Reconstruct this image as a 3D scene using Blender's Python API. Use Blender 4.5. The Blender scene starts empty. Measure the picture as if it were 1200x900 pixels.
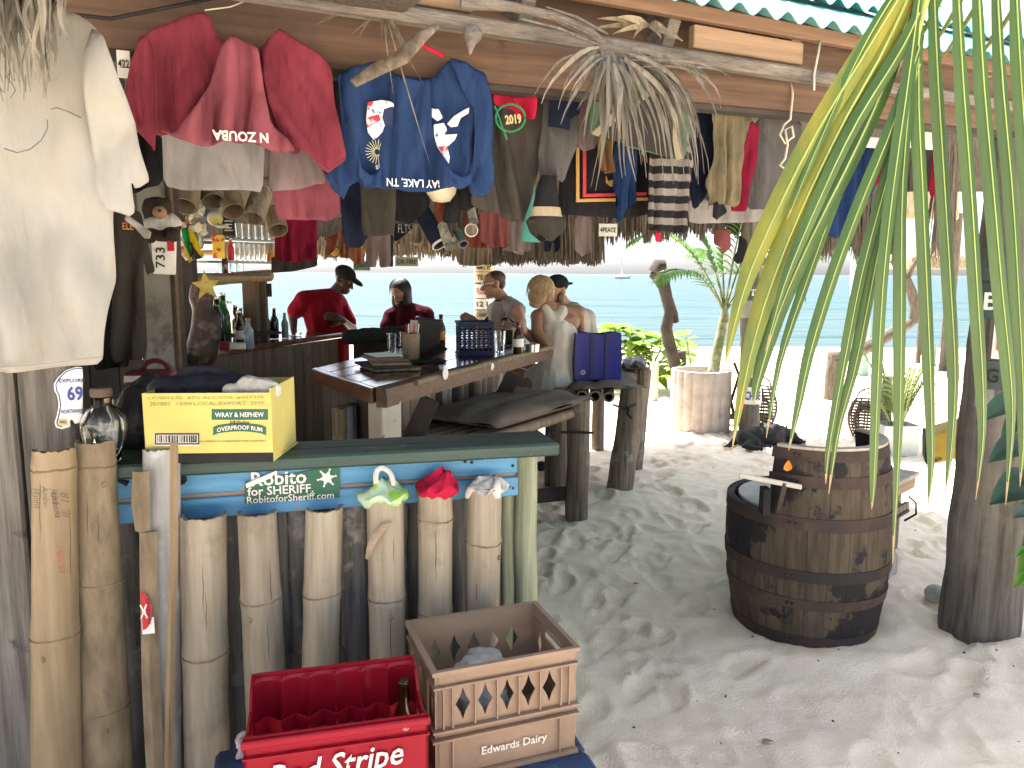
import bpy, bmesh, math, random
import numpy as np
from mathutils import Vector, Matrix, noise, Euler
random.seed(7); RNG = np.random.default_rng(7)
SC = bpy.context.scene; COL = SC.collection
R = math.radians
# ------------------------------------------------------------------ camera, sky, sun, exposure
CAMLOC = Vector((0, 0, 1.62)); FPX = 900.0
CM = Matrix.Rotation(R(90 - 8.2), 3, 'X') @ Matrix.Rotation(R(0.28), 3, 'Z')
cam = bpy.data.cameras.new('camera'); camo = bpy.data.objects.new('camera', cam); COL.objects.link(camo)
cam.sensor_width = 36; cam.lens = 27.0; cam.clip_start = 0.05; cam.clip_end = 20000
camo.matrix_world = Matrix.Translation(CAMLOC) @ CM.to_4x4(); SC.camera = camo
SUN = Vector((-0.38, 0.60, 1.42)).normalized()
wd = bpy.data.worlds.new('World'); SC.world = wd; wd.use_nodes = True
nt = wd.node_tree; bg = nt.nodes['Background']; sky = nt.nodes.new('ShaderNodeTexSky'); sky.sky_type = 'NISHITA'
sky.sun_disc = False; sky.sun_elevation = math.asin(SUN.z); sky.sun_rotation = math.atan2(SUN.x, SUN.y)
sky.air_density = .7; sky.dust_density = 3.0; sky.ozone_density = 5.0
hz = nt.nodes.new('ShaderNodeHueSaturation'); hz.inputs['Saturation'].default_value = .5
nt.links.new(sky.outputs[0], hz.inputs['Color']); nt.links.new(hz.outputs[0], bg.inputs[0]); bg.inputs[1].default_value = 0.13
sl = bpy.data.lights.new('sun', 'SUN'); sl.energy = 5.0; sl.angle = R(0.5); sl.color = (1, .95, .87)
so = bpy.data.objects.new('sun', sl); COL.objects.link(so); so.rotation_euler = SUN.to_track_quat('Z', 'Y').to_euler(); so.location = (0, 0, 30)
SC.view_settings.view_transform = 'Standard'; SC.view_settings.look = 'None'; SC.view_settings.gamma = 1
SC.view_settings.exposure = 2.32
SC.render.engine = 'CYCLES'
SC.cycles.max_bounces = 8; SC.cycles.diffuse_bounces = 4; SC.cycles.glossy_bounces = 3; SC.cycles.transmission_bounces = 6
SC.cycles.use_denoising = True; SC.cycles.caustics_reflective = False; SC.cycles.caustics_refractive = False
SC.cycles.sample_clamp_indirect = 6

# ------------------------------------------------------------------ place helpers: a direction of sight to a place in the world
def ray(px, py): return CM @ Vector(((px - 600) / FPX, (450 - py) / FPX, -1))
def atd(px, py, d): r = ray(px, py); return CAMLOC + r * (d / r.y)
def atz(px, py, z=0.0): r = ray(px, py); return CAMLOC + r * ((z - CAMLOC.z) / r.z)
class VP:                                   # a vertical plane through p, turned by yaw degrees
    def __init__(s, p, yaw):
        s.p = Vector(p); a = R(yaw); s.A = Vector((math.cos(a), math.sin(a), 0)); s.N = Vector((-math.sin(a), math.cos(a), 0)); s.yaw = yaw
    def pt(s, px, py, off=0.0):
        r = ray(px, py); q = s.p + s.N * off
        return CAMLOC + r * ((q - CAMLOC).dot(s.N) / r.dot(s.N))
    def sz(s, px, py, off=0.0):
        w = s.pt(px, py, off) ; return ((w - s.p).dot(s.A), w.z)
    def w(s, a, z, off=0.0):
        v = s.p + s.A * a + s.N * off; return Vector((v.x, v.y, z))
def vpd(px, py, d, yaw): return VP(atd(px, py, d), yaw)
UP = Vector((0, 0, 1))
def xyz(v, z): return Vector((v.x, v.y, z))

# ------------------------------------------------------------------ materials
MATS = {}
def M(name, c, c2=None, sc=7, st=(1, 1, 1), ro=.75, bump=0.0, bsc=None, metal=0, spec=.4, trans=0, rz=0, var=0.0, c3=None, c3s=2.5, c3p=(.52, .62), sheen=0, rnd3=True, ramp=(.35, .65), trl=0.0, alpha=1, ior=1.45, det=6, coat=0, bd=.01):
    m = bpy.data.materials.new(name); m.use_nodes = True; t = m.node_tree; n = t.nodes; L = t.links.new
    b = n['Principled BSDF']; b.inputs['Roughness'].default_value = ro; b.inputs['Metallic'].default_value = metal
    b.inputs['Specular IOR Level'].default_value = spec; b.inputs['IOR'].default_value = ior
    b.inputs['Transmission Weight'].default_value = trans; b.inputs['Alpha'].default_value = alpha
    if sheen: b.inputs['Sheen Weight'].default_value = sheen
    if coat: b.inputs['Coat Weight'].default_value = coat; b.inputs['Coat Roughness'].default_value = .15
    if c2 is None: c2 = tuple(x * .78 for x in c)
    tc = n.new('ShaderNodeTexCoord'); mp = n.new('ShaderNodeMapping'); mp.inputs['Rotation'].default_value = (0, 0, R(-rz))
    mp2 = n.new('ShaderNodeMapping'); mp2.inputs['Scale'].default_value = st
    L(tc.outputs['Object'], mp.inputs[0]); L(mp.outputs[0], mp2.inputs[0])
    oi = n.new('ShaderNodeObjectInfo'); ad = n.new('ShaderNodeVectorMath'); ad.operation = 'ADD'
    ml = n.new('ShaderNodeMath'); ml.operation = 'MULTIPLY'; ml.inputs[1].default_value = 17.0
    L(oi.outputs['Random'], ml.inputs[0]); L(mp2.outputs[0], ad.inputs[0]); L(ml.outputs[0], ad.inputs[1])
    nz = n.new('ShaderNodeTexNoise'); nz.inputs['Scale'].default_value = sc; nz.inputs['Detail'].default_value = det; nz.inputs['Roughness'].default_value = .62
    L(ad.outputs[0], nz.inputs['Vector'])
    cr = n.new('ShaderNodeValToRGB'); cr.color_ramp.elements[0].position = ramp[0]; cr.color_ramp.elements[1].position = ramp[1]
    cr.color_ramp.elements[0].color = (*c2, 1); cr.color_ramp.elements[1].color = (*c, 1); L(nz.outputs['Fac'], cr.inputs[0])
    out = cr.outputs[0]
    if c3 is not None:
        z3 = n.new('ShaderNodeTexNoise'); z3.inputs['Scale'].default_value = c3s; z3.inputs['Detail'].default_value = 5; z3.inputs['Roughness'].default_value = .65
        ad3 = n.new('ShaderNodeVectorMath'); ad3.operation = 'ADD'; L(mp.outputs[0], ad3.inputs[0]); (L(ml.outputs[0], ad3.inputs[1]) if rnd3 else None); L(ad3.outputs[0], z3.inputs['Vector'])
        r3 = n.new('ShaderNodeValToRGB'); r3.color_ramp.elements[0].position = c3p[0]; r3.color_ramp.elements[1].position = c3p[1]; L(z3.outputs['Fac'], r3.inputs[0])
        mx = n.new('ShaderNodeMix'); mx.data_type = 'RGBA'; L(r3.outputs[0], mx.inputs[0]); L(out, mx.inputs[6]); mx.inputs[7].default_value = (*c3, 1); out = mx.outputs[2]
    if var:
        hs = n.new('ShaderNodeHueSaturation'); mr = n.new('ShaderNodeMapRange'); mr.inputs[3].default_value = 1 - var; mr.inputs[4].default_value = 1 + var
        L(oi.outputs['Random'], mr.inputs[0]); L(mr.outputs[0], hs.inputs['Value']); L(out, hs.inputs['Color']); out = hs.outputs[0]
    L(out, b.inputs['Base Color'])
    if bump:
        bp = n.new('ShaderNodeBump'); bp.inputs['Strength'].default_value = bump; bp.inputs['Distance'].default_value = bd
        if bsc:
            nb = n.new('ShaderNodeTexNoise'); nb.inputs['Scale'].default_value = bsc; nb.inputs['Detail'].default_value = 4; L(ad.outputs[0], nb.inputs['Vector']); L(nb.outputs['Fac'], bp.inputs['Height'])
        else: L(nz.outputs['Fac'], bp.inputs['Height'])
        L(bp.outputs[0], b.inputs['Normal'])
    if trl:                                  # thin leaves and cloth let some light through
        tr = n.new('ShaderNodeBsdfTranslucent'); L(out, tr.inputs[0]); ms = n.new('ShaderNodeMixShader'); ms.inputs[0].default_value = trl
        L(b.outputs[0], ms.inputs[1]); L(tr.outputs[0], ms.inputs[2]); L(ms.outputs[0], n['Material Output'].inputs[0])
    MATS[name] = m; return m
def fab(name, c, k=.72, c3=None, trl=.12, sc=9, **kw): return M(name, c, tuple(x * k for x in c), sc=sc, ro=.95, bump=.9, bsc=13, bd=kw.pop('bd', .026), st=(1.5, 1.5, .55), spec=.08, c3=c3, c3s=7, c3p=(.5, .75), trl=trl, **kw)

# ------------------------------------------------------------------ mesh building
BASE = {}
def tag(o, label=None, cat=None, group=None, kind=None):
    for k, v in (('label', label), ('category', cat), ('group', group), ('kind', kind)):
        if v: o[k] = v
    return o
def thing(name, label, cat, base=(0, 0, 0), group=None):
    o = bpy.data.objects.new(name, None); COL.objects.link(o); o.location = base; o.empty_display_size = .1
    BASE[o.name] = Vector(base); return tag(o, label, cat, group)
def frame(x, y, z, o=(0, 0, 0)):            # matrix from axis vectors
    m = Matrix((Vector(x), Vector(y), Vector(z))).transposed().to_4x4(); m.translation = Vector(o); return m
class MB:
    def __init__(s): s.bm = bmesh.new()
    def box(s, c, size, rot=None, bev=0.0, seg=1):
        m = Matrix.Translation(Vector(c)) @ ((rot.to_4x4() if rot is not None else Matrix.Identity(4))) @ Matrix.Diagonal((*size, 1))
        g = bmesh.ops.create_cube(s.bm, size=1, matrix=m)
        if bev:
            es = {e for v in g['verts'] for e in v.link_edges}
            bmesh.ops.bevel(s.bm, geom=list(es), offset=bev, segments=seg, affect='EDGES', clamp_overlap=True)
        return s
    def boxz(s, c, size, yaw=0, bev=0.0): return s.box(c, size, Matrix.Rotation(R(yaw), 3, 'Z'), bev)
    def hexa(s, p, bev=0.0):                 # eight corners: bottom ring, top ring
        v = [s.bm.verts.new(Vector(q)) for q in p]
        fs = [s.bm.faces.new([v[i] for i in f]) for f in ((3, 2, 1, 0), (4, 5, 6, 7), (0, 1, 5, 4), (1, 2, 6, 5), (2, 3, 7, 6), (3, 0, 4, 7))]
        bmesh.ops.recalc_face_normals(s.bm, faces=fs)
        if bev: bmesh.ops.bevel(s.bm, geom=list({e for f in fs for e in f.edges}), offset=bev, segments=1, affect='EDGES', clamp_overlap=True)
        return s
    def bar(s, a, b, w, h, up=UP, bev=0.0):
        a = Vector(a); b = Vector(b); d = (b - a); l = d.length; d.normalize(); sd = d.cross(Vector(up))
        if sd.length < 1e-4: sd = d.cross(Vector((0, 1, 0)))
        sd.normalize(); u = sd.cross(d)
        m = frame(d, sd, u).to_3x3(); return s.box((a + b) / 2, (l, w, h), m, bev)
    def rings(s, rs, closed=True, cap=True):
        prev = None; first = None; n = len(rs[0])
        for r in rs:
            vs = [s.bm.verts.new(p) for p in r]
            if prev:
                for i in range(n if closed else n - 1):
                    j = (i + 1) % n
                    try: s.bm.faces.new((prev[i], prev[j], vs[j], vs[i]))
                    except ValueError: pass
            else: first = vs
            prev = vs
        if cap and closed:
            try: s.bm.faces.new(first[::-1]); s.bm.faces.new(prev)
            except ValueError: pass
        return s
    def tube(s, pts, rad, n=10, cap=True, flat=1.0, wob=0.0, seed=0):
        pts = [Vector(p) for p in pts]; k = len(pts)
        if not hasattr(rad, '__len__'): rad = [rad] * k
        rs = []; pu = None
        for i, p in enumerate(pts):
            d = (pts[min(i + 1, k - 1)] - pts[max(i - 1, 0)]).normalized()
            if pu is None:
                a = Vector((1, 0, 0)) if abs(d.x) < .8 else Vector((0, 1, 0)); pu = (a - d * a.dot(d)).normalized()
            else: pu = (pu - d * pu.dot(d)).normalized()
            q = d.cross(pu); r = []
            for j in range(n):
                t = 2 * math.pi * j / n; rr = rad[i]
                if wob: rr *= 1 + wob * noise.noise(Vector((math.cos(t) * 1.3, math.sin(t) * 1.3, i * .5)) + Vector((seed * 3.1, seed, 0)))
                r.append(p + pu * math.cos(t) * rr + q * math.sin(t) * rr * flat)
            rs.append(r)
        return s.rings(rs, cap=cap)
    def lathe(s, prof, n=16, m=None, cap=False):
        m = m or Matrix.Identity(4); rs = []
        for r, z in prof: rs.append([m @ Vector((max(r, 1e-4) * math.cos(2 * math.pi * j / n), max(r, 1e-4) * math.sin(2 * math.pi * j / n), z)) for j in range(n)])
        return s.rings(rs, cap=cap)
    def cap_seg(s, a, ra, b, rb, n=10):      # a tapered limb with round ends
        a = Vector(a); b = Vector(b); d = b - a; l = max(d.length, 1e-4); q = Vector((0, 0, 1)).rotation_difference(d).to_matrix().to_4x4(); q.translation = a
        pr = [(ra * math.sin(t), -ra * math.cos(t)) for t in (0.01, .5, 1.0, 1.45)] + [(rb * math.cos(t), l + rb * math.sin(t)) for t in (.1, .55, 1.05, 1.56)]
        return s.lathe(pr, n, q, cap=True)
    def ell(s, c, r, rot=None, n=14):
        r = (r, r, r) if not hasattr(r, '__len__') else r
        m = Matrix.Translation(Vector(c)) @ (rot.to_4x4() if rot is not None else Matrix.Identity(4)) @ Matrix.Diagonal((*r, 1))
        bmesh.ops.create_uvsphere(s.bm, u_segments=n, v_segments=max(6, n * 2 // 3), radius=1, matrix=m); return s
    def plate(s, outer, holes, P, A, B, th):  # flat panel with openings; P + A*x + B*y, thickness along A x B
        P = Vector(P); A = Vector(A); B = Vector(B); es = []; bm = bmesh.new()
        for lp in [outer] + list(holes):
            vs = [bm.verts.new((x, y, 0)) for x, y in lp]
            for i in range(len(vs)): es.append(bm.edges.new((vs[i], vs[(i + 1) % len(vs)])))
        bmesh.ops.triangle_fill(bm, use_beauty=True, edges=es, normal=(0, 0, 1))
        fs = list(bm.faces); nrm = A.cross(B).normalized()
        ext = bmesh.ops.extrude_face_region(bm, geom=fs); ev = [g for g in ext['geom'] if isinstance(g, bmesh.types.BMVert)]
        for v in ev: v.co.z += th
        bmesh.ops.recalc_face_normals(bm, faces=list(bm.faces))
        for v in bm.verts: v.co = P + A * v.co.x + B * v.co.y + nrm * v.co.z
        me = bpy.data.meshes.new('tmp'); bm.to_mesh(me); bm.free(); s.bm.from_mesh(me); bpy.data.meshes.remove(me); return s
    def sheet(s, grid):
        vs = [[s.bm.verts.new(p) for p in row] for row in grid]
        for i in range(len(vs) - 1):
            for j in range(len(vs[0]) - 1):
                s.bm.faces.new((vs[i][j], vs[i][j + 1], vs[i + 1][j + 1], vs[i + 1][j]))
        return s
    def solid(s, th):
        bmesh.ops.recalc_face_normals(s.bm, faces=list(s.bm.faces)); bmesh.ops.solidify(s.bm, geom=list(s.bm.faces), thickness=th); return s
    def strip(s, a, d, ln, w, side, droop=0.0, n=3, tip=.15):   # one straw / blade
        a = Vector(a); d = Vector(d).normalized(); side = Vector(side).normalized(); prev = None
        for i in range(n + 1):
            t = i / n; p = a + d * (ln * t) + Vector((0, 0, -droop * ln * t * t)); ww = w * (1 - (1 - tip) * t) * .5
            cur = (s.bm.verts.new(p - side * ww), s.bm.verts.new(p + side * ww))
            if prev: s.bm.faces.new((prev[0], prev[1], cur[1], cur[0]))
            prev = cur
        return s
    def done(s, name, mat, parent=None, sm=None, base=None, kind=None, label=None, cat=None, group=None, recalc=True, mods=None):
        bm = s.bm
        if recalc: bmesh.ops.recalc_face_normals(bm, faces=list(bm.faces))
        if parent is not None: b = BASE[parent.name]
        elif base is not None: b = Vector(base)
        else:
            xs = [v.co for v in bm.verts]; b = Vector(((min(v.x for v in xs) + max(v.x for v in xs)) / 2, (min(v.y for v in xs) + max(v.y for v in xs)) / 2, min(v.z for v in xs)))
        for v in bm.verts: v.co -= b
        me = bpy.data.meshes.new(name); bm.to_mesh(me); bm.free()
        o = bpy.data.objects.new(name, me); COL.objects.link(o)
        if mat: me.materials.append(mat)
        if sm is not None:
            me.polygons.foreach_set('use_smooth', [True] * len(me.polygons))
            if sm < 179: me.set_sharp_from_angle(angle=R(sm))
        if parent is not None: o.parent = parent
        else: o.location = b
        BASE[o.name] = b
        return tag(o, label, cat, group, kind)
def mesh_np(name, verts, faces, mat, parent=None, sm=None, base=None, **kw):
    me = bpy.data.meshes.new(name); b = BASE[parent.name] if parent is not None else Vector(base or (0, 0, 0))
    verts = np.asarray(verts, dtype=float) - np.array(b); me.from_pydata(verts.tolist(), [], faces if isinstance(faces, list) else faces.tolist()); me.update()
    o = bpy.data.objects.new(name, me); COL.objects.link(o); me.materials.append(mat)
    if sm is not None: me.polygons.foreach_set('use_smooth', [True] * len(me.polygons))
    if parent is not None: o.parent = parent
    else: o.location = b
    BASE[o.name] = b; return tag(o, **kw)
def copy_tree(o, parent=None, loc=None, rz=None):
    c = o.copy(); COL.objects.link(c); BASE[c.name] = BASE.get(o.name, Vector())
    if parent is not None: c.parent = parent
    if loc is not None: c.location = loc
    if rz is not None: c.rotation_euler = (0, 0, rz)
    for ch in [x for x in COL.objects if x.parent == o]: copy_tree(ch, c)
    return c
def chaikin(p, it=1):
    for _ in range(it):
        q = []
        for i in range(len(p)):
            a = p[i]; b = p[(i + 1) % len(p)]
            q += [(a[0] * .9 + b[0] * .1, a[1] * .9 + b[1] * .1), (a[0] * .1 + b[0] * .9, a[1] * .1 + b[1] * .9)]
        p = q
    return p
def cloth(name, poly, vp, mat, parent=None, off=0.0, amp=.012, lam=.09, tilt=0.0, puff=.007, th=.003, seed=1, cell=None, smooth=1, grow=.7, rough=.012, raw=False, fold=None, **kw):
    """a piece of hanging cloth: two layers, folds, a closed hem; outline given by sight lines on the plane vp"""
    P = np.array(chaikin([(p if raw else vp.sz(p[0], p[1], off)) for p in poly], smooth) if smooth else [(p if raw else vp.sz(p[0], p[1], off)) for p in poly])
    lo = P.min(0); hi = P.max(0); ext = hi - lo
    h = cell or max(ext.max() / 46, .006)
    nx = int(ext[0] / h) + 3; nz = int(ext[1] / h) + 3
    gx = lo[0] - h + h * np.arange(nx + 1); gz = lo[1] - h + h * np.arange(nz + 1)
    def inside(x, y):
        r = np.zeros(x.shape, bool)
        for i in range(len(P)):
            x1, y1 = P[i]; x2, y2 = P[(i + 1) % len(P)]
            c = ((y1 > y) != (y2 > y)); xi = (x2 - x1) * (y - y1) / ((y2 - y1) if abs(y2 - y1) > 1e-12 else 1e-12) + x1
            r ^= c & (x < xi)
        return r
    cx, cz = np.meshgrid((gx[:-1] + gx[1:]) / 2, (gz[:-1] + gz[1:]) / 2, indexing='ij')
    ins = inside(cx, cz)
    X, Z = np.meshgrid(gx, gz, indexing='ij'); used = np.zeros(X.shape, int)
    for a in (0, 1):
        for b in (0, 1): used[a:a + ins.shape[0], b:b + ins.shape[1]] += ins
    bd = (used > 0) & (used < 4)
    # distance and nearest point on the outline
    D = np.full(X.shape, 9.0); NX = X.copy(); NZ = Z.copy()
    for i in range(len(P)):
        a = P[i]; b = P[(i + 1) % len(P)]; ab = b - a; l2 = ab.dot(ab) + 1e-12
        t = np.clip(((X - a[0]) * ab[0] + (Z - a[1]) * ab[1]) / l2, 0, 1); qx = a[0] + t * ab[0]; qz = a[1] + t * ab[1]
        d = np.hypot(X - qx, Z - qz); m = d < D; D[m] = d[m]; NX[m] = qx[m]; NZ[m] = qz[m]
    sel = bd & (D < 1.5 * h); X[sel] = NX[sel]; Z[sel] = NZ[sel]; D[bd] = 0
    idx = np.where(used > 0); ids = -np.ones(X.shape, int); ids[idx] = np.arange(len(idx[0])); n = len(idx[0])
    x = X[idx]; z = Z[idx]; dd = D[idx]; top = hi[1]
    g = np.clip((top - z) / max(ext[1], 1e-3), 0, 1) * grow + (1 - grow)
    nn = np.array([noise.noise(Vector((a * 3.0 + seed * 7.3, b * 2.0, seed))) for a, b in zip(x, z)])
    n2 = np.array([noise.noise(Vector((a * 14.0 + seed * 3.3, b * 9.0, seed * 2.0))) for a, b in zip(x, z)])
    ph = 2 * math.pi * ((x + tilt * z) / lam) + 4.5 * nn + seed
    n3 = np.array([1 - 2.6 * abs(noise.noise(Vector((a * 7.0 + b * 3.0 * math.sin(seed) + seed * 5.1, b * 3.2, seed * 1.7)))) for a, b in zip(x, z)])
    w = amp * 2.4 * g * np.sin(ph) * (0.6 + .4 * np.sin(ph * .37 + seed)) + rough * n2 * .7 + amp * .9 * nn + rough * 1.6 * n3
    if fold is not None: w = w + fold(x, z)
    pf = th / 2 + puff * (1 - np.exp(-dd / (puff * 2 + 1e-4)))
    A = np.array(vp.A); N = np.array(vp.N); o = np.array(vp.p) ; o[2] = 0
    def lay(wv): return o + np.outer(x, A) + np.outer(off + wv, N) + np.outer(z, [0, 0, 1])
    V = np.vstack([lay(w - pf), lay(w + pf)]); F = []; edges = {}
    for i, j in zip(*np.where(ins)):
        q = [ids[i, j], ids[i + 1, j], ids[i + 1, j + 1], ids[i, j + 1]]
        F.append(q); F.append([k + n for k in q[::-1]])
        for a, b in zip(q, q[1:] + q[:1]): edges[(a, b)] = 1
    for a, b in list(edges):
        if (b, a) not in edges: F.append([b, a, a + n, b + n])
    base = None
    if parent is None: base = Vector(V.mean(0)); base.z = V[:, 2].min()
    return mesh_np(name, V, F, mat, parent, sm=180, base=base, **kw)
FC = {}
def text(s, c, right, up, width, mat, parent, height=None, name='lettering', ext=.0012, bold=0.0, shear=0.0, flipx=False, spacing=1.0, curve=None, line=1.0, label=None):
    cu = bpy.data.curves.new('t', 'FONT'); cu.body = s; cu.size = 1; cu.resolution_u = 2; cu.offset = bold; cu.shear = shear; cu.align_x = 'CENTER'; cu.space_character = spacing; cu.space_line = line
    ob = bpy.data.objects.new('t', cu); me = bpy.data.meshes.new_from_object(ob); bpy.data.objects.remove(ob); bpy.data.curves.remove(cu)
    co = np.empty(len(me.vertices) * 3); me.vertices.foreach_get('co', co); co = co.reshape(-1, 3)
    lo = co.min(0); hi = co.max(0); k = width / max(hi[0] - lo[0], 1e-6); ky = (height / max(hi[1] - lo[1], 1e-6)) if height else k
    right = Vector(right).normalized(); up = Vector(up).normalized(); nr = right.cross(up); c = Vector(c)
    x = (co[:, 0] - (lo[0] + hi[0]) / 2) * k; y = (co[:, 1] - (lo[1] + hi[1]) / 2) * ky
    zz = np.zeros(len(x)) + ext
    if curve: cy, cz = curve(x, y); y = y + cy; zz = zz + cz
    b = BASE[parent.name]
    V = np.array(c - b) + np.outer(x, right) + np.outer(y, up) + np.outer(zz, nr)
    me.vertices.foreach_set('co', V.ravel()); me.materials.append(mat); me.name = name
    o = bpy.data.objects.new(name, me); COL.objects.link(o); o.parent = parent; BASE[o.name] = b
    if label: o['label'] = label
    return o
def fuse(o, voxel=.012, it=4):               # grow overlapping limbs into one continuous skin
    m = o.modifiers.new('Remesh', 'REMESH'); m.mode = 'VOXEL'; m.voxel_size = voxel; m.use_smooth_shade = True
    s = o.modifiers.new('Smooth', 'SMOOTH'); s.iterations = it; s.factor = .5
    return o
# ------------------------------------------------------------------ material library
W_GREY = M('weathered_wood', (.185, .172, .152), (.075, .069, .06), sc=3, st=(14, 14, .8), ro=.9, bump=.8, var=.2, c3=(.06, .055, .05), c3s=9, c3p=(.62, .7))
W_POLE = M('grey_pole', (.24, .23, .21), (.10, .095, .085), sc=3, st=(12, 12, .9), ro=.9, bump=.7, var=.3, c3=(.42, .41, .39), c3s=5, c3p=(.6, .72))
W_GREENPOST = M('greenish_post', (.28, .31, .22), (.15, .17, .11), sc=3, st=(16, 16, .7), ro=.85, bump=.6)
W_TRUNK = M('post_bark', (.155, .14, .118), (.06, .053, .045), sc=2.6, st=(11, 11, .55), ro=.92, bump=1.0, c3=(.22, .20, .17), c3s=2, c3p=(.5, .75))
W_BENCH = M('bench_log', (.25, .20, .15), (.10, .08, .06), sc=3, st=(14, 14, .8), ro=.88, bump=.7, var=.22, c3=(.36, .34, .31), c3s=6, c3p=(.58, .75))
W_BEAM = M('beam_timber', (.135, .080, .052), (.080, .047, .031), sc=2.2, st=(.9, 12, 16), rz=20, ro=.7, bump=.35, c3=(.055, .035, .026), c3s=2.2, c3p=(.56, .8))
W_FASCIA = M('fascia_timber', (.20, .115, .072), (.13, .073, .045), sc=2.2, st=(.9, 12, 16), rz=24, ro=.7, bump=.3)
W_PALE = M('pale_timber', (.30, .20, .125), (.21, .135, .08), sc=1.6, st=(1.2, 10, 30), rz=24, ro=.7, bump=.3)
W_ROUGH = M('rough_batten', (.21, .18, .15), (.09, .08, .07), sc=5, st=(1, 5, 5), rz=24, ro=.95, bump=.9, bsc=30)
W_BLUE = M('blue_paint', (.10, .30, .50), (.065, .21, .38), sc=3, st=(1.2, 10, 12), rz=14, ro=.55, bump=.3, c3=(.24, .21, .17), c3s=16, c3p=(.66, .69))
W_BARE = M('bare_wood_edge', (.32, .25, .18), (.18, .14, .10), sc=4, st=(1, 8, 8), rz=14, ro=.85, bump=.4)
W_GREEN = M('green_counter_paint', (.030, .062, .052), (.016, .036, .030), sc=3, st=(1, 9, 9), rz=14, ro=.5, bump=.35, c3=(.17, .15, .11), c3s=20, c3p=(.66, .71))
W_BAR = M('varnished_bar', (.15, .062, .034), (.07, .028, .017), sc=2.5, st=(9, .8, 9), rz=22, ro=.16, bump=.12, spec=.6, coat=.5)
W_BARK = M('bar_edge_wood', (.12, .072, .043), (.07, .043, .027), sc=2.5, st=(14, .6, 14), rz=22, ro=.55, bump=.5)
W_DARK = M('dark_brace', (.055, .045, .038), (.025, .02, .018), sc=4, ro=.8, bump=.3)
W_PANEL = M('scribbled_panel', (.17, .125, .085), (.095, .068, .045), sc=2.5, st=(10, 10, .8), ro=.7, bump=.3, var=.18)
W_WHITE = M('peeling_white', (.55, .52, .46), (.42, .39, .34), sc=4, ro=.8, bump=.3, c3=(.16, .12, .09), c3s=13, c3p=(.6, .66))
BAMB = M('pale_bamboo', (.30, .262, .20), (.215, .182, .132), sc=3, st=(13, 13, .9), ro=.55, bump=.4, var=.14, c3=(.13, .105, .075), c3s=6, c3p=(.55, .78))
BAMB_Y = M('yellow_bamboo', (.28, .215, .13), (.195, .143, .082), sc=3, st=(9, 9, .8), ro=.5, bump=.2, c3=(.24, .17, .09), c3s=5, c3p=(.6, .8))
BAMB_B = M('brown_bamboo', (.23, .18, .115), (.13, .10, .062), sc=5, st=(5, 5, 1.6), ro=.65, bump=.35, c3=(.12, .09, .06), c3s=6, c3p=(.52, .75))
BAMB_G = M('grey_bamboo', (.36, .36, .36), (.23, .23, .225), sc=3, st=(8, 8, .8), ro=.7, bump=.3, c3=(.52, .52, .53), c3s=6, c3p=(.55, .7))
NODE = M('bamboo_node', (.24, .18, .11), (.13, .095, .06), sc=20, ro=.8, bump=.4)
SAND = M('coral_sand', (.90, .765, .605), (.83, .695, .54), sc=9, ro=.95, spec=.15, bump=.8, bsc=120, c3=(.70, .59, .47), c3s=1.6, c3p=(.52, .72))
RED_P = M('red_plastic', (.31, .005, .018), (.26, .005, .015), sc=4, ro=.38, bump=.05, bsc=60)
TAN_P = M('tan_plastic', (.31, .215, .15), (.25, .17, .118), sc=5, ro=.5, bump=.06, bsc=60, c3=(.2, .14, .1), c3s=9, c3p=(.62, .75))
WHT = M('white_print', (.66, .65, .62), (.58, .57, .55), ro=.6)
BLKP = M('black_print', (.02, .02, .02), ro=.6)
YEL = M('yellow_card', (.50, .44, .13), (.43, .38, .105), sc=5, ro=.6, c3=(.6, .5, .13), c3s=8, c3p=(.6, .8))
GRNP = M('green_print', (.012, .10, .06), (.01, .085, .05), ro=.5)
BLK = M('black_fabric', (.018, .018, .02), (.010, .010, .011), sc=20, ro=.8, bump=.3, bsc=80)
GLASS = M('clear_glass', (.93, .96, .95), (.93, .96, .95), ro=.03, trans=1, spec=.5, ior=1.45)
GLASS_D = M('brown_glass', (.07, .025, .008), (.06, .02, .006), ro=.08, trans=.35, spec=.5)
GLASS_G = M('green_glass', (.03, .30, .06), (.03, .25, .05), ro=.06, trans=.8, spec=.5)
CORK = M('cork_cap', (.10, .075, .055), (.06, .045, .035), sc=20, ro=.8)
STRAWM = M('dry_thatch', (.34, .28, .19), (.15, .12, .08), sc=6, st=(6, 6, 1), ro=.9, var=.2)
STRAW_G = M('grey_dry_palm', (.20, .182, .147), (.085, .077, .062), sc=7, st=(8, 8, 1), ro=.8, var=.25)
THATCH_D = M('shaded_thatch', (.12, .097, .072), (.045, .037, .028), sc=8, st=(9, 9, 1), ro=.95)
STEEL = M('metal', (.55, .55, .55), ro=.3, metal=1)
RUST = M('rusty_hoop', (.075, .045, .034), (.03, .021, .018), sc=12, ro=.75, bump=.3, c3=(.02, .018, .018), c3s=3, c3p=(.45, .6))
STAVE = M('barrel_stave', (.085, .064, .044), (.035, .027, .019), sc=4, st=(9, 9, .9), ro=.8, bump=.5, var=.14, c3=(.012, .011, .013), c3s=2.6, c3p=(.50, .53), rnd3=False)
TIN = M('turquoise_tin', (.15, .45, .45), (.10, .36, .37), sc=3, st=(1, 1, 1), ro=.42, bump=.08, bsc=40, c3=(.5, .62, .58), c3s=11, c3p=(.62, .72))
PLATE = M('plate_white', (.72, .72, .68), (.6, .6, .56), sc=12, ro=.5, bump=.1)
INKB = M('blue_ink', (.02, .05, .26), ro=.5)

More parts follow.
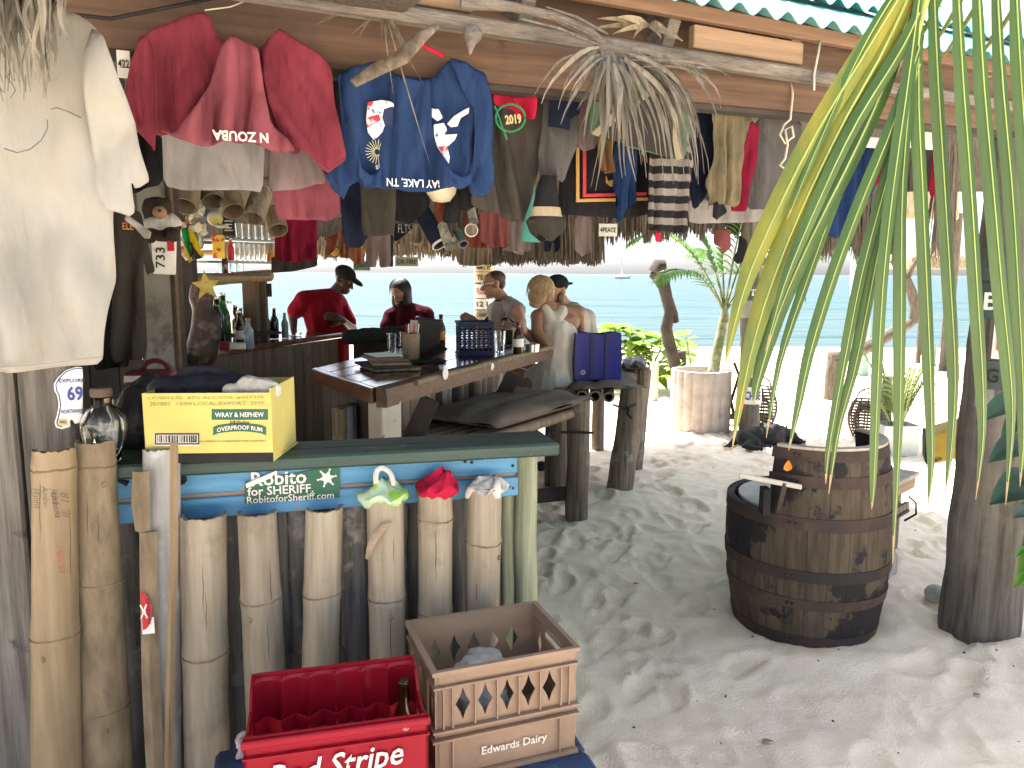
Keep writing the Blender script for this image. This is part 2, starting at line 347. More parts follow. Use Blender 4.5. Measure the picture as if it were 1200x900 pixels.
# ------------------------------------------------------------------ the sand, the sea, the sky's horizon
def vnoise(x, y, s, seed):
    r = np.random.default_rng(seed); n = 256; L = r.random((n, n))
    X = x * s; Y = y * s; xi = np.floor(X).astype(int); yi = np.floor(Y).astype(int); fx = X - xi; fy = Y - yi
    fx = fx * fx * (3 - 2 * fx); fy = fy * fy * (3 - 2 * fy); g = lambda a, b: L[a % n, b % n]
    return (g(xi, yi) * (1 - fx) + g(xi + 1, yi) * fx) * (1 - fy) + (g(xi, yi + 1) * (1 - fx) + g(xi + 1, yi + 1) * fx) * fy - .5
def dense(a, b, step, lo, hi, k=1.35):
    m = list(np.arange(a, b, step)); s = step; p = m[-1]
    while p < hi: s *= k; p += s; m.append(p)
    s = step; p = m[0]
    while p > lo: s *= k; p -= s; m.insert(0, p)
    return np.array(m)
gx = dense(-1.2, 5.2, .019, -400, 400); gy = dense(1.7, 10.5, .022, -300, 34)
X, Y = np.meshgrid(gx, gy, indexing='ij')
def shore(x, y):                             # the beach falls to the sea
    t = np.clip((y - 11) / 21, 0, 1.3); return -1.35 * t * t * (1.6 - .6 * np.minimum(t, 1))
near = np.clip(1 - np.maximum(np.abs(X - 2) - 7, 0) / 6, 0, 1) * np.clip(1 - np.maximum(np.abs(Y - 6) - 9, 0) / 8, 0, 1)
H = .05 * vnoise(X, Y, .9, 1) + .045 * vnoise(X, Y, 2.6, 2) + .026 * (.2 - np.abs(vnoise(X + .1 * vnoise(X, Y, 5, 9), Y, 4.2, 3))) + .020 * (.2 - np.abs(vnoise(X, Y, 9.5, 7))) + .014 * vnoise(X, Y, 16, 4) + .006 * vnoise(X, Y, 34, 5)
rn = random.Random(11)
for k in range(760):                         # footprints, one tread over another
    fx = rn.uniform(-.4, 4.6); fy = 2.0 + 8.2 * rn.random() ** 1.1
    if 1.0 < fx < 1.8 and 3.1 < fy < 3.8: continue
    a = rn.gauss(1.25, .55); ln = rn.uniform(.085, .14); wd_ = rn.uniform(.04, .058); dp = rn.uniform(.014, .032)
    i0, i1 = np.searchsorted(gx, (fx - .3, fx + .3)); j0, j1 = np.searchsorted(gy, (fy - .3, fy + .3))
    xs = X[i0:i1, j0:j1] - fx; ys = Y[i0:i1, j0:j1] - fy
    u = xs * math.cos(a) + ys * math.sin(a); v = -xs * math.sin(a) + ys * math.cos(a)
    v = v + .25 * u * rn.choice((-1, 1)) * (u / ln)
    w_ = wd_ * (1 + .18 * u / ln); q = np.sqrt((u / ln) ** 2 + (v / w_) ** 2)
    dent = -dp * (1 / (1 + np.exp((q - 1) * 14))) + dp * .55 * np.exp(-((q - 1.28) / .26) ** 2) * (.6 + .5 * np.sign(u + .02))
    if rn.random() < .3: dent += .0022 * np.sin(u * 2 * math.pi / .016) * np.exp(-(q / .95) ** 6)
    H[i0:i1, j0:j1] = H[i0:i1, j0:j1] * (1 - .55 * np.exp(-(q / .9) ** 4)) + dent
for (x0, y0, x1, y1, w) in ((1.0, 2.95, 2.6, 2.55, .13), (-.1, 3.9, .75, 3.0, .10), (1.75, 2.75, 2.9, 2.2, .10)):   # tread marks
    L_ = math.hypot(x1 - x0, y1 - y0); ca, sa = (x1 - x0) / L_, (y1 - y0) / L_
    u = (X - x0) * ca + (Y - y0) * sa; v = -(X - x0) * sa + (Y - y0) * ca
    mk = np.exp(-(np.abs(v) / w) ** 6) * np.exp(-(np.abs(u - L_ / 2) / (L_ / 2)) ** 8)
    H = H * (1 - .5 * mk) + mk * (.0042 * np.sin((u + .8 * np.abs(v)) * 2 * math.pi / .055) - .008)
H = H * near * .8 + shore(X, Y) - .012 * (1 - near)
H += .022 * np.exp(-(np.abs(np.hypot(X - 1.4, Y - 3.46) - .40) / .12) ** 2) + .022 * np.exp(-(np.abs(np.hypot(X - 2.07, Y - 3.35) - .25) / .12) ** 2)
nx, ny = X.shape; V = np.stack([X, Y, H], -1).reshape(-1, 3); I = np.arange(nx * ny).reshape(nx, ny)
F = np.stack([I[:-1, :-1], I[1:, :-1], I[1:, 1:], I[:-1, 1:]], -1).reshape(-1, 4)
def sand_z(x, y):
    i = min(max(np.searchsorted(gx, x), 0), nx - 1); j = min(max(np.searchsorted(gy, y), 0), ny - 1); return float(H[i, j])
g = mesh_np('sand', V, F, SAND, sm=180, kind='structure')
# sea
def sea_mat():
    m = bpy.data.materials.new('sea_water'); m.use_nodes = True; t = m.node_tree; n = t.nodes; L = t.links.new; b = n['Principled BSDF']
    tc = n.new('ShaderNodeTexCoord'); sp = n.new('ShaderNodeSeparateXYZ'); L(tc.outputs['Object'], sp.inputs[0])
    mp = n.new('ShaderNodeMapping'); mp.inputs['Scale'].default_value = (.02, .11, 1); L(tc.outputs['Object'], mp.inputs[0])
    nz = n.new('ShaderNodeTexNoise'); nz.inputs['Scale'].default_value = 1; nz.inputs['Detail'].default_value = 5; L(mp.outputs[0], nz.inputs[0])
    lg = n.new('ShaderNodeMath'); lg.operation = 'LOGARITHM'; lg.inputs[1].default_value = 10; L(sp.outputs[1], lg.inputs[0])
    a = n.new('ShaderNodeMath'); a.operation = 'MULTIPLY_ADD'; a.inputs[1].default_value = 1.1; a.inputs[2].default_value = -.55; L(nz.outputs['Fac'], a.inputs[0])
    s = n.new('ShaderNodeMath'); s.operation = 'ADD'; L(lg.outputs[0], s.inputs[0]); L(a.outputs[0], s.inputs[1])
    mr = n.new('ShaderNodeMapRange'); mr.inputs[1].default_value = 1.40; mr.inputs[2].default_value = 3.3; L(s.outputs[0], mr.inputs[0])
    cr = n.new('ShaderNodeValToRGB'); e = cr.color_ramp.elements; e[0].position = 0; e[0].color = (.030, .060, .057, 1); e[1].position = 1; e[1].color = (.017, .045, .055, 1)
    for p, c in ((.10, (.019, .050, .046)), (.26, (.0085, .042, .039)), (.45, (.0055, .037, .036)), (.68, (.0045, .035, .036)), (.84, (.009, .038, .043))):
        x = e.new(p); x.color = (*c, 1)
    L(mr.outputs[0], cr.inputs[0])
    # breaking foam and darker swell bands, put into the colour, lie along the shore
    mf = n.new('ShaderNodeMapping'); mf.inputs['Scale'].default_value = (.05, .55, 1); L(tc.outputs['Object'], mf.inputs[0])
    nf = n.new('ShaderNodeTexNoise'); nf.inputs['Scale'].default_value = 1; nf.inputs['Detail'].default_value = 7; nf.inputs['Roughness'].default_value = .7; L(mf.outputs[0], nf.inputs[0])
    fr = n.new('ShaderNodeValToRGB'); fr.color_ramp.elements[0].position = .60; fr.color_ramp.elements[1].position = .68; L(nf.outputs['Fac'], fr.inputs[0])
    ny_ = n.new('ShaderNodeMapRange'); ny_.inputs[1].default_value = 30; ny_.inputs[2].default_value = 90; ny_.inputs[3].default_value = 1; ny_.inputs[4].default_value = 0; L(sp.outputs[1], ny_.inputs[0])
    mm = n.new('ShaderNodeMath'); mm.operation = 'MULTIPLY'; L(fr.outputs[0], mm.inputs[0]); L(ny_.outputs[0], mm.inputs[1])
    mx = n.new('ShaderNodeMix'); mx.data_type = 'RGBA'; L(mm.outputs[0], mx.inputs[0]); L(cr.outputs[0], mx.inputs[6]); mx.inputs[7].default_value = (.07, .08, .08, 1)
    L(mx.outputs[2], b.inputs['Base Color']); b.inputs['Roughness'].default_value = .25; b.inputs['Specular IOR Level'].default_value = .02
    nb = n.new('ShaderNodeTexNoise'); nb.inputs['Scale'].default_value = 1; nb.inputs['Detail'].default_value = 4; mb = n.new('ShaderNodeMapping'); mb.inputs['Scale'].default_value = (.25, .9, 1); L(tc.outputs['Object'], mb.inputs[0]); L(mb.outputs[0], nb.inputs[0])
    bp = n.new('ShaderNodeBump'); bp.inputs['Strength'].default_value = .5; bp.inputs['Distance'].default_value = .5; L(nb.outputs['Fac'], bp.inputs['Height']); L(bp.outputs[0], b.inputs['Normal'])
    return m
sy = np.concatenate([np.arange(24, 90, .6), np.geomspace(90, 9000, 40)]); sx = np.concatenate([-np.geomspace(8000, 70, 24), np.arange(-60, 75, 3.0), np.geomspace(80, 8000, 24)])
SX, SY = np.meshgrid(sx, sy, indexing='ij'); SZ = -1.02 + np.clip(1 - (SY - 24) / 200, 0, 1) * (.10 * vnoise(SX + 500, SY * 4, .05, 21) + .12 * np.maximum(np.sin(SY * .42 + 3.5 * vnoise(SX + 700, SY, .04, 22)), 0) ** 6)
I = np.arange(SX.size).reshape(SX.shape); F = np.stack([I[:-1, :-1], I[1:, :-1], I[1:, 1:], I[:-1, 1:]], -1).reshape(-1, 4)
mesh_np('sea', np.stack([SX, SY, SZ], -1).reshape(-1, 3), F, sea_mat(), sm=180, kind='structure')

# ------------------------------------------------------------------ counter in front
CP = VP((0.022, 2.45, 0), 14); CYAW = 14
def optd(p): return (Vector(p) - CAMLOC).dot(CM @ Vector((0, 0, -1)))
def pipe_pts(p0, p1, prof, N, A, n=18, arc=None, wall=.012, inner_to=None, jag=0.0, seed=0):
    """rings of a bamboo pipe from p0 (bottom) to p1 (top); arc in degrees about the front (-N) direction, None = whole pipe"""
    d = p1 - p0; rs = []; rr = random.Random(seed)
    if arc is None:
        ang = [2 * math.pi * j / n for j in range(n)]
        jg = [rr.uniform(-jag, jag) for _ in ang]
        for t, r in prof: rs.append([p0 + d * t + A * (r * math.cos(a)) + N * (r * math.sin(a)) + (UP * j if t == 1 else UP * 0) for a, j in zip(ang, jg)])
        top = prof[-1]
        for t, r in ((1, top[1] - wall), (inner_to or .8, top[1] - wall)): rs.append([p0 + d * t + A * (r * math.cos(a)) + N * (r * math.sin(a)) + (UP * j if t == 1 else UP * 0) for a, j in zip(ang, jg)])
    else:
        m = n; ang = [R(-arc + 2 * arc * j / m) for j in range(m + 1)]; jg = [rr.uniform(-jag, jag) for _ in ang]
        for t, r in prof:
            o = [p0 + d * t + A * (r * math.sin(a)) - N * (r * math.cos(a)) + (UP * j if t == 1 else UP * 0) for a, j in zip(ang, jg)]
            i = [p0 + d * t + A * ((r - wall) * math.sin(a)) - N * ((r - wall) * math.cos(a)) + (UP * j if t == 1 else UP * 0) for a, j in zip(ang[::-1], jg[::-1])]
            rs.append(o + i)
    return rs
def bamboo(parent, top, bot, wt, wb, nodes, mat, off=-.06, arc=100, vp=CP, zend=.01, jag=.003, seed=0, name='bamboo_pole', wall=.012, bend=0):
    p1 = vp.pt(*top, off); pb = vp.pt(*bot, off); d = (pb - p1); k = (p1.z - zend) / (p1.z - pb.z); p0 = p1 + d * k
    r1 = wt / 2 * optd(p1) / FPX; rb = wb / 2 * optd(pb) / FPX; r0 = r1 + (rb - r1) * k
    nt_ = []
    for y in nodes:
        x = top[0] + (bot[0] - top[0]) * (y - top[1]) / (bot[1] - top[1]); q = vp.pt(x, y, off); nt_.append((q.z - p0.z) / (p1.z - p0.z))
    ks = sorted(set([0, 1] + [min(max(v, 0.01), .985) for t in nt_ for v in (t - .045, t - .016, t - .006, t, t + .006, t + .016, t + .045)] + list(np.linspace(.1, .9, 7))))
    prof = []
    for t in ks:
        r = r0 + (r1 - r0) * t
        for q in nt_:
            e = abs(t - q); r *= 1 + .055 * math.exp(-(e / .02) ** 2) - (.045 if e < .003 else 0)
        prof.append((t, r))
    rs = pipe_pts(p0, p1, prof, vp.N, vp.A, 20, arc, wall, jag=jag, seed=seed, inner_to=1 - .18 / max((p1 - p0).length, .2))
    mb = MB(); mb.rings(rs, cap=True); o = mb.done(name, mat, parent, sm=50)
    for i, q in enumerate(nt_):              # the ring scar at each joint
        if not .02 < q < .99: continue
        r = (r0 + (r1 - r0) * q) * 1.022; c = p0 + (p1 - p0) * q; m2 = MB(); ring = []
        rg = random.Random(seed * 13 + i)
        for j in range(25):
            a = R(-96 + 192 * j / 24); cc = c + vp.A * (r * math.sin(a)) - vp.N * (r * math.cos(a)) + UP * (.004 * math.sin(a * 1.7 + seed) + rg.uniform(-.0015, .0015)); ring.append(cc)
        m2.tube(ring, .0032, n=5); m2.done('node_ring', NODE, o, sm=180)
        if (seed + i) % 2 == 0:
            a = R(rg.uniform(-50, 50)); cc = c + vp.A * (r * math.sin(a)) - vp.N * (r * math.cos(a)) - UP * .045; m2 = MB(); m2.ell(cc, (.006, .006, .009), n=8); m2.done('bud_scar', NODE, o, sm=180)
    rg = random.Random(seed * 31 + 5)
    for i in range(3):                       # fine splits running along the grain
        a = R(rg.uniform(-65, 65)); t0_ = rg.uniform(.25, .8); t1_ = min(t0_ + rg.uniform(.05, .2), .97 if i else 1.0); m2 = MB(); pl = []
        for j in range(7):
            t = t0_ + (t1_ - t0_) * j / 6; rr_ = np.interp(t, [q[0] for q in prof], [q[1] for q in prof]) - .0003; aa = a + .02 * math.sin(j * 1.9 + i); pl.append(p0 + (p1 - p0) * t + vp.A * (rr_ * math.sin(aa)) - vp.N * (rr_ * math.cos(aa)))
        m2.tube(pl, [.0003, .0008, .0011, .0009, .0011, .0007, .0003], n=4); m2.done('split', W_DARK, o, sm=180)
    return o, p0, p1, r1
BAR = thing('bar_counter', 'blue and dark green bar counter fronted with split bamboo poles', 'counter', (-.55, 2.5, 0))
def cplank(name, poly_px, off0, off1, mat, bev=.004):   # plank: four corners (tl, tr, br, bl) on CP
    c = [CP.pt(x, y) for x, y in poly_px]; a = [p + CP.N * off0 for p in c]; b = [p + CP.N * off1 for p in c]
    mb = MB(); mb.hexa([a[3], a[2], b[2], b[3], a[0], a[1], b[1], b[0]], bev); return mb.done(name, mat, BAR, sm=30)
cplank('fascia_plank', [(108, 557), (608, 529), (608, 553), (108, 586)], -.015, .015, W_BLUE)
cplank('fascia_plank', [(108, 591), (608, 557), (608, 579), (108, 615)], -.018, .012, W_BLUE)
cplank('edge_strip', [(108, 585), (608, 552), (608, 558), (108, 592)], -.006, .014, W_BARE, .001)
# countertop boards
zt = 1.085
for i, (o0, o1) in enumerate(((-.085, .018), (.021, .135))):
    a0 = -1.30; a1 = .115
    a = [CP.w(a0, zt - .042, o0), CP.w(a1 - (0 if i else .0), zt - .042, o0), CP.w(a1, zt - .042, o1), CP.w(a0, zt - .042, o1)]
    mb = MB(); mb.hexa(a + [p + UP * (.042 - .002 * i) for p in a], .007); mb.done('counter_board', W_GREEN, BAR, sm=30)
def cpole(px0, px1, off, mat, ztop=1.0, name='backing_pole', seed=0, flat=.8, ybot=760):
    p = CP.pt((px0 + px1) / 2, 640, off); q = CP.pt((px0 + px1) / 2, ybot, off); r = (px1 - px0) / 2 * optd(p) / FPX
    rr = random.Random(seed); n = 8; pts = []; rad = []
    for i in range(n):
        t = i / (n - 1); b = Vector((p.x + rr.uniform(-.004, .004), p.y, 0.0)); b.z = .01 + (ztop - .01) * t; pts.append(b); rad.append(r * rr.uniform(.95, 1.05))
    mb = MB(); mb.tube(pts, rad, n=12, wob=.12, seed=seed); return mb.done(name, mat, BAR, sm=60)
for i, (a, b, o) in enumerate(((126, 162, .05), (164, 188, .07), (188, 214, .06), (258, 288, .06), (286, 306, .09), (324, 339, .06), (338, 360, .05), (398, 433, .05), (432, 452, .10), (466, 480, .09), (478, 496, .06), (496, 528, .10), (528, 548, .055), (546, 566, .11), (566, 590, .10))):
    cpole(a, b, o, W_POLE, .96, seed=i)
cpole(586, 603, .02, W_GREENPOST, 1.0, 'corner_post', 51); cpole(602, 630, .0, W_GREENPOST, 1.04, 'corner_post', 52)
c = [CP.w(-1.25, .33, .02), CP.w(.05, .33, .02), CP.w(.05, .33, .045), CP.w(-1.25, .33, .045)]
mb = MB(); mb.hexa(c + [p + UP * .09 for p in c], .004); mb.done('bottom_rail', W_POLE, BAR, sm=30)
# bamboo along the front
bm_ = {}
for k, (top, bot, wt, wb, nodes, mat, off, arc, seed) in enumerate((
    ((64, 525), (67, 900), 46, 54, (548, 742), BAMB_Y, -.16, 88, 1), ((111, 516), (124, 900), 42, 58, (545, 680, 826), BAMB_B, -.10, 100, 2),
    ((190, 524), (193, 900), 42, 38, (), BAMB_G, -.075, 80, 3),
    ((238, 602), (243, 900), 52, 50, (763,), BAMB, -.08, 100, 5), ((301, 599), (311, 795), 44, 47, (700,), BAMB, -.08, 100, 6),
    ((380, 594), (375, 795), 43, 42, (694,), BAMB, -.08, 100, 7), ((451, 580), (455, 780), 43, 42, (699,), BAMB, -.08, None, 8),
    ((510, 573), (510, 725), 41, 40, (607, 716), BAMB, -.08, None, 9), ((568, 569), (565, 718), 41, 40, (634,), BAMB, -.08, None, 10))):
    bm_[k] = bamboo(BAR, top, bot, wt, wb, nodes, mat, off, arc, seed=seed)
def slat(pts, w, mat, off, name, th=.012):
    ps = [CP.pt(x, y, off) for x, y in pts]; d = ps[-1] - ps[-2]; ps.append(ps[-1] + d * ((ps[-1].z - .01) / -d.z)); mb = MB(); n = len(ps); rs = []
    ww = list(w) + [w[-1]]
    for i, p in enumerate(ps):
        h = ww[i] / 2 * optd(p) / FPX; rs.append([p - CP.A * h, p - CP.N * th, p + CP.A * h, p + CP.A * h * .8 + CP.N * th * .4, p - CP.A * h * .8 + CP.N * th * .4])
    return mb.rings(rs).done(name, mat, BAR, sm=25)
S1 = slat([(165, 552), (165, 590), (167, 622), (174, 623), (174, 683), (177, 800), (182, 900)], (18, 20, 16, 20, 19, 20, 20), BAMB_B, -.15, 'bamboo_slat')
S2 = slat([(204, 518), (204, 640), (201, 730), (199, 830), (198, 900)], (9, 9, 10, 10, 11), BAMB_Y, -.17, 'bamboo_slat')
# handwriting on the tall bamboo, red round sticker on the split slat, rope knots
BTX = M('pen_marks', (.10, .07, .05), ro=.8); RTX = M('red_pen', (.45, .12, .06), ro=.8)
t0 = bm_[0][0]
def on_pipe(px, py, off): return CP.pt(px, py, off)
rb0 = bm_[0][3]
def pcurve(r): return lambda x, y: (0 * x, np.sqrt(np.maximum(r * r - x * x, 0)) - r)
for s_, px, py, w, m_, rot in (('Jessa\nAmber\nHanna', 54, 583, 28, BTX, -88), ('Urbana', 66, 592, 30, BTX, -84), ('IL  18', 77, 592, 30, BTX, 90), ('Beth', 60, 632, 24, RTX, -80), ('18 VA', 72, 660, 28, RTX, 95)):
    p = on_pipe(px, py, -.16 - rb0 * 1.01); a = R(rot); rt = CP.A * math.cos(a) + UP * math.sin(a); upv = -CP.A * math.sin(a) + UP * math.cos(a)
    text(s_, p - CP.N * .0, rt, upv, w * optd(p) / FPX, m_, t0, bold=-.01, shear=.3)
q = CP.pt(167, 716, -.168); st = MB(); h = .022; pr = []
for j in range(13): pr.append((-.002 + .034 * math.cos(R(-90 + 15 * j)) * .8, .055 * math.sin(R(-90 + 15 * j))))
STK_R = M('sticker_red', (.45, .015, .03), ro=.4)
st.plate([(-.004, -.068), (.028, -.068), (.028, -.02), (-.004, -.02)], [], q + CP.A * .0, CP.A, UP, .001); so_ = st.done('sticker_base', WHT, S1)
st = MB(); st.plate(pr, [], q - CP.N * .0022, CP.A, UP, .001); st2 = st.done('round_sticker', STK_R, S1)
text('NATERVAT', q + CP.A * .017 - CP.N * .004, UP, -CP.A, .075, BLKP, S1, height=.008); 
st = MB(); st.ell(q + CP.A * .004 - CP.N * .004, (.006, .002, .006), n=8); [st.bar(q + CP.A * .004 - CP.N * .004 + Vector((0, 0, .02 * s1)) + CP.A * .008 * s2, q + CP.A * .004 - CP.N * .004 - Vector((0, 0, .02 * s1)) - CP.A * .008 * s2, .004, .002, CP.N) for s1, s2 in ((1, 1), (1, -1))]; st.done('skull_mark', WHT, S1)
# green sticker on the fascia
sg = MB(); cs = [CP.pt(x, y, -.0215) for x, y in ((287, 565), (398, 545), (398, 583), (287, 590))]
sg.hexa([cs[3], cs[2], cs[2] + CP.N * .0015, cs[3] + CP.N * .0015, cs[0], cs[1], cs[1] + CP.N * .0015, cs[0] + CP.N * .0015]); SG = sg.done('campaign_sticker', GRNP, BAR)
tilt = (CP.A + UP * -.00).normalized(); e1 = (cs[2] - cs[3]).normalized(); e2 = UP
for s_, x, y, wpx, b_ in (('Robito', 327, 560, 62, .02), ('for SHERIFF.', 329, 574, 74, .015), ('RobitoforSheriff.com', 341, 583, 98, .01)):
    p = CP.pt(x, y, -.0235); text(s_, p, e1, UP, wpx * optd(p) / FPX, WHT, SG, bold=b_)
p = CP.pt(383, 560, -.0235); star = []
for j in range(12): a = math.pi / 6 * j + R(90 - 20); r = .027 if j % 2 == 0 else .0125; star.append((r * math.cos(a), r * math.sin(a)))
mb = MB(); mb.plate(star, [], p, CP.A, UP, .001)
for j in range(0, 12, 2): mb.ell(p + CP.A * star[j][0] + UP * star[j][1], (.0035, .0012, .0035), n=8)
mb.done('star_badge', WHT, SG)
mb = MB(); a = [CP.pt(x, y, -.026) for x, y in ((288, 566), (325, 551), (318, 560), (289, 572))]; mb.hexa([a[3], a[2], a[2] + CP.N * .002, a[3] + CP.N * .002, a[0] - CP.N * .012, a[1], a[1] + CP.N * .002, a[0]]); mb.done('peeled_corner', PLATE, SG)
# old rope stub and nails in the fascia
mb = MB(); rp = [CP.pt(208 + 9 * math.cos(t * .7), 562 + 5 * math.sin(t * .7), -.024) for t in range(10)]; mb.tube(rp, .008, n=6, wob=.4); mb.done('rope_stub', BLK, BAR, sm=60)
mb = MB(); rp = [CP.pt(x, y, -.05) for x, y in ((140, 540), (146, 552), (141, 563), (150, 567))]; mb.tube(rp, .009, n=6, wob=.5); mb.done('rope_stub', BLK, BAR, sm=60)
for x, y in ((601, 534), (601, 572), (597, 570), (545, 541), (553, 542), (601, 546)):
    mb = MB(); mb.ell(CP.pt(x, y, -.018), (.005, .003, .005), n=8); mb.done('nail', RUST, BAR, sm=180)
# things stuffed in the open bamboo tops
CL_G = M('lime_bag', (.42, .75, .08), (.62, .80, .62), sc=16, ro=.4, trl=.3, ramp=(.45, .55)); CL_R = fab('crimson_rag', (.50, .02, .06)); CL_W = fab('white_rag', (.62, .60, .57))
def rag(name, label, cat, k, mat, pts, seed, group=None):
    _, p0, p1, r1 = bm_[k]; rr = random.Random(seed); mb = MB()
    vs = []
    n = 26
    for i in range(9):
        t = i / 8; row = []
        for j in range(n):
            a = 2 * math.pi * j / n; rad = r1 * (.80 if i < 2 else (.86 + pts[0] * math.sin(t * math.pi)) * (1 - .75 * max(t - .5, 0) * 2)); rad *= 1 + .30 * noise.noise(Vector((math.cos(a) * 2.4, math.sin(a) * 2.4, t * 3 + seed)))
            z = -.03 + pts[1] * t + .03 * noise.noise(Vector((math.cos(a) * 2, math.sin(a) * 2, t * 2 + seed * 3))) * (t > .1)
            row.append(p1 + CP.A * (rad * math.cos(a) + pts[2] * t * t) + CP.N * rad * math.sin(a) + UP * z)
        vs.append(row)
    mb.rings(vs); return mb.done(name, mat, sm=70, label=label, cat=cat, group=group)
B = rag('plastic_bag', 'lime green and white plastic bag stuffed in a bamboo top', 'plastic bag', 6, CL_G, (.5, .075, .0), 3)
mb = MB(); p1 = bm_[6][2]; mb.tube([p1 + CP.A * .028 * math.cos(R(200 - a)) - CP.A * .0 + UP * (.035 + .055 * math.sin(R(a)) ** .7) - CP.N * .02 for a in range(0, 181, 20)], .008, n=6, flat=.5); mb.done('bag_handle', CL_W, B, sm=60)
rag('crimson_cloth', 'crumpled crimson cloth poking out of a bamboo top', 'cloth', 7, CL_R, (.35, .085, .035), 8)
rag('white_cloth', 'crumpled white cloth poking out of the bamboo nearest the green post', 'cloth', 8, CL_W, (.3, .055, .03), 14)
# dry leaf strip hanging on the middle bamboo
mb = MB(); ps = [CP.pt(x, y, -.155) for x, y in ((430, 655), (434, 640), (441, 627), (450, 617), (459, 611))]; mb.tube(ps, (.006, .010, .012, .010, .003), n=6, flat=.3); mb.done('dry_leaf', W_BARE, sm=60, label='curled brown dry leaf caught on the front of a bamboo pole', cat='leaf')

# plank wall left of the counter
PW = thing('plank_wall', 'weathered grey plank wall beside the counter', 'wall', (-1.45, 2.05, 0))
WP = VP(CP.p + CP.N * -.02, 14)
for i, (a, b, o) in enumerate(((-420, -290, 0), (-286, -170, 0), (-166, -62, 0), (-58, 28, 0), (32, 99, .004))):
    p = [WP.pt(x, 600) for x in (a, b)]; p0 = [xyz(q, 0.0) + WP.N * o for q in p]; mb = MB(); e = [p0[0], p0[1], p0[1] + WP.N * .06, p0[0] + WP.N * .06]
    mb.hexa(e + [q + UP * 2.45 for q in e], .008); mb.done('plank', W_GREY, PW, sm=30)
# back-corner post stub behind the tall bamboo
# licence plate shaped like a bear
BR = cloth('bear_plate', [(97, 430), (88, 430), (77, 434), (68, 442), (63, 450), (64, 458), (67, 463), (69, 474), (67, 486), (64, 495), (66, 501), (73, 503), (83, 500), (82, 493), (85, 491), (88, 497), (97, 494)], WP, PLATE, off=-.006, amp=0, rough=0, puff=.0, th=.003, smooth=1, cell=.004, label='white bear shaped licence plate with blue number nailed to the plank wall', cat='licence plate')
mb = MB(); mb.box(WP.pt(73.5, 494.5, -.0085), (.020, .0015, .017), frame(WP.A, WP.N, UP).to_3x3()); mb.done('yellow_sticker', M('bear_sticker', (.6, .5, .15), ro=.6), BR)
for s_, x, y, w, h_, b_ in (('EXPLORE', 84, 446, 27, .011, .02), ('69', 88, 461, 17, .042, .03), ('NORTHWEST', 86, 482, 26, .012, .02), ('DM05', 73.5, 494.5, 7, .007, .01)):
    p = WP.pt(x, y, -.0095); text(s_, p, WP.A, UP, w * optd(p) / FPX, INKB, BR, height=h_, bold=b_)
mb = MB(); ol = [WP.pt(x, y, -.0085) for x, y in ((96, 432), (88, 432), (77, 436), (69, 444), (65.5, 450), (66, 457), (69, 463), (71, 474), (69, 486), (66.5, 495), (68, 499), (73, 500))]; mb.tube(ol, .0016, n=5); mb.done('blue_border', INKB, BR)
# ------------------------------------------------------------------ box, bottle and bags on the counter
BP = vpd(172, 525, 2.10, 4)
def bpx(x, y, o=0): return BP.pt(x, y, o)
BX = thing('rum_box', 'open yellow cardboard rum box holding white rags on the counter', 'box', xyz(BP.pt(245, 530), zt))
bl = BP.sz(172, 527)[0]; br = BP.sz(320, 530)[0]; ztop = BP.sz(172, 461)[1]; zb = zt + .002; dep_ = .25
def panel(name, a, b, z0, z1, mat, th=.004):   # a, b = (along, off)
    p = BP.w(a[0], z0, a[1]); q = BP.w(b[0], z0, b[1]); d = (q - p).normalized(); n = Vector((-d.y, d.x, 0)); mb = MB(); e = [p, q, q + n * th, p + n * th]
    mb.hexa(e + [v + UP * (z1 - z0) for v in e]); return mb.done(name, mat, BX)
FRT = panel('front_panel', (bl, 0), (br, 0), zb + .028, ztop, YEL)
panel('base_shadow_band', (bl, 0), (br, 0), zb, zb + .0275, BLK)  # black strip stands in for the shadow along the box bottom
SID = panel('side_panel', (br, .001), (br + .012, dep_), zb, ztop + .012, YEL); panel('side_panel', (bl - .004, dep_), (bl - .004, .001), zb, ztop, YEL); panel('back_panel', (br + .008, dep_), (bl, dep_), zb, ztop + .01, YEL)
mb = MB(); e = [BP.w(bl + .004, zb, .005), BP.w(br - .002, zb, .005), BP.w(br + .02, zb, dep_ - .006), BP.w(bl + .004, zb, dep_ - .006)]; mb.hexa(e + [v + UP * .005 for v in e]); mb.done('bottom_panel', YEL, BX)
def bt(s_, x, y, w, mat, parent, h=None, **k): p = BP.pt(x, y, -.0016); return text(s_, p, BP.A, UP, w * optd(p) / FPX, mat, parent, height=h, **k)
GRYP = M('grey_stamp', (.22, .20, .06), ro=.7)
bt('LK/IJ01L32  63% ALC/VOL #427375', 242, 466.5, 132, GRYP, FRT, .010, bold=-.005); bt('201001  13:04 LOCAL/EXPORT  SYM', 242, 473, 130, GRYP, FRT, .010, bold=-.005)
def rect(x0, y0, x1, y1, mat, parent, name, off=-.0012, th=.001):
    e = [BP.pt(x, y, off) for x, y in ((x0, y1), (x1, y1), (x1, y0), (x0, y0))]; mb = MB(); mb.hexa([e[0], e[1], e[1] + BP.N * th, e[0] + BP.N * th, e[3], e[2], e[2] + BP.N * th, e[3] + BP.N * th]); return mb.done(name, mat, parent)
lb = rect(248, 479.5, 314, 492, GRNP, FRT, 'label_band'); bt('WRAY & NEPHEW', 281, 485.8, 56, WHT, FRT, .0135, bold=.015).location.y -= .0012
bt('White', 281, 495.2, 22, BLKP, FRT, .013, shear=.45)
rb = [];
for j in range(13): x = 250 + 62 * j / 12; rb.append((x, 503.5 - 2.6 * math.sin(math.pi * j / 12) * 1.3 + (1.5 if j in (0, 12) else 0)))
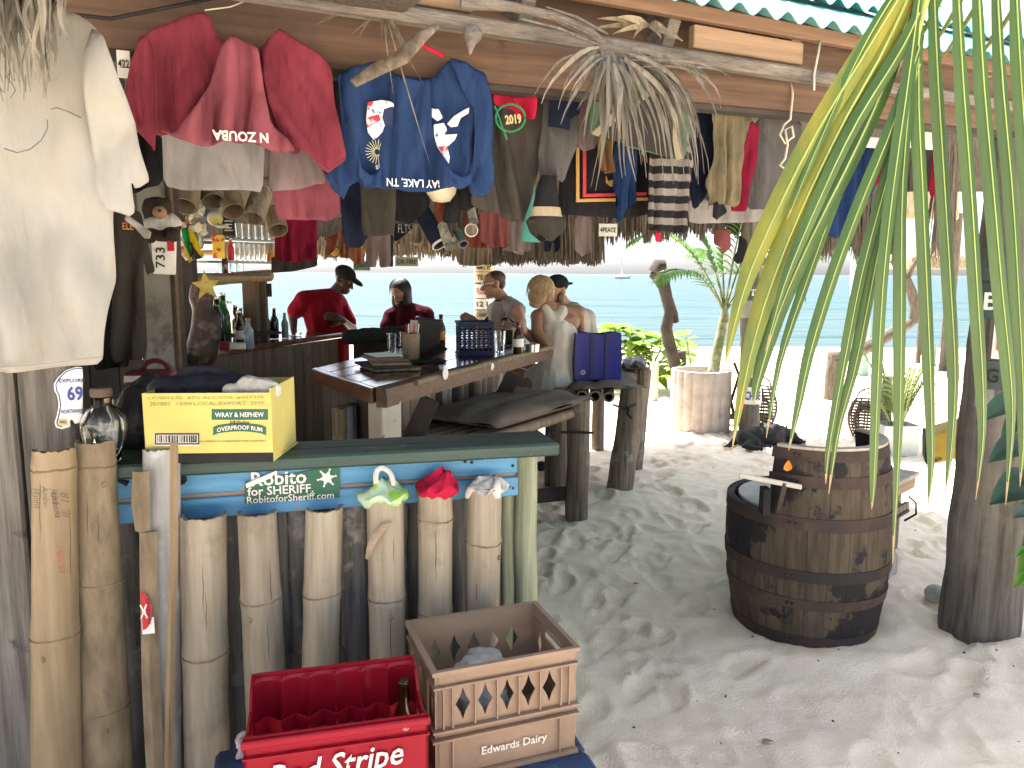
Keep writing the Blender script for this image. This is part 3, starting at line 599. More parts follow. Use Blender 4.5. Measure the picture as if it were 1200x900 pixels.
up_ = [BP.sz(x, y - 4.6) for x, y in rb]; dn_ = [BP.sz(x, y + 5.2) for x, y in rb][::-1]
mb = MB(); pts = up_ + dn_; mb.plate([(a, z) for a, z in pts], [], BP.p * 1 - UP * BP.p.z - BP.N * .0014, BP.A, UP, .0004); mb.done('ribbon', GRNP, FRT)
for x0, sgn in ((251, -1), (311, 1)):
    pp = [BP.sz(x, y) for x, y in ((x0, 505), (x0 - sgn * -4, 509), (x0 + sgn * 5, 515), (x0 + sgn * -2, 511), (x0 - sgn * 3, 514))]
bt('OVERPROOF RUM', 281, 502.2, 52, WHT, FRT, .0125, bold=.012, curve=lambda x, y: (.0035 - 1.9 * x * x, 0 * x + .0006))
bt('RUM FULL STRENGTH GUARANTEED PURE CANE SPIRIT', 268, 517, 86, BLKP, FRT, .0045)
bc = rect(181, 508, 234, 522.5, WHT, FRT, 'barcode_label', off=-.002); rr = random.Random(3); x = 184.5
f_ = MB()
for (x0, y0, x1, y1) in ((181.5, 508, 233.5, 509.5), (181.5, 519.5, 233.5, 521), (181.5, 508, 183, 521), (232, 508, 233.5, 521)):
    e = [BP.pt(a, b, -.0032) for a, b in ((x0, y1), (x1, y1), (x1, y0), (x0, y0))]; f_.hexa([e[0], e[1], e[1] + BP.N * .001, e[0] + BP.N * .001, e[3], e[2], e[2] + BP.N * .001, e[3] + BP.N * .001])
while x < 230:
    w = rr.choice((.5, .8, 1.3, 1.8)); e = [BP.pt(a, b, -.0026) for a, b in ((x, 518.6), (x + w, 518.6), (x + w, 510.2), (x, 510.2))]; f_.hexa([e[0], e[1], e[1] + BP.N * .0006, e[0] + BP.N * .0006, e[3], e[2], e[2] + BP.N * .0006, e[3] + BP.N * .0006]); x += w + rr.choice((.5, .8, 1.2))
f_.done('barcode_bars', BLKP, FRT, kind='stuff')
def lump(name, label, cat, prims, mat, voxel=.006, nz=.012, sc=14, it=3, parent=None, group=None):
    mb = MB()
    for p in prims: mb.ell(*p) if len(p) == 2 else mb.cap_seg(*p)
    o = mb.done(name, mat, parent, sm=180, label=label, cat=cat, group=group); fuse(o, voxel, it)
    if nz:
        tx = bpy.data.textures.new('crumple', 'CLOUDS'); tx.noise_scale = 1 / sc; tx.noise_depth = 2; dm = o.modifiers.new('Displace', 'DISPLACE'); dm.texture = tx; dm.strength = nz; dm.mid_level = .5
    return o
e1_ = BP.pt(303, 452, .07); e2_ = BP.pt(272, 457, .06); e3_ = BP.pt(310, 462, .1)
lump('white_towel', 'rolled white towel sticking out of the yellow rum box', 'towel', [(e1_ - BP.A * .03, .034, e1_ + BP.A * .035 - UP * .012, .03), (e2_, (.028, .028, .02)), (BP.pt(292, 470, .1), (.08, .06, .06))], fab('towel', (.62, .61, .58)), nz=.012)
lump('red_cloth', 'small red cloth tucked in the corner of the yellow box', 'cloth', [(BP.pt(319, 455, .09), (.022, .025, .012))], CL_R, nz=.008)
# skull-shaped bottle
sk0 = atd(124, 534, 2.12); SKB = thing('skull_bottle', 'clear glass skull bottle with a wooden stopper on the counter', 'bottle', xyz(sk0, zt + .0005))
pr = [(.0001, 0), (.030, 0), (.036, .006), (.038, .02), (.042, .04), (.050, .062), (.055, .085), (.055, .105), (.049, .128), (.036, .146), (.020, .156), (.0175, .162), (.0175, .176), (.0145, .176), (.0145, .16), (.030, .142), (.049, .105), (.046, .07), (.036, .03), (.030, .010), (.0001, .006)]
mb = MB(); mb.lathe(pr, 40, Matrix.Translation(BASE[SKB.name]) @ Matrix.Diagonal((1.08, 1.15, 1.06, 1)))
fd = Vector((.25, -1, 0)).normalized(); sd_ = Vector((1, .25, 0)).normalized(); b0 = BASE[SKB.name]
for v in mb.bm.verts:
    q = v.co - b0; a = q.dot(sd_); f = q.dot(fd); z = q.z
    if f > 0:
        for ex, ez, rr_, dp in ((-.021, .082, .016, .017), (.021, .082, .016, .017), (0, .060, .009, .009)):
            e = ((a - ex) / rr_) ** 2 + ((z - ez) / rr_) ** 2; v.co -= fd * dp * math.exp(-e)
        if z < .045: v.co += fd * .006 * math.cos(a * 150)
mb.done('bottle_body', GLASS, SKB, sm=180)
mb = MB(); mb.lathe([(.0001, .168), (.014, .168), (.015, .188), (.026, .188), (.029, .192), (.029, .208), (.026, .213), (.0001, .213)], 24, Matrix.Translation(b0)); mb.done('stopper', CORK, SKB, sm=40)
mb = MB(); mb.lathe([(.0185, .163), (.0195, .163), (.0195, .184), (.0185, .184)], 24, Matrix.Translation(b0)); mb.done('neck_label', W_PALE, SKB, sm=40)
# black bags behind the box
g0 = atd(165, 500, 2.40)
lump('black_bag', 'slumped black leather bag behind the glass skull bottle', 'bag', [(atd(160, 500, 2.36), (.07, .06, .13)), (atd(178, 470, 2.42), (.09, .07, .07)), (atd(150, 530, 2.36), (.05, .06, .09)), (atd(140, 470, 2.42), .025, atd(175, 452, 2.42), .045)], M('black_leather', (.022, .022, .024), (.012, .012, .013), sc=10, ro=.45, bump=.4, bsc=60), nz=.02, sc=9)
lump('dark_jacket', 'crumpled dark navy jacket heaped in the back of the yellow box', 'jacket', [(atd(200, 455, 2.24), (.075, .06, .035)), (atd(232, 452, 2.25), (.075, .06, .04)), (atd(262, 453, 2.24), (.055, .06, .036)), (atd(218, 438, 2.27), .026, atd(255, 437, 2.29), .02), (atd(255, 437, 2.29), .02, atd(283, 447, 2.27), .024), (atd(190, 470, 2.24), (.05, .07, .05)), (atd(240, 470, 2.24), (.10, .07, .05))], M('navy_cloth', (.02, .022, .035), (.011, .012, .02), sc=14, ro=.85, bump=.3, bsc=80), nz=.022, sc=14)
RC = thing('red_case', 'maroon hard case with a pale label standing in the dark corner', 'case', atd(175, 445, 2.75))
MAR = M('maroon_case', (.13, .012, .025), ro=.5); c = atd(176, 432, 2.75)
MB().boxz(c - UP * .03, (.16, .10, .05), 10, .01).done('case_body', MAR, RC, sm=40); MB().boxz(c - UP * .03 + Vector((-.015, -.053, 0)), (.10, .003, .022), 10).done('case_label', PLATE, RC)
mb = MB(); mb.tube([c + Vector((-.05 + .1 * i / 8 + .02, 0, -.005 + .035 * math.sin(math.pi * i / 8) ** .6)) for i in range(9)], .009, n=8); mb.done('case_handle', MAR, RC, sm=60)

# ------------------------------------------------------------------ crates in front
ZB = .315
BN = thing('painted_bench', 'low dark blue painted bench under the two plastic crates', 'bench', (-.2, 1.95, 0))
BLP = M('dark_blue_paint', (.03, .07, .16), (.012, .02, .035), sc=6, ro=.5, bump=.4, c3=(.10, .22, .34), c3s=7, c3p=(.6, .72))
bv = VP((.0, 1.86, 0), 17)
for o in (-.10, .045, .19):
    e = [bv.w(-.75, ZB - .055, o), bv.w(.235, ZB - .055, o), bv.w(.235, ZB - .055, o + .138), bv.w(-.75, ZB - .055, o + .138)]; MB().hexa(e + [p + UP * .054 for p in e], .012).done('bench_board', BLP, BN, sm=30)
for a in (-.66, .17):
    for o in (-.06, .28): MB().tube([bv.w(a, .0, o), bv.w(a, ZB - .056, o)], .035, n=10).done('leg', BLP, BN, sm=50)
# tan crate
fl = atz(510, 791, .615); fr = atz(675, 761, .615); A = (fr - fl); A.z = 0; LW = A.length; A.normalize(); N = Vector((-A.y, A.x, 0)); LD = .30; HT = .615 - ZB
CT = thing('dairy_crate', 'tan plastic dairy crate with diamond cut-outs', 'crate', xyz((fl + fr) / 2 + N * .15, ZB)); o0 = xyz(fl, ZB)
def dia(cx, cz, w, h): return [(cx, cz - h), (cx + w * .36, cz - h * .5), (cx + w, cz), (cx + w * .36, cz + h * .5), (cx, cz + h), (cx - w * .36, cz + h * .5), (cx - w, cz), (cx - w * .36, cz - h * .5)]
xs5 = [LW * (.19 + .155 * i) for i in range(5)]
MB().plate([(0, 0), (LW, 0), (LW, HT), (0, HT)], [dia(x, .205, .020, .045) for x in xs5], o0 + N * .006, A, UP, -.005).done('crate_wall', TAN_P, CT)
MB().plate([(0, 0), (LW, 0), (LW, HT), (0, HT)], [dia(x, .205, .020, .045) for x in xs5], o0 + N * (LD - .005), A, UP, -.005).done('crate_wall', TAN_P, CT)
def slot(c, z, w, h): return [(c + w * math.cos(t) * (1), z + h * math.sin(t)) for t in [2 * math.pi * k / 16 for k in range(16)]]
hs = [(LD / 2 - .06, .235), (LD / 2 + .06, .235), (LD / 2 + .06, .262), (LD / 2 + .045, .272), (LD / 2 - .045, .272), (LD / 2 - .06, .262)]
for o in (.0, LW - .006): MB().plate([(0.006, 0), (LD - .006, 0), (LD - .006, HT), (.006, HT)], [hs, dia(.05, .2, .014, .04), dia(LD - .05, .2, .014, .04)], o0 + A * (o + .005), N, UP, .005).done('crate_wall', TAN_P, CT)
e = [o0 + A * .006 + N * .006, o0 + A * (LW - .006) + N * .006, o0 + A * (LW - .006) + N * (LD - .006), o0 + A * .006 + N * (LD - .006)]; MB().hexa([p + UP * .004 for p in e] + [p + UP * .012 for p in e]).done('crate_floor', TAN_P, CT)
def rim(zc, h, out, name):
    mb = MB(); ps = [o0 - A * out - N * out, o0 + A * (LW + out) - N * out, o0 + A * (LW + out) + N * (LD + out), o0 - A * out + N * (LD + out)]
    ins_ = [o0 + A * .004 + N * .004, o0 + A * (LW - .004) + N * .004, o0 + A * (LW - .004) + N * (LD - .004), o0 + A * .004 + N * (LD - .004)]
    for i in range(4):
        j = (i + 1) % 4; e = [ps[i], ps[j], ins_[j], ins_[i]]; mb.hexa([p + UP * (zc - h / 2) for p in e] + [p + UP * (zc + h / 2) for p in e])
    bmesh.ops.remove_doubles(mb.bm, verts=list(mb.bm.verts), dist=1e-5); return mb.done(name, TAN_P, CT)
rim(HT + .003, .012, .009, 'top_rim'); rim(.262, .005, .006, 'rib_band'); rim(.143, .006, .009, 'rib_band'); rim(.118, .006, .010, 'rib_band'); rim(.006, .012, .008, 'bottom_rim')
for x in [LW * (.19 + .155 * (i - .5)) for i in range(6)] + [.02, LW - .02]:
    MB().box(o0 + A * x - N * .0025 + UP * .205, (.004, .007, .112), frame(A, N, UP).to_3x3()).done('rib', TAN_P, CT)
for x in (.045, LW - .045): MB().box(o0 + A * x - N * .002 + UP * .064, (.005, .006, .105), frame(A, N, UP).to_3x3()).done('rib', TAN_P, CT)
for x in (.07, .15, .23): MB().box(o0 - A * .002 + N * x + UP * .2, (.006, .004, .11), frame(A, N, UP).to_3x3()).done('rib', TAN_P, CT)
text('Edwards Dairy', o0 + A * LW * .55 - N * .002 + UP * .062, A, UP, .185, WHT, CT, bold=.012)
lump('clear_bag', 'crumpled clear plastic bag lying in the tan dairy crate', 'plastic bag', [(o0 + A * .17 + N * .17 + UP * .10, (.09, .08, .09)), (o0 + A * .20 + N * .20 + UP * .20, (.055, .05, .05)), (o0 + A * .15 + N * .18 + UP * .18, (.05, .05, .05))], M('clear_plastic', (.62, .62, .62), (.5, .5, .5), ro=.3, trl=.45, spec=.6), nz=.05, sc=16, voxel=.005)
# red crate
fl = atz(284, 868, .60); fr = atz(502, 838, .60); A = (fr - fl); A.z = 0; LW = A.length; A.normalize(); N = Vector((-A.y, A.x, 0)); LD = .265; HT = .60 - ZB
RD = thing('beer_crate', 'bright red plastic beer crate with white lettering', 'crate', xyz((fl + fr) / 2 + N * .13, ZB)); o0 = xyz(fl, ZB)
MB().plate([(0, 0), (LW, 0), (LW, HT), (0, HT)], [], o0 + N * .006, A, UP, -.006).done('crate_wall', RED_P, RD)
fx = frame(A, N, UP).to_3x3()
MB().box(o0 + A * LW / 2 - N * .002 + UP * (HT - .012), (LW + .008, .012, .018), fx, .003).done('rim_band', RED_P, RD); MB().box(o0 + A * LW / 2 - N * .002 + UP * (HT - .045), (LW + .004, .008, .004), fx).done('rim_band', RED_P, RD)
for o in (0, LW - .006):
    prof_ = [(0.006, 0), (LD, 0), (LD, HT + .012), (LD * .78, HT + .005), (LD * .62, HT - .03), (LD * .3, HT - .03), (.006, HT)]
    MB().plate(prof_, [[(LD * .36, .17), (LD * .62, .17), (LD * .62, .21), (LD * .36, .21)]], o0 + A * o, N, UP, .006).done('crate_wall', RED_P, RD)
# back wall with scalloped bottle pockets
nb = 6; mb = MB(); g = []
for i in range(nb * 8 + 1):
    x = .006 + (LW - .012) * i / (nb * 8); ph = (i % 8) / 8; dpt = .016 * abs(math.sin(math.pi * ph)) ** .6
    g.append([o0 + A * x + N * (LD - .024 + dpt) + UP * z for z in (.005, HT * .5, HT - .004 + .010 * (1 - abs(2 * ph - 1)) * 0)])
mb.sheet(g); mb.done('pocket_wall', RED_P, RD, sm=35); MB().plate([(0, 0), (LW, 0), (LW, HT + .012), (0, HT + .012)], [], o0 + N * LD, A, UP, -.006).done('crate_wall', RED_P, RD)
e = [o0 + A * .006 + N * (LD - .024), o0 + A * (LW - .006) + N * (LD - .024), o0 + A * (LW - .006) + N * (LD - .001), o0 + A * .006 + N * (LD - .001)]
mb = MB()
for i in range(nb * 8):
    x0 = .006 + (LW - .012) * i / (nb * 8); x1 = .006 + (LW - .012) * (i + 1) / (nb * 8); d0 = .016 * abs(math.sin(math.pi * (i % 8) / 8)) ** .6; d1 = .016 * abs(math.sin(math.pi * ((i + 1) % 8) / 8)) ** .6 if (i + 1) % 8 else 0
    mb.bm.faces.new([mb.bm.verts.new(p) for p in (o0 + A * x0 + N * (LD - .024 + d0) + UP * (HT - .004), o0 + A * x1 + N * (LD - .024 + d1) + UP * (HT - .004), o0 + A * x1 + N * (LD - .004) + UP * (HT + .004), o0 + A * x0 + N * (LD - .004) + UP * (HT + .004))])
mb.done('pocket_rim', RED_P, RD)
zd = HT * .74                                    # zigzag dividers
for r_ in range(3):
    y0 = LD * (.20 + .27 * r_); mb = MB(); pts = []
    for i in range(nb * 2 + 1): pts.append(o0 + A * (.006 + (LW - .012) * i / (nb * 2)) + N * (y0 + (.014 if i % 2 else -.014)))
    for p, q in zip(pts, pts[1:]):
        d = (q - p).normalized(); n2 = Vector((-d.y, d.x, 0)) * .0016; mb.hexa([p - n2 + UP * .02, q - n2 + UP * .02, q + n2 + UP * .02, p + n2 + UP * .02, p - n2 + UP * zd, q - n2 + UP * zd, q + n2 + UP * zd, p + n2 + UP * zd])
    mb.done('divider', RED_P, RD)
for i in range(1, nb):
    x = .006 + (LW - .012) * i / nb; mb = MB(); p = o0 + A * x + N * .008; q = o0 + A * x + N * (LD - .022); mb.bar(p + UP * zd * .5, q + UP * zd * .5, .0032, zd - .03); mb.done('divider', RED_P, RD)
for i in range(nb): MB().lathe([(.030, HT - .05), (.034, HT - .05), (.034, HT - .044), (.030, HT - .044)], 18, frame(A, N, UP, o0 + A * (.006 + (LW - .012) * (i + .5) / nb) + N * .036)).done('bottle_ring', RED_P, RD, sm=40)
MB().plate([(0, 0), (LW, 0), (LW, LD), (0, LD)], [], o0 + UP * .004, A, N, .008).done('crate_floor', RED_P, RD)
text('Red Stripe', o0 + A * LW * .49 - N * .0015 + UP * .186, (A + UP * .06), (UP - A * .06), .30, WHT, RD, height=.078, bold=.012, shear=.28)
text('R', o0 + A * LW * .872 - N * .0015 + UP * .262, A, UP, .005, WHT, RD); MB().lathe([(.0062, 0), (.0070, 0), (.0070, .001), (.0062, .001)], 20, frame(A, UP, -N, o0 + A * LW * .872 - N * .001 + UP * .262)).done('registered_ring', WHT, RD)
def beer(name, label, base, h=.215, r=.031, mat=GLASS_D, cap=True, lab=None, tilt=None, group=None, cat='bottle'):
    T = thing(name, label, cat, base, group); b = Vector(base); s = h / .215
    m = Matrix.Translation(b) @ (tilt or Matrix.Identity(4))
    MB().lathe([(.0001, 0), (r * .94, 0), (r, .004 * s), (r, .12 * s), (r * .9, .137 * s), (r * .48, .163 * s), (r * .42, .2 * s), (r * .47, .202 * s), (r * .47, .212 * s), (r * .36, .215 * s), (.0001, .214 * s)], 18, m).done('bottle_body', mat, T, sm=60)
    if lab: MB().lathe([(r * 1.015, .045 * s), (r * 1.025, .046 * s), (r * 1.025, .098 * s), (r * 1.015, .099 * s)], 18, m).done('paper_label', lab, T, sm=60)
    if cap: MB().lathe([(.0001, .219 * s), (r * .46, .219 * s), (r * .52, .208 * s), (r * .48, .206 * s)], 14, m).done('cap', STEEL if cap is True else cap, T, sm=40)
    return T
beer('beer_bottle', 'empty brown bottle standing at the far corner of the red crate', o0 + A * (LW * 5.5 / 6) + N * (LD - .06) + UP * .013, cap=False, h=.255, r=.035)
beer('beer_bottle', 'brown bottle low in the red crate beside its label side', o0 + A * (LW * .5 / 6) + N * .04 + UP * .013, cap=False, h=.2)
lump('paper_scrap', 'crumpled pale paper scrap behind the red crate', 'paper', [(atz(274, 894, .34) + Vector((0, .07, 0)), (.02, .025, .032))], M('scrap', (.45, .36, .38), (.3, .2, .22), sc=20, ro=.8), nz=.045, sc=30, voxel=.004)
# ------------------------------------------------------------------ roof
RF = thing('bar_roof', 'beach bar roof of turquoise tin with thatch and timber eave', 'roof', (0, 4, 2.2))
BM_ = VP(atd(575, 101, 2.5), 20)
def beam(vp, x0, x1, z, h, w, mat, name, parent, bev=.004, off=0):
    e = [vp.w(x0, z, off), vp.w(x1, z, off), vp.w(x1, z, off + w), vp.w(x0, z, off + w)]; return MB().hexa(e + [p + UP * h for p in e], bev).done(name, mat, parent, sm=30)
zbm = BM_.p.z
beam(BM_, -2.2, 2.9, zbm + .006, .30, .05, W_BEAM, 'front_beam', RF)
beam(BM_, -2.2, 2.9, zbm - .012, .017, .062, W_DARK, 'beam_strip', RF, .001, -.006)
text('N 61 WE', BM_.pt(590, 66, -.002), UP, -BM_.A, .16, M('faded_stamp', (.13, .075, .045), ro=.9), RF, height=.03, bold=.02)
E1 = atd(357, 0, 2.05); E2 = atd(967, 90, 2.81); EV = VP(E1, math.degrees(math.atan2(E2.y - E1.y, E2.x - E1.x)))
beam(EV, -1.6, 3.4, 2.279, .042, .05, W_ROUGH, 'eave_batten', RF, .008, -.02)
beam(EV, .27, 3.4, 2.415, .045, .03, W_FASCIA, 'fascia_board', RF, .003, -.01)
for (x0, y0, x1, y1) in ((428, -6, 553, 8), (812, 52, 940, 70)):
    a = EV.sz(x0, y0, .02)[0]; b = EV.sz(x1, y1, .02)[0]; beam(EV, a, b, 2.338, .072, .03, W_PALE, 'blocking_board', RF, .003, .015)
for a in np.linspace(-1.4, 3.2, 10):           # rafters running up under the tin
    p = EV.w(a, 2.375, .04); MB().bar(p, p + EV.N * 2.4 + UP * 1.36, .045, .09, bev=.003).done('rafter', W_ROUGH, RF)
    p = BM_.w(a, zbm - .0, .3); 
PITCH = math.tan(R(27)); qr = 2.35
def slope_pt(a, q, dz=0): return EV.w(a, 2.468 + PITCH * q + dz, q - .03)
def tin(a0, a1, q0, q1, dz, name='tin_sheet'):
    n = int((a1 - a0) / .0125); g = []
    for j in (0, 1):
        q = (q0, q1)[j]; g.append([slope_pt(a0 + (a1 - a0) * i / n, q, dz + .016 * math.sin(2 * math.pi * (a0 + (a1 - a0) * i / n) / .1)) for i in range(n + 1)])
    mb = MB().sheet(g); mb.solid(.0025); return mb.done(name, TIN, RF, sm=50)
for i in range(7):
    tin(-1.62 + i * .86, -1.62 + (i + 1) * .86 + .04, -.05, .62, .0 + .004 * (i % 2)); tin(-1.62 + i * .86, -1.62 + (i + 1) * .86 + .04, .40, 1.75, .05 + .004 * (i % 2)); tin(-1.62 + i * .86, -1.62 + (i + 1) * .86 + .04, 1.55, qr + .05, .10 + .004 * (i % 2))
# rear slope: palm thatch down to the far eave
ridge = 2.468 + PITCH * qr
QF = 4.95
def rear(a, t, dz=0): q = qr + (QF - qr) * t; return EV.w(a, ridge + .06 - (ridge - 2.12) * t + dz, q)
g = [[rear(a, t, .03 * noise.noise(Vector((a * 3, t * 4, 0)))) for a in np.linspace(-3.4, 4.2, 40)] for t in np.linspace(0, 1, 12)]
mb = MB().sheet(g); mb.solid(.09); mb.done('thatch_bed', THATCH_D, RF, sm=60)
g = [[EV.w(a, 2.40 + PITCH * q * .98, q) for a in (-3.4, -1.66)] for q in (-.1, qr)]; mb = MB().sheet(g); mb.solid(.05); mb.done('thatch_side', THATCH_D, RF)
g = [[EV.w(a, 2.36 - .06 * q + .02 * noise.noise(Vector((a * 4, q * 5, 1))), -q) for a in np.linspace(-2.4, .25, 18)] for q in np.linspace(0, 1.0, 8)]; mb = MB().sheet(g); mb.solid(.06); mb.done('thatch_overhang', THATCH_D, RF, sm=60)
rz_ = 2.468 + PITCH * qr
g = [[EV.w(a, z, q) for a in np.linspace(-3.4, 4.4, 20)] for q, z in ((qr - .35, rz_ + .02), (qr - .02, rz_ + .21), (qr + .02, rz_ + .21), (qr + .45, rz_ + .0))]; mb = MB().sheet(g); mb.solid(.05); mb.done('ridge_leak_cap', THATCH_D, RF)  # unseen cap added so no sunlight leaks through the ridge
# gable walls of palm matting close the two ends above head height
for a, nm in ((-3.35, 'gable_mat'),):
    e = [EV.w(a, 1.0, .2), EV.w(a, 2.3, -.0), EV.w(a, ridge, qr), EV.w(a, 2.1, QF), EV.w(a, 1.0, QF)]
    mb = MB(); vs = [mb.bm.verts.new(p) for p in e]; mb.bm.faces.new(vs); mb.solid(.05); mb.done(nm, THATCH_D, RF)
rr = random.Random(5)
def fringe(name, px0, px1, ytop, ybot, d0, d1, n, mat, jit=.25, w=.02, parent=RF, layers=3, thick=.14):
    mb = MB()
    for i in range(n):
        t = rr.random(); px = px0 + (px1 - px0) * t; d = d0 + (d1 - d0) * t + rr.uniform(-thick, thick)
        a = atd(px, ytop + rr.uniform(-8, 8), d); yb = ybot(px) if callable(ybot) else ybot
        b = atd(px, yb, d); ln = (a.z - b.z) * rr.uniform(1 - jit, 1.03); mb.strip(a, (rr.uniform(-.06, .06), rr.uniform(-.05, .05), -1), ln, w * rr.uniform(.5, 1.3), (1, rr.uniform(-.5, .5), 0), tip=.3, n=2)
    return mb.done(name, mat, parent, kind='stuff', recalc=False)
def ybA(px): return 308 + 2 * math.sin(px * .21) + 1.5 * math.sin(px * .9) - (8 if px < 545 else 0)
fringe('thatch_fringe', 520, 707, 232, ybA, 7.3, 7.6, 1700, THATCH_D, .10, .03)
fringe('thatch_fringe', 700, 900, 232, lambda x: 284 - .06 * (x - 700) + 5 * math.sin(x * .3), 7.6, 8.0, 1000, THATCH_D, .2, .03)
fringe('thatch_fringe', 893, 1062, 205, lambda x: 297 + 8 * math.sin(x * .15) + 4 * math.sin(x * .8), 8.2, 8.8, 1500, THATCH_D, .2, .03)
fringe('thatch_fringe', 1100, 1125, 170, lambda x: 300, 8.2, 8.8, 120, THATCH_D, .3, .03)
fringe('thatch_fringe', 250, 540, 285, lambda x: 303 + 3 * math.sin(x * .5), 7.0, 7.3, 900, STRAWM, .35, .02)
p = atd(150, 297, 7.1); q = atd(565, 290, 7.4); mb = MB(); mb.tube([p.lerp(q, t) for t in np.linspace(0, 1, 12)], .035, n=8, wob=.2); mb.done('eave_pole', W_PALE, RF, sm=60)
p = atd(440, 278, 7.2); q = atd(560, 272, 7.4); mb = MB(); mb.bar(p, q, .06, .13); mb.done('eave_board', W_BENCH, RF)
# thatch skirt closing the gap between the eave and the fringe
mb = MB()
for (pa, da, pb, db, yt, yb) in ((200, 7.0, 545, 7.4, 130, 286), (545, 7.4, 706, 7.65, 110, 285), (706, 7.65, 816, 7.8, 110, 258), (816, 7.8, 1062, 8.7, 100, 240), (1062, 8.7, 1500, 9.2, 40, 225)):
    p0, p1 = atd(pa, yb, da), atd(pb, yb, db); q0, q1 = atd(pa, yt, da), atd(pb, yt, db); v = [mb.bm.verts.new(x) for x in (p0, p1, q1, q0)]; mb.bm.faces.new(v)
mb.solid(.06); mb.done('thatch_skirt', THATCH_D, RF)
# the cross beams and cords overhead that carry the clothes
for q, z in ((.9, 2.5), (2.0, 2.62), (3.1, 2.55), (4.2, 2.3)):
    mb = MB(); mb.tube([EV.w(a, z, q) for a in (-3.3, -1, 1, 3.6)], .045, n=8); mb.done('cross_pole', W_ROUGH, RF, sm=60)
# dry palm leaves hanging along the eave
def fan(name, label, px, py, d, spec, mat, parent=None, stem=None, w=.022):
    T = thing(name, label, 'palm leaves', atd(px, py, d)); c = atd(px, py, d)
    for (tx, ty, ww, dr) in spec:
        b = atd(tx, ty, d - .03 + rr.uniform(-.06, .02)); mid = Vector((c.x + (b.x - c.x) * min(1, .35 + .4 * dr), c.y - .04, c.z + (b.z - c.z) * max(.05, .45 - .35 * dr) + .035 * dr)); n = 7; mb = MB(); r0 = []; g = []
        for i in range(n + 1):
            t = i / n; p = c * (1 - t) ** 2 + mid * 2 * t * (1 - t) + b * t * t; wv = .72 * ww * (1 - .9 * t ** 1.8) * (.35 + .65 * min(1, t * 4)) / 2; sd = (b - c).cross(Vector((0, 1, 0))); sd = Vector((sd.x, rr.uniform(-.01, .01), sd.z)).normalized(); r0.append((p - sd * wv, p + Vector((0, .35 * wv, 0)), p + sd * wv))
        for a_, b_ in zip(r0, r0[1:]):
            pass
        mb.sheet([list(x) for x in r0]); mb.solid(.0012); mb.done('leaf_blade', mat, T, sm=60)
    if stem:
        mb = MB(); mb.tube([atd(*s) for s in stem], [.012, .016, .018, .022][:len(stem)], n=8, wob=.2); mb.done('stem', W_ROUGH, T, sm=60)
    return T
def blades(T, spec, mat, d, seed):
    r2 = random.Random(seed)
    for (bx, by, tx, ty, wpx, out) in spec:
        dd = d + r2.uniform(-.07, .05); A0 = atd(bx, by, dd); B0 = atd(tx, ty, dd + r2.uniform(-.05, .05)); n = 8; rows = []
        M0 = Vector((A0.x + (B0.x - A0.x) * out, (A0.y + B0.y) / 2 - .03, A0.z + (B0.z - A0.z) * (.30 if out > .5 else .5) + .02)); tw = r2.uniform(-.9, .9); tw2 = r2.uniform(-1.2, 1.2); W_ = wpx * optd(A0) / FPX
        for i in range(n + 1):
            t = i / n; p = A0 * (1 - t) ** 2 + M0 * 2 * t * (1 - t) + B0 * t * t; p += Vector((.006 * math.sin(t * 7 + tw * 5), .01 * math.sin(t * 5 + tw2 * 4), 0)); q = A0 * (1 - t) * -2 + M0 * 2 * (1 - 2 * t) + B0 * 2 * t
            sd = q.cross(Vector((0, 1, 0))).normalized(); a_ = tw + tw2 * t; sd = (sd * math.cos(a_) + Vector((0, 1, 0)) * math.sin(a_)).normalized(); nr = q.cross(sd).normalized(); w = W_ * (.45 + .55 * min(1, t * 3)) * (1 - .88 * max(0, t - .3) / .7) / 2
            rows.append([p - sd * w + nr * w * .5, p, p + sd * w + nr * w * .5])
        mb = MB(); mb.sheet(rows); mb.solid(.0008); mb.done('leaf_blade', mat, T, sm=80)
r2 = random.Random(31); T = thing('dry_palm_frond', 'dried grey palm frond with a knobbly stem hanging over the timber beam', 'palm leaves', atd(712, 72, 2.33)); sp_ = []
for i in range(62):
    k = i / 61; tx = 640 + 200 * k ** .8 + r2.uniform(-14, 14); ty = (150 if tx < 690 else 200 if tx < 830 else 130) + r2.uniform(-45, 25); bx = 700 + 45 * k + r2.uniform(-6, 6); by = 58 + 26 * (1 - abs(2 * k - 1)) * .6 + r2.uniform(-5, 6); sp_.append((bx, by, tx, ty, r2.uniform(3.5, 9), .25 + .6 * min(1, abs(tx - bx) / 80)))
for i in range(5): sp_.append((735 + i * 6, 68 + i * 3, 790 + r2.uniform(0, 70), 88 + r2.uniform(0, 22), r2.uniform(2, 4), .8))
blades(T, sp_, STRAW_G, 2.31, 8)
mb = MB(); mb.tube([atd(x, y, q) for x, y, q in ((716, 76, 2.33), (706, 52, 2.31), (690, 36, 2.29), (650, 20, 2.26), (600, 8, 2.23), (540, 2, 2.2))], [.02, .017, .014, .013, .014, .018], n=9, wob=.3, flat=.7); mb.done('stem', W_ROUGH, T, sm=60)
for x0, y0, x1, y1 in ((590, 2, 700, 44), (610, 22, 700, 52), (640, 8, 712, 40)): mb = MB(); mb.tube([atd(x0, y0, 2.24), atd((x0 + x1) / 2, (y0 + y1) / 2 - 4, 2.25), atd(x1, y1, 2.29)], [.004, .007, .006], n=6, flat=.5); mb.done('fibre_strip', STRAW_G, T, sm=60)
mb = MB(); mb.ell(atd(712, 74, 2.31), (.032, .028, .036), n=12); mb.done('cut_frond_butt', W_ROUGH, sm=180, label='round cut butt of the dried frond above the camouflage cloth', cat='palm stem')
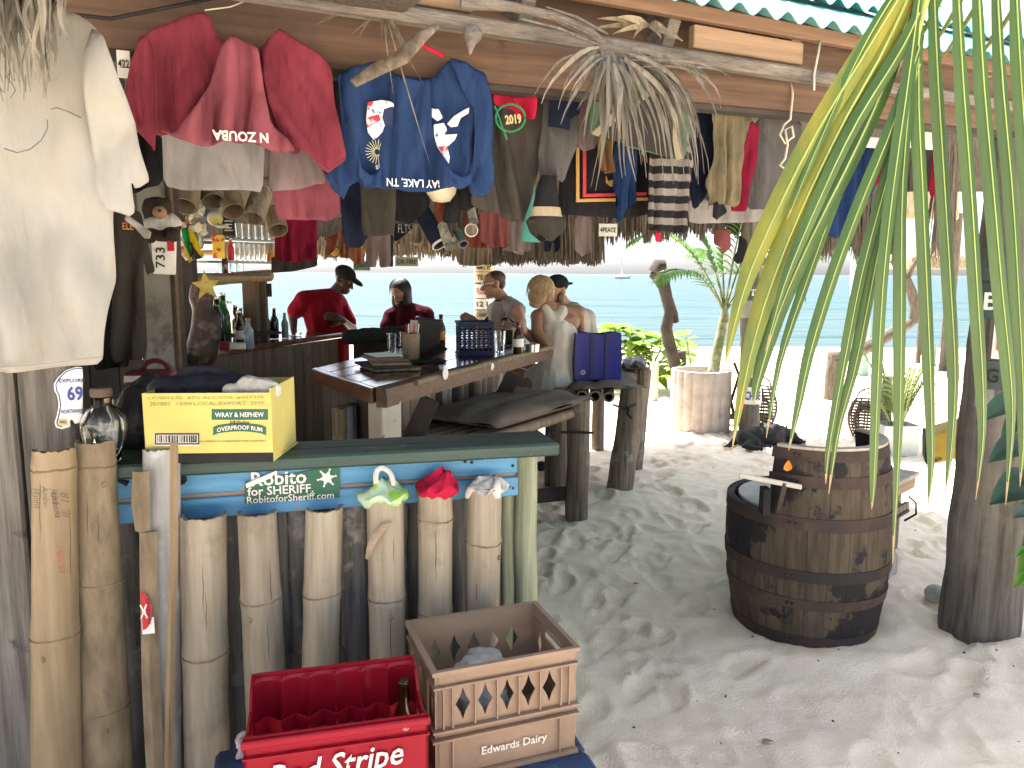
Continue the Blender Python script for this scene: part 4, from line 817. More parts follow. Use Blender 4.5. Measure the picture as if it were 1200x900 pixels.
T = thing('dry_palm_thatch', 'pale grey tattered palm thatch hanging over the white shirt collar', 'palm leaves', atd(40, -30, 1.42)); sp_ = []
for i in range(80): bx = r2.uniform(-30, 78); sp_.append((bx, -40, bx + r2.uniform(-8, 12), (78 if bx < 64 else 30) + r2.uniform(-45, 42) , r2.uniform(4, 13), .3))
for tx, ty in ((24, 117), (52, 108), (68, 72), (80, 40)): sp_.append((tx - 4, -30, tx, ty, 7, .3))
blades(T, sp_, STRAW_G, 1.42, 5)
fan('palm_leaf_stub', 'stubby dry palm leaf bits hanging from the batten over the beam', 450, 8, 2.16, [(447, 48, .012, 0), (455, 60, .010, 0), (461, 110, .008, 0), (484, 80, .02, .2), (478, 56, .02, 0), (497, 100, .008, 0), (503, 190, .008, .1), (372, 28, .01, .2), (378, 22, .01, .1), (412, 40, .01, 0), (420, 44, .01, .2)], STRAW_G)
# other bits: broken dry sheath above the blue shirt, heart-shaped husk, strings
mb = MB(); pts = [atd(x, y, d) for x, y, d in ((414, 98, 2.0), (440, 82, 2.02), (470, 68, 2.06), (495, 42, 2.1), (512, 30, 2.13))]; mb.tube(pts, [.014, .022, .024, .018, .010], n=8, flat=.35); mb.done('dry_sheath', W_BENCH, sm=50, label='broken dry palm sheath sticking out above the blue shirt', cat='palm sheath')
mb = MB(); mb.ell(atd(554, 40, 2.19), (.028, .02, .026), n=12); mb.cap_seg(atd(552, 50, 2.19), .015, atd(551, 64, 2.19), .004); o = mb.done('heart_husk', W_ROUGH, sm=180, label='small heart shaped husk hanging under the batten', cat='husk'); fuse(o, .005, 2)
ROPE = M('pale_rope', (.5, .45, .36), (.36, .32, .25), sc=30, ro=.9)
def cord(label, pts, r=.003, mat=ROPE, name='cord'):
    mb = MB(); mb.tube([atd(*p) for p in pts], r, n=6); return mb.done(name, mat, sm=180, label=label, cat='cord')
cord('pale rope with loose knots hanging from the beam beside the grey cloth', [(925, 90, 2.9), (929, 110, 2.88), (926, 140, 2.86), (919, 146, 2.86), (914, 158, 2.85), (920, 168, 2.85), (930, 160, 2.85), (928, 148, 2.85), (920, 152, 2.84), (923, 170, 2.85), (920, 186, 2.84), (914, 194, 2.84), (920, 198, 2.84), (916, 212, 2.85)], .0045)
cord('short frayed cord dangling from the batten by the palm leaflets', [(961, 48, 2.78), (959, 62, 2.76), (954, 88, 2.75), (954, 106, 2.75)], .004)
cord('dark wire sagging along the beam above the faded red shirt', [(60, 14, 2.02), (130, 22, 2.06), (190, 10, 2.1), (260, -4, 2.15)], .005, BLK)
cord('thin white string tied across the top of the beam', [(240, 12, 2.07), (270, 8, 2.09), (290, 0, 2.1)], .002)
fan('dry_thatch_clump', 'clump of dry thatch wedged behind the light board under the tin', 760, 30, 2.52, [(700, 22, .03, .4), (724, 20, .04, .4), (742, 45, .03, .4), (775, 45, .03, .2), (800, 48, .04, .2), (690, 34, .03, .2), (718, 40, .03, .2), (780, 34, .04, .1)], STRAWM)

# ------------------------------------------------------------------ big post, plates, leaves
pb = atz(1151, 757, 0.0); pb = Vector((pb.x + .07, pb.y + .16, 0)); PO = thing('roof_post', 'thick grey timber roof post with licence plates nailed to its side', 'post', pb)
mb = MB(); n = 22; pts = []; rad = []
for i in range(n): t = i / (n - 1); pts.append(pb + Vector((.035 * t + .004 * math.sin(i), 0, -.05 + 2.38 * t))); rad.append(.163 - .018 * t + .004 * math.sin(i * 1.7))
mb.tube(pts, rad, n=24, wob=.10, seed=4); mb.done('trunk', W_TRUNK, PO, sm=70)
def post_plate(y0, y1, ang, mat, txt, ink, wdeg=44, parent=PO, ax=pb, r=.165, rot=True):
    z0 = atd(1130, y1, ax.y).z; z1 = atd(1130, y0, ax.y).z; mb = MB(); g = []
    for z in (z0, z1): g.append([ax + Vector((.035 * z / 2.78 + r * math.cos(R(a)), r * math.sin(R(a)), z)) for a in np.linspace(ang - wdeg / 2, ang + wdeg / 2, 8)])
    mb.sheet(g); mb.solid(.003); o = mb.done('licence_plate', mat, parent, sm=60)
    a = R(ang); nrm = Vector((math.cos(a), math.sin(a), 0)); tg = Vector((-math.sin(a), math.cos(a), 0))
    if txt: text(txt, ax + Vector((.035 * z0 / 2.78, 0, 0)) + nrm * (r + .006) + UP * (z0 + z1) / 2, tg, UP, min(r * R(wdeg) * .75, (z1 - z0) * .42 * len(txt)), ink, o, height=(z1 - z0) * .5, bold=.02)
    return o
DKP = M('dark_plate', (.05, .09, .075), (.03, .05, .045), sc=14, ro=.4); REDI = M('red_ink', (.5, .03, .03), ro=.5)
post_plate(332, 372, 212, DKP, 'B', PLATE); post_plate(290, 328, 212, DKP, '7', PLATE); post_plate(378, 417, 240, PLATE, '18', REDI); post_plate(420, 452, 222, DKP, 'G', BLKP); post_plate(452, 474, 214, M('tarnished_plate', (.3, .3, .28), (.2, .2, .19), ro=.35), None, None, 26)
YB = thing('yellow_board', 'thick plank with a chipped yellow painted end beside the post', 'board', atd(1100, 540, 3.75)); YP = M('yellow_paint', (.62, .42, .05), (.5, .33, .04), sc=6, ro=.6, c3=(.05, .04, .03), c3s=12, c3p=(.6, .66))
a = [atd(x, y, 3.66) for x, y in ((1087, 511), (1150, 494), (1150, 531), (1087, 545))]; dn = Vector((.10, .22, 0)); mb = MB(); mb.hexa([a[3], a[2], a[2] + dn, a[3] + dn, a[0], a[1], a[1] + dn, a[0] + dn], .006); mb.done('board_body', YP, YB, sm=30)
mb = MB(); b = [p + Vector((-.012, -.004, 0)) for p in (a[3], a[0])]; mb.hexa([b[0] + UP * .004, a[3] + Vector((.004, -.003, .002)), a[3] + dn, b[0] + dn, b[1] - UP * .004, a[0] + Vector((.004, -.003, -.002)), a[0] + dn, b[1] + dn], .003); mb.done('charred_edge', BLK, YB)
STONE = M('pale_stone', (.42, .40, .36), (.28, .26, .23), sc=10, ro=.9, bump=.5)
c = atz(1106, 716, 0); mb = MB(); mb.ell(c + Vector((.03, .12, .03)), (.055, .07, .05), n=16); mb.done('stone', STONE, sm=180, label='rounded pale stone half hidden at the foot of the thick post', cat='stone')
LEAF_D = M('dark_leaf', (.035, .085, .04), (.02, .05, .025), sc=9, ro=.35, trl=.15, spec=.5); LEAF_L = M('bright_leaf', (.20, .42, .05), (.12, .29, .035), sc=8, ro=.4, trl=.45, var=.2); EDGE = M('leaf_margin', (.45, .52, .38), ro=.5)
def leaf(mb, c, d, nrm, ln, w, droop=.2, n=7, hook=0):
    d = Vector(d).normalized(); nrm = Vector(nrm).normalized(); s = d.cross(nrm).normalized(); nrm = s.cross(d); rows = []
    for i in range(n + 1):
        t = i / n; ww = w * (math.sin(math.pi * min(1, t ** .62)) ** .8) / 2 + .0008; p = Vector(c) + d * ln * t + Vector((0, 0, -droop * ln * t * t))
        rows.append([p - s * ww + nrm * ww * .35, p - s * ww * .5 + nrm * ww * .12, p, p + s * ww * .5 + nrm * ww * .12, p + s * ww + nrm * ww * .35])
    return mb.sheet(rows)
VN = thing('leafy_vine', 'dark leafy vine climbing beside the thick timber post', 'vine', (2.35, 3.05, 0))
mb = MB(); vst = [(1215, 760, 3.0), (1212, 640, 3.0), (1204, 560, 3.0), (1208, 500, 3.0), (1200, 450, 3.0)]; mb.tube([Vector((2.22, 3.05, 0))] + [atd(*v) for v in vst[1:]], .008, n=7); mb.done('stem', LEAF_D, VN, sm=60)
for (x, y, tx, ty, w, m_) in ((1202, 468, 1148, 476, .10, 0), (1206, 520, 1162, 524, .12, 0), (1214, 565, 1164, 572, .15, 0), (1216, 468, 1176, 498, .10, 0), (1218, 600, 1190, 592, .08, 0), (1212, 640, 1192, 640, .05, 1), (1210, 660, 1190, 676, .05, 1), (1214, 640, 1194, 660, .06, 1), (1214, 690, 1192, 672, .05, 1), (1216, 620, 1200, 628, .06, 0)):
    a = atd(x, y, 3.02); b = atd(tx, ty, 2.92); mb = MB(); leaf(mb, a, b - a, (.1, -.5, .8), (b - a).length * 1.05, w, .25, 9); mb.solid(.001); mb.done('leaf', LEAF_L if m_ else LEAF_D, VN, sm=80)

# ------------------------------------------------------------------ barrel chair
bc_ = Vector((1.385, 3.46, 0)); BA = thing('barrel_chair', 'old rum barrel cut into a chair with rusty hoops', 'barrel chair', bc_)
def brad(z): t = z / .90; return .312 + .052 * math.sin(math.pi * min(max(t, 0), 1)) ** .9
lean = Vector((-.012, .0, 0))
NS = 26
def bpos(a, z, r): return bc_ + Vector((math.cos(a) * r, math.sin(a) * r, z)) + lean * (z / .9) * .6
for k in range(NS):
    a0 = 2 * math.pi * (k + .008) / NS; a1 = 2 * math.pi * (k + .992) / NS; am = math.degrees((a0 + a1) / 2) % 360
    cut = 27 < am < 222; zt_ = .60 if cut else .895 + .004 * random.uniform(-1, 1); rows = []; zs = np.linspace(-.03, zt_, 8)
    for z in zs:
        ro = brad(z); ri = ro - .026; rows.append([bpos(a0, z, ro), bpos((a0 + a1) / 2, z, ro + .003), bpos(a1, z, ro), bpos(a1, z, ri), bpos(a0, z, ri)])
    MB().rings(rows).done('stave', STAVE, BA, sm=25)
def hoop(z, h, a0=0, a1=360, out=.006):
    mb = MB(); g = []; nseg = 60
    for zz in (z - h / 2, z + h / 2): g.append([bpos(R(a0 + (a1 - a0) * i / nseg), zz, brad(zz) + out) for i in range(nseg + 1)])
    mb.sheet(g); mb.solid(.003); o = mb.done('hoop', RUST, BA, sm=60); m2 = MB()
    for a_ in (238, 241.5): m2.ell(bpos(R(a_), z, brad(z) + out + .003), .007, n=8)
    m2.done('rivet', RUST, o, sm=180)
for z, h in ((.035, .05), (.215, .045), (.345, .05), (.575, .055)): hoop(z, h)
for z, h in ((.755, .048), (.865, .045)): hoop(z, h, -140, 28)
mb = MB(); mb.lathe([(.0001, .575), (.30, .575), (.312, .59), (.312, .605), (.30, .61), (.0001, .612)], 36, Matrix.Translation(bc_ + lean * .4)); mb.done('seat_board', M('white_seat', (.66, .65, .62), (.5, .49, .46), sc=8, ro=.5), BA, sm=40)
rows = [];
mb = MB(); g = [[bpos(R(a), .899, r) for a in np.linspace(-137, 26, 40)] for r in (brad(.89) - .032, brad(.89) + .004)]; mb.sheet(g); mb.solid(.012); mb.done('top_rim', M('worn_rim', (.52, .47, .40), (.32, .27, .21), sc=9, ro=.8, bump=.3), BA, sm=40)
a = [atd(x, y, d) for x, y, d in ((866, 554, 3.16), (866, 554, 3.34), (938, 567, 3.30), (940, 568, 3.10))]; mb = MB(); mb.hexa([p - UP * .022 for p in a] + a, .004); mb.done('armrest', W_WHITE, BA, sm=30)
mb = MB(); p = atd(897, 572, 3.2); q = xyz(p, .60); mb.bar(q, xyz(p, .715), .03, .06, up=(0, 1, 0)); mb.done('arm_bracket', BLK, BA)
mb = MB(); mb.bar(atd(912, 598, 3.14), atd(920, 566, 3.12), .02, .012, up=(0, 1, 0)); mb.done('arm_brace', RUST, BA)
mb = MB(); leaf(mb, atd(922, 552, 3.12), (0, -.2, 1), (0, -1, 0), .05, .035, 0, 5); mb.solid(.001); mb.done('fallen_leaf', M('orange_leaf', (.6, .22, .02), ro=.6), sm=80, label='small orange leaf stuck on the barrel beside the armrest', cat='leaf')
# ------------------------------------------------------------------ table behind the barrel
TB = thing('bench_table', 'weathered plank bench table on a concrete block behind the barrel', 'table', (2.0, 4.0, 0))
tp2 = atz(1039, 573, .56); tp1 = atz(1079, 553, .56); tA = (tp1 - tp2).normalized(); tB = Vector((-tA.y, tA.x, 0)); TL = (tp1 - tp2).length
def tbox(a0, a1, b0, b1, z0, z1, mat, name, bev=.004, parent=None): e = [xyz(tp2 + tA * a + tB * b_, z0) for a, b_ in ((a0, b0), (a1, b0), (a1, b1), (a0, b1))]; return MB().hexa(e + [p + UP * (z1 - z0) for p in e], bev).done(name, mat, TB, sm=30)
TBW = M('table_board', (.42, .39, .36), (.28, .25, .22), sc=3, st=(9, 1, 9), rz=44, ro=.7, bump=.4)
for i in range(4): tbox(-.10 - .01 * (i % 2), TL, .004 + .135 * i, .130 + .135 * i, .535, .56, TBW, 'table_board')
tbox(-.06, TL - .03, .012, .036, .475, .534, W_PALE, 'apron_board'); tbox(-.05, TL - .06, .02, .5, .34, .36, W_DARK, 'shelf'); tbox(-.05, TL - .06, .024, .048, .361, .40, W_BENCH, 'shelf_edge')
tbox(-.04, TL - .14, .06, .48, .13, .338, W_WHITE, 'side_panel'); tbox(-.06, TL - .10, .04, .5, -.04, .128, STONE, 'concrete_block', .02); tbox(TL - .13, TL - .08, .06, .11, .128, .534, W_BENCH, 'leg')
mb = MB(); mb.tube([xyz(tp2 + tA * (TL - .1) + tB * o_, z_) for o_, z_ in ((.02, .44), (-.02, .41), (-.025, .35), (.03, .30))], .006, n=6); mb.done('strap', BLK, TB, sm=60)
# ------------------------------------------------------------------ benches of logs and cushions
def log(parent, px, ytop, ybot, wpx, mat=W_BENCH, name='leg', zt_=None, seed=0, tilt=0):
    b = atz(px, ybot, 0.0); r = wpx / 2 * optd(b) / FPX; z1 = zt_ if zt_ is not None else atd(px, ytop, b.y).z; b = b + Vector((0, r, 0)); n = 7
    mb = MB(); mb.tube([Vector((b.x + tilt * (i / (n - 1)), b.y, -.04 + (z1 + .04) * i / (n - 1))) for i in range(n)], [r * (1 - .06 * i / (n - 1)) for i in range(n)], n=16, wob=.13, seed=seed); return mb.done(name, mat, parent, sm=60), b, z1
BN1 = thing('log_bench', 'log bench with a brown cushion beside the green counter end', 'bench', atz(670, 600, 0))
l1, q1, z1 = log(BN1, 677, 478, 610, 27, seed=1, zt_=.80); l2, q2, z2 = log(BN1, 655, 500, 574, 20, seed=2, zt_=.78)
l3 = MB(); l3.tube([Vector((-.35, 3.75, -.03)), Vector((-.35, 3.75, .78))], .055, n=14, wob=.1); l3.done('leg', W_BENCH, BN1, sm=60); l3 = MB(); l3.tube([Vector((-.55, 4.6, -.03)), Vector((-.55, 4.6, .78))], .055, n=14, wob=.1); l3.done('leg', W_BENCH, BN1, sm=60)
mb = MB(); mb.bar(Vector((q1.x - .03, q1.y + .03, .16)), Vector((q1.x - 1.0, q1.y - .4, .18)), .03, .09); mb.done('stretcher', W_DARK, BN1)
mb = MB(); mb.tube([q1 + Vector((-.12, -.09, .60)), q1 + Vector((.0, -.10, .60)), q1 + Vector((.09, -.08, .595))], .009, n=6); mb.done('lashing', BLK, BN1, sm=60)
ax_ = Vector((q1.x - (-.35), q1.y - 3.75, 0)).normalized(); px_ = Vector((-ax_.y, ax_.x, 0))
for i in range(7):
    o = q1 + px_ * (.02 + .085 * i); s0 = xyz(o, .715) + ax_ * .1; mb = MB(); mb.tube([s0, s0 - ax_ * 1.65], .034, n=10); mb.done('bamboo_slat', BAMB_B, BN1, sm=60)
CUSH = M('brown_cushion', (.17, .13, .108), (.11, .085, .07), sc=6, ro=.9, bump=.3, bsc=120)
def cushion(name, label, pts, zc, th, mat, seed, amp=.012, group=None):
    mb = MB(); n = 18; rows = []; top = []; bot = []
    a, b, c, d = [Vector(p) for p in pts]
    for i in range(n + 1):
        rt = []; rb_ = []
        for j in range(n + 1):
            u = i / n; v = j / n; p = a.lerp(b, u).lerp(d.lerp(c, u), v); e = min(u, 1 - u, v, 1 - v) * 2; k = (1 - (1 - min(1, e * 2.2)) ** 2.5)
            wv = amp * math.sin(u * 26 + 3 * noise.noise(Vector((u * 3, v * 3, seed)))) * k * .5 + .02 * noise.noise(Vector((u * 4, v * 4, seed * 3)))
            rt.append(p + UP * (zc - p.z + th / 2 * k + wv + .002)); rb_.append(p + UP * (zc - p.z - th / 2 * k - .002))
        top.append(rt); bot.append(rb_)
    mb.sheet(top); mb.sheet([r[::-1] for r in bot]); bmesh.ops.remove_doubles(mb.bm, verts=list(mb.bm.verts), dist=.0045); return mb.done(name, mat, sm=180, label=label, cat='cushion', group=group)
cushion('seat_cushion', 'creased brown cushion lying on the bench behind the counter end', [xyz(q1, 0) + ax_ * .12 - px_ * .05, xyz(q1, 0) + px_ * .55 + ax_ * .14, xyz(q1, 0) + px_ * .55 - ax_ * 1.05, xyz(q1, 0) - px_ * .05 - ax_ * 1.05], .80, .095, CUSH, 3)
BN2 = thing('log_bench', 'log bench with bamboo seat poles carrying the blue tote bag', 'bench', atz(725, 578, 0))
m1, r1_, _ = log(BN2, 727, 457, 579, 32, seed=5, zt_=.80, tilt=.10); m2, r2_, _ = log(BN2, 745, 440, 551, 17, seed=6, zt_=.84, tilt=.06); m3, r3_, _ = log(BN2, 701, 470, 528, 15, seed=7, zt_=.80); m4, r4_, _ = log(BN2, 684, 470, 546, 12, seed=8, zt_=.80)
for i, x in enumerate((682, 697.5, 713.5)):
    p = atd(x, 464 + i * .8, 5.50); mb = MB(); d = Vector((.12, 1, .01)); d.normalize(); r = .045 if i == 1 else .042
    mb.lathe([(r, 1.35), (r, .01), (r - .004, 0), (r - .014, 0), (r - .014, .25)], 16, Matrix.Translation(p) @ UP.rotation_difference(d).to_matrix().to_4x4()); mb.done('bamboo_slat', BAMB_B, BN2, sm=50)
mb = MB(); p = atd(738, 478, 5.45); mb.tube([atd(718, 474, 5.42), atd(732, 479, 5.42), atd(745, 474, 5.5)], .009, n=6); mb.tube([atd(737, 477, 5.42), atd(736, 485, 5.42), atd(740, 490, 5.42)], .012, n=6); mb.done('lashing', BLK, BN2, sm=60)
cushion('seat_cloth', 'thin worn brown pad under the blue tote bag', [xyz(atd(664, 450, 5.45), 0), xyz(atd(744, 450, 5.5), 0), xyz(atd(748, 440, 6.6), 0), xyz(atd(676, 440, 6.6), 0)], .80, .05, CUSH, 9)
cushion('seat_cloth', 'dark leather pad folded over the rear post of the bag bench', [xyz(atd(727, 440, 6.2), 0), xyz(atd(756, 440, 6.2), 0), xyz(atd(756, 435, 6.7), 0), xyz(atd(729, 435, 6.7), 0)], .87, .07, M('dark_leather', (.07, .05, .042), (.04, .03, .026), ro=.5, bump=.2), 12)
# blue tote bag
TG = thing('tote_bag', 'shiny royal blue shopping tote standing on the log bench', 'bag', xyz(atd(700, 446, 5.75), .83)); BLU = M('royal_blue', (.006, .012, .19), (.005, .009, .14), sc=5, ro=.35, spec=.3, bump=.25, bsc=7); BLUD = M('dark_blue_trim', (.008, .012, .10), ro=.5)
tv = vpd(673, 446, 5.70, 6)
w0 = tv.sz(674, 446)[0]; w1 = tv.sz(727, 446)[0]; h1 = tv.sz(700, 391)[1]; zb_ = .828
g = []
for zt2, bl_ in ((zb_, 0), (zb_ + .05, .01), (zb_ + .2, .012), (h1, -.004)):
    row = []
    for s_ in np.linspace(0, 1, 13): row.append(tv.w(w0 - bl_ * .5 + (w1 - w0 + bl_) * s_, zt2 + (.008 * math.sin(s_ * 9) if zt2 == h1 else 0), -.005 * math.sin(s_ * math.pi) - .0015 * math.sin(s_ * 14)))
    for s_ in np.linspace(1, 0, 13): row.append(tv.w(w0 - bl_ * .5 + (w1 - w0 + bl_) * s_, zt2 + (.006 * math.sin(s_ * 7 + 1) if zt2 == h1 else 0), .16 + .005 * math.sin(s_ * math.pi)))
    g.append(row)
g.append([p + (tv.w((w0 + w1) / 2, p.z, .08) - p) * .04 for p in g[-1]]); g.append([xyz(p, zb_ + .01) for p in g[-1]])
MB().rings(g, cap=True).done('bag_body', BLU, TG, sm=50)
for s_ in (.36, .68): p = tv.w(w0 + (w1 - w0) * s_, 0, -.010); MB().box(xyz(p, (zb_ + h1) / 2), (.028, .004, h1 - zb_ - .005), frame(tv.A, tv.N, UP).to_3x3()).done('strap', BLUD, TG)
mb = MB(); mb.tube([tv.w(w0 + (w1 - w0) * (.66 + .06 * math.cos(R(a))), h1 - .015 + .02 * math.sin(R(a)), -.004) for a in range(0, 181, 20)], .008, n=6, flat=.4); mb.done('handle', BLUD, TG, sm=60)
p = tv.w(w0 + (w1 - w0) * .16, zb_ + .062, -.012); mb = MB(); mb.lathe([(.013, 0), (.017, 0), (.017, .001), (.013, .001)], 20, frame(tv.A, UP, -tv.N, p)); mb.bar(p + tv.A * -.006, p + tv.A * .01, .003, .001, tv.N); mb.done('round_logo', WHT, TG)
# ------------------------------------------------------------------ middle bar
ZB2 = 1.10
NR = Vector((-.62, 3.47, 0)); FR = Vector((.245, 5.60, 0)); FL = Vector((-.60, 6.15, 0)); NL = Vector((-1.08, 4.2, 0))
MBR = thing('drinks_bar', 'varnished dark drinks bar with bamboo front and bark edge', 'bar', (-.4, 4.8, 0))
fd = (FR - NR).normalized(); sd = Vector((fd.y, -fd.x, 0))       # sd points to the customers' side
for i in range(4):
    t0 = (i + .02) / 4; t1 = (i + .98) / 4; e = [NR.lerp(NL, t0), FR.lerp(FL, t0), FR.lerp(FL, t1), NR.lerp(NL, t1)]; e = [xyz(p, ZB2 - .04) for p in e]; MB().hexa(e + [p + UP * .04 for p in e], .004).done('top_plank', W_BAR, MBR, sm=30)
e = [NR + sd * .004, FR + sd * .004, FR + sd * .05, NR + sd * .05]; e = [xyz(p, ZB2 - .115) for p in e]; mb = MB()
n = 20; rs = []
for i in range(n + 1):
    c = NR.lerp(FR, i / n) + sd * .028; wv = .008 * math.sin(i * 1.9) + .006 * math.sin(i * 4.1); rs.append([xyz(c - sd * .03, ZB2 - .092), xyz(c + sd * .024, ZB2 - .09), xyz(c + sd * (.030 + wv), ZB2 - .05), xyz(c + sd * (.020 + wv), ZB2 - .004), xyz(c - sd * .03, ZB2 + .0035)])
mb.rings(rs); mb.done('edge_board', W_BARK, MBR, sm=30)
mb = MB(); mb.tube([xyz(NR.lerp(FR, t) + sd * (.045 + .006 * math.sin(t * 21)), ZB2 - .012) for t in np.linspace(.12, 1.0, 16)], [.016 + .004 * math.sin(i * 2.3) for i in range(16)], n=8); mb.done('bark_pole', BAMB_B, MBR, sm=60)
for x, y in ((522, 438), (577, 430)):
    r_ = ray(x, y); q = NR + sd * .06; t = (q - CAMLOC).dot(sd) / r_.dot(sd); p = CAMLOC + r_ * t; MB().lathe([(.0001, .002), (.03 if x < 550 else .022, .002), (.032 if x < 550 else .024, 0)], 20, frame(fd, UP, -Vector((0, 0, 0)) + sd, p)).done('round_sticker', PLATE, MBR, sm=40)
inn = -sd * .30
mb = MB(); mb.bar(xyz(NR + inn, ZB2 - .20) + fd * .1, xyz(FR + inn, ZB2 - .20), .03, .14); mb.done('apron_board', W_BENCH, MBR)
rr = random.Random(9); L_ = (FR - NR).length; i = 0; s = .10
while s < L_ - .05:
    r = rr.uniform(.030, .042); p = NR + fd * (s + r) + inn; mb = MB(); mb.tube([xyz(p, -.02), xyz(p, .5), xyz(p, ZB2 - .14)], r, n=12); mb.done('bamboo_pole', (BAMB, BAMB_B, BAMB_G, BAMB)[rr.randrange(4)] if rr.random() > .12 else W_DARK, MBR, sm=60); s += 2 * r + .004
for s, w in ((.52, 1), (1.68, 1)):
    a = NR + fd * s; mb = MB(); mb.bar(xyz(a, ZB2 - .13), xyz(a + inn * .9 - fd * .10, ZB2 - .75), .05, .10); mb.done('brace', W_DARK, MBR)
# near end: peeling white corner post and dark boards
ed = (NL - NR).normalized(); en = Vector((ed.y, -ed.x, 0)); en = en if en.y < 0 else -en
for (z0, z1, w0, w1) in ((.80, 1.055, .0, .17), (.70, .795, .0, .17), (.3, .695, .01, .17), (0, .295, .01, .17)):
    p = NR + ed * w0 - en * .0; q = NR + ed * w1; e = [p, q, q - en * .10, p - en * .10]; e = [xyz(v - fd * -.04, z0) for v in e]; MB().hexa(e + [v + UP * (z1 - z0) for v in e], .006).done('corner_block', W_WHITE, MBR, sm=30)
for i in range(5):
    p = NR + ed * (.19 + .135 * i) + fd * .05; q = p + ed * .13; e = [p, q, q - en * .03, p - en * .03]; MB().hexa([xyz(v, .0) for v in e] + [xyz(v, ZB2 - .042) for v in e], .004).done('end_board', W_DARK, MBR, sm=30)
p = NR + fd * .06; q = NL + fd * .05
mb = MB(); e = [NR, NL, NL + fd * .05, NR + fd * .05]; mb.hexa([xyz(v + en * .025, ZB2 - .075) for v in e] + [xyz(v + en * .025, ZB2 - .002) for v in e], .004); mb.done('end_edge_board', W_BAR, MBR, sm=30)
# ------------------------------------------------------------------ back counter with scribbled planks
BK = thing('back_counter', 'wooden back counter of scribbled planks with a dark top', 'counter', (-1.8, 5.7, 0))
K0 = Vector((-2.30, 4.2, 0)); K1 = Vector((-1.52, 6.62, 0)); kd = (K1 - K0).normalized(); kn = Vector((kd.y, -kd.x, 0)); KL = (K1 - K0).length
npn = 20
for i in range(npn):
    a = K0 + kd * (KL * (i + .03) / npn); b = K0 + kd * (KL * (i + .97) / npn); e = [a + kn * .0, b + kn * .0, b - kn * .025, a - kn * .025]; o = MB().hexa([xyz(v, 0) for v in e] + [xyz(v, 1.058) for v in e], .003).done('front_plank', W_PANEL, BK, sm=30)
    if i > 3: text(random.choice(('B', 'R', 'P', 'F', 'JB', 'K', 'E', 'S')), xyz((a + b) / 2 + kn * .002, random.uniform(.72, .98)), kd, UP, .03, BTX, o, bold=-.01)
e = [K0 + kn * .04, K1 + kn * .04 + kd * .04, K1 - kn * .55 + kd * .04, K0 - kn * .55]; MB().hexa([xyz(v, 1.06) for v in e] + [xyz(v, 1.105) for v in e], .006).done('counter_top', W_BAR, BK, sm=30)
e = [K1 + kn * .0, K1 - kn * .5, K1 - kn * .5 + kd * .025, K1 + kd * .025]; MB().hexa([xyz(v, 0) for v in e] + [xyz(v, 1.058) for v in e]).done('end_plank', W_PANEL, BK)
def kp(px, py, d, z=None): p = atd(px, py, d); return xyz(p, z) if z is not None else p
DK = thing('unseen_bar_floor', 'unseen dark plank floor added behind the counter to cut bounced light', 'floor', (-1.6, 4.4, 0))  # out of sight; added dark to cut light bounced off the sand
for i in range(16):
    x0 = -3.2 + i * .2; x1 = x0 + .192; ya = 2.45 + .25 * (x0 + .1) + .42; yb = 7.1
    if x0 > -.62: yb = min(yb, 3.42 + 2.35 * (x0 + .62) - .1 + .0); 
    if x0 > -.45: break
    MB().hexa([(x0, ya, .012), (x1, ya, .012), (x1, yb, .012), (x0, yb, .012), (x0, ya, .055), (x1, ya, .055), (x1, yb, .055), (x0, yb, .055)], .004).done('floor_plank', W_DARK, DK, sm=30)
# left wall and shelf unit
LW_ = thing('side_wall', 'dim plank wall behind the back counter with a grey door panel', 'wall', (-2.5, 4, 0))
wv_ = VP(atd(185, 400, 3.55), 62)
def wbox(px0, px1, y0, y1, off, th, mat, name, z0=None, z1=None):
    a = wv_.sz(px0, (y0 + y1) / 2)[0]; b = wv_.sz(px1, (y0 + y1) / 2)[0]; zz0 = z0 if z0 is not None else wv_.sz((px0 + px1) / 2, y1)[1]; zz1 = z1 if z1 is not None else wv_.sz((px0 + px1) / 2, y0)[1]
    e = [wv_.w(a, zz0, off), wv_.w(b, zz0, off), wv_.w(b, zz0, off + th), wv_.w(a, zz0, off + th)]; return MB().hexa(e + [p + UP * (zz1 - zz0) for p in e], .003).done(name, mat, LW_, sm=30)
DPAN = M('grey_door', (.20, .19, .16), (.13, .12, .10), sc=4, ro=.8, bump=.2, c3=(.08, .075, .06), c3s=6)
wbox(166, 200, 200, 450, 0, .03, DPAN, 'door_panel', 0, 2.3); wbox(201, 205, 200, 450, -.02, .05, W_BARK, 'door_jamb', 0, 2.3); wbox(205.5, 213, 200, 450, -.01, .05, W_DARK, 'door_jamb', 0, 2.3)
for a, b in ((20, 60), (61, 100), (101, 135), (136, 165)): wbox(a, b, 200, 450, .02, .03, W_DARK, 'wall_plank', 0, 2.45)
SH = thing('bottle_shelf', 'bottle and glass shelves on a log frame over the back counter', 'shelf', kp(275, 405, 5.6, 1.105))
def sbar(x0, y0, x1, y1, d0, d1, r, mat, name, n=10): mb = MB(); a = atd(x0, y0, d0); b = atd(x1, y1, d1); mb.tube([a.lerp(b, t) for t in np.linspace(0, 1, 6)], r, n=n, wob=.15); return mb.done(name, mat, SH, sm=60)
sbar(222, 329, 316, 323, 5.2, 5.9, .045, BAMB_Y, 'log_rail')
mb = MB(); a = atd(295, 330, 5.8); mb.bar(xyz(a, 1.106), xyz(a, 1.60), .10, .14, up=(0, 1, 0)); mb.done('shelf_post', W_PANEL, SH)
mb = MB(); a = atd(308, 330, 5.85); mb.bar(xyz(a, 1.106), xyz(a, 1.60), .05, .05, up=(0, 1, 0)); mb.done('shelf_post', W_PANEL, SH)
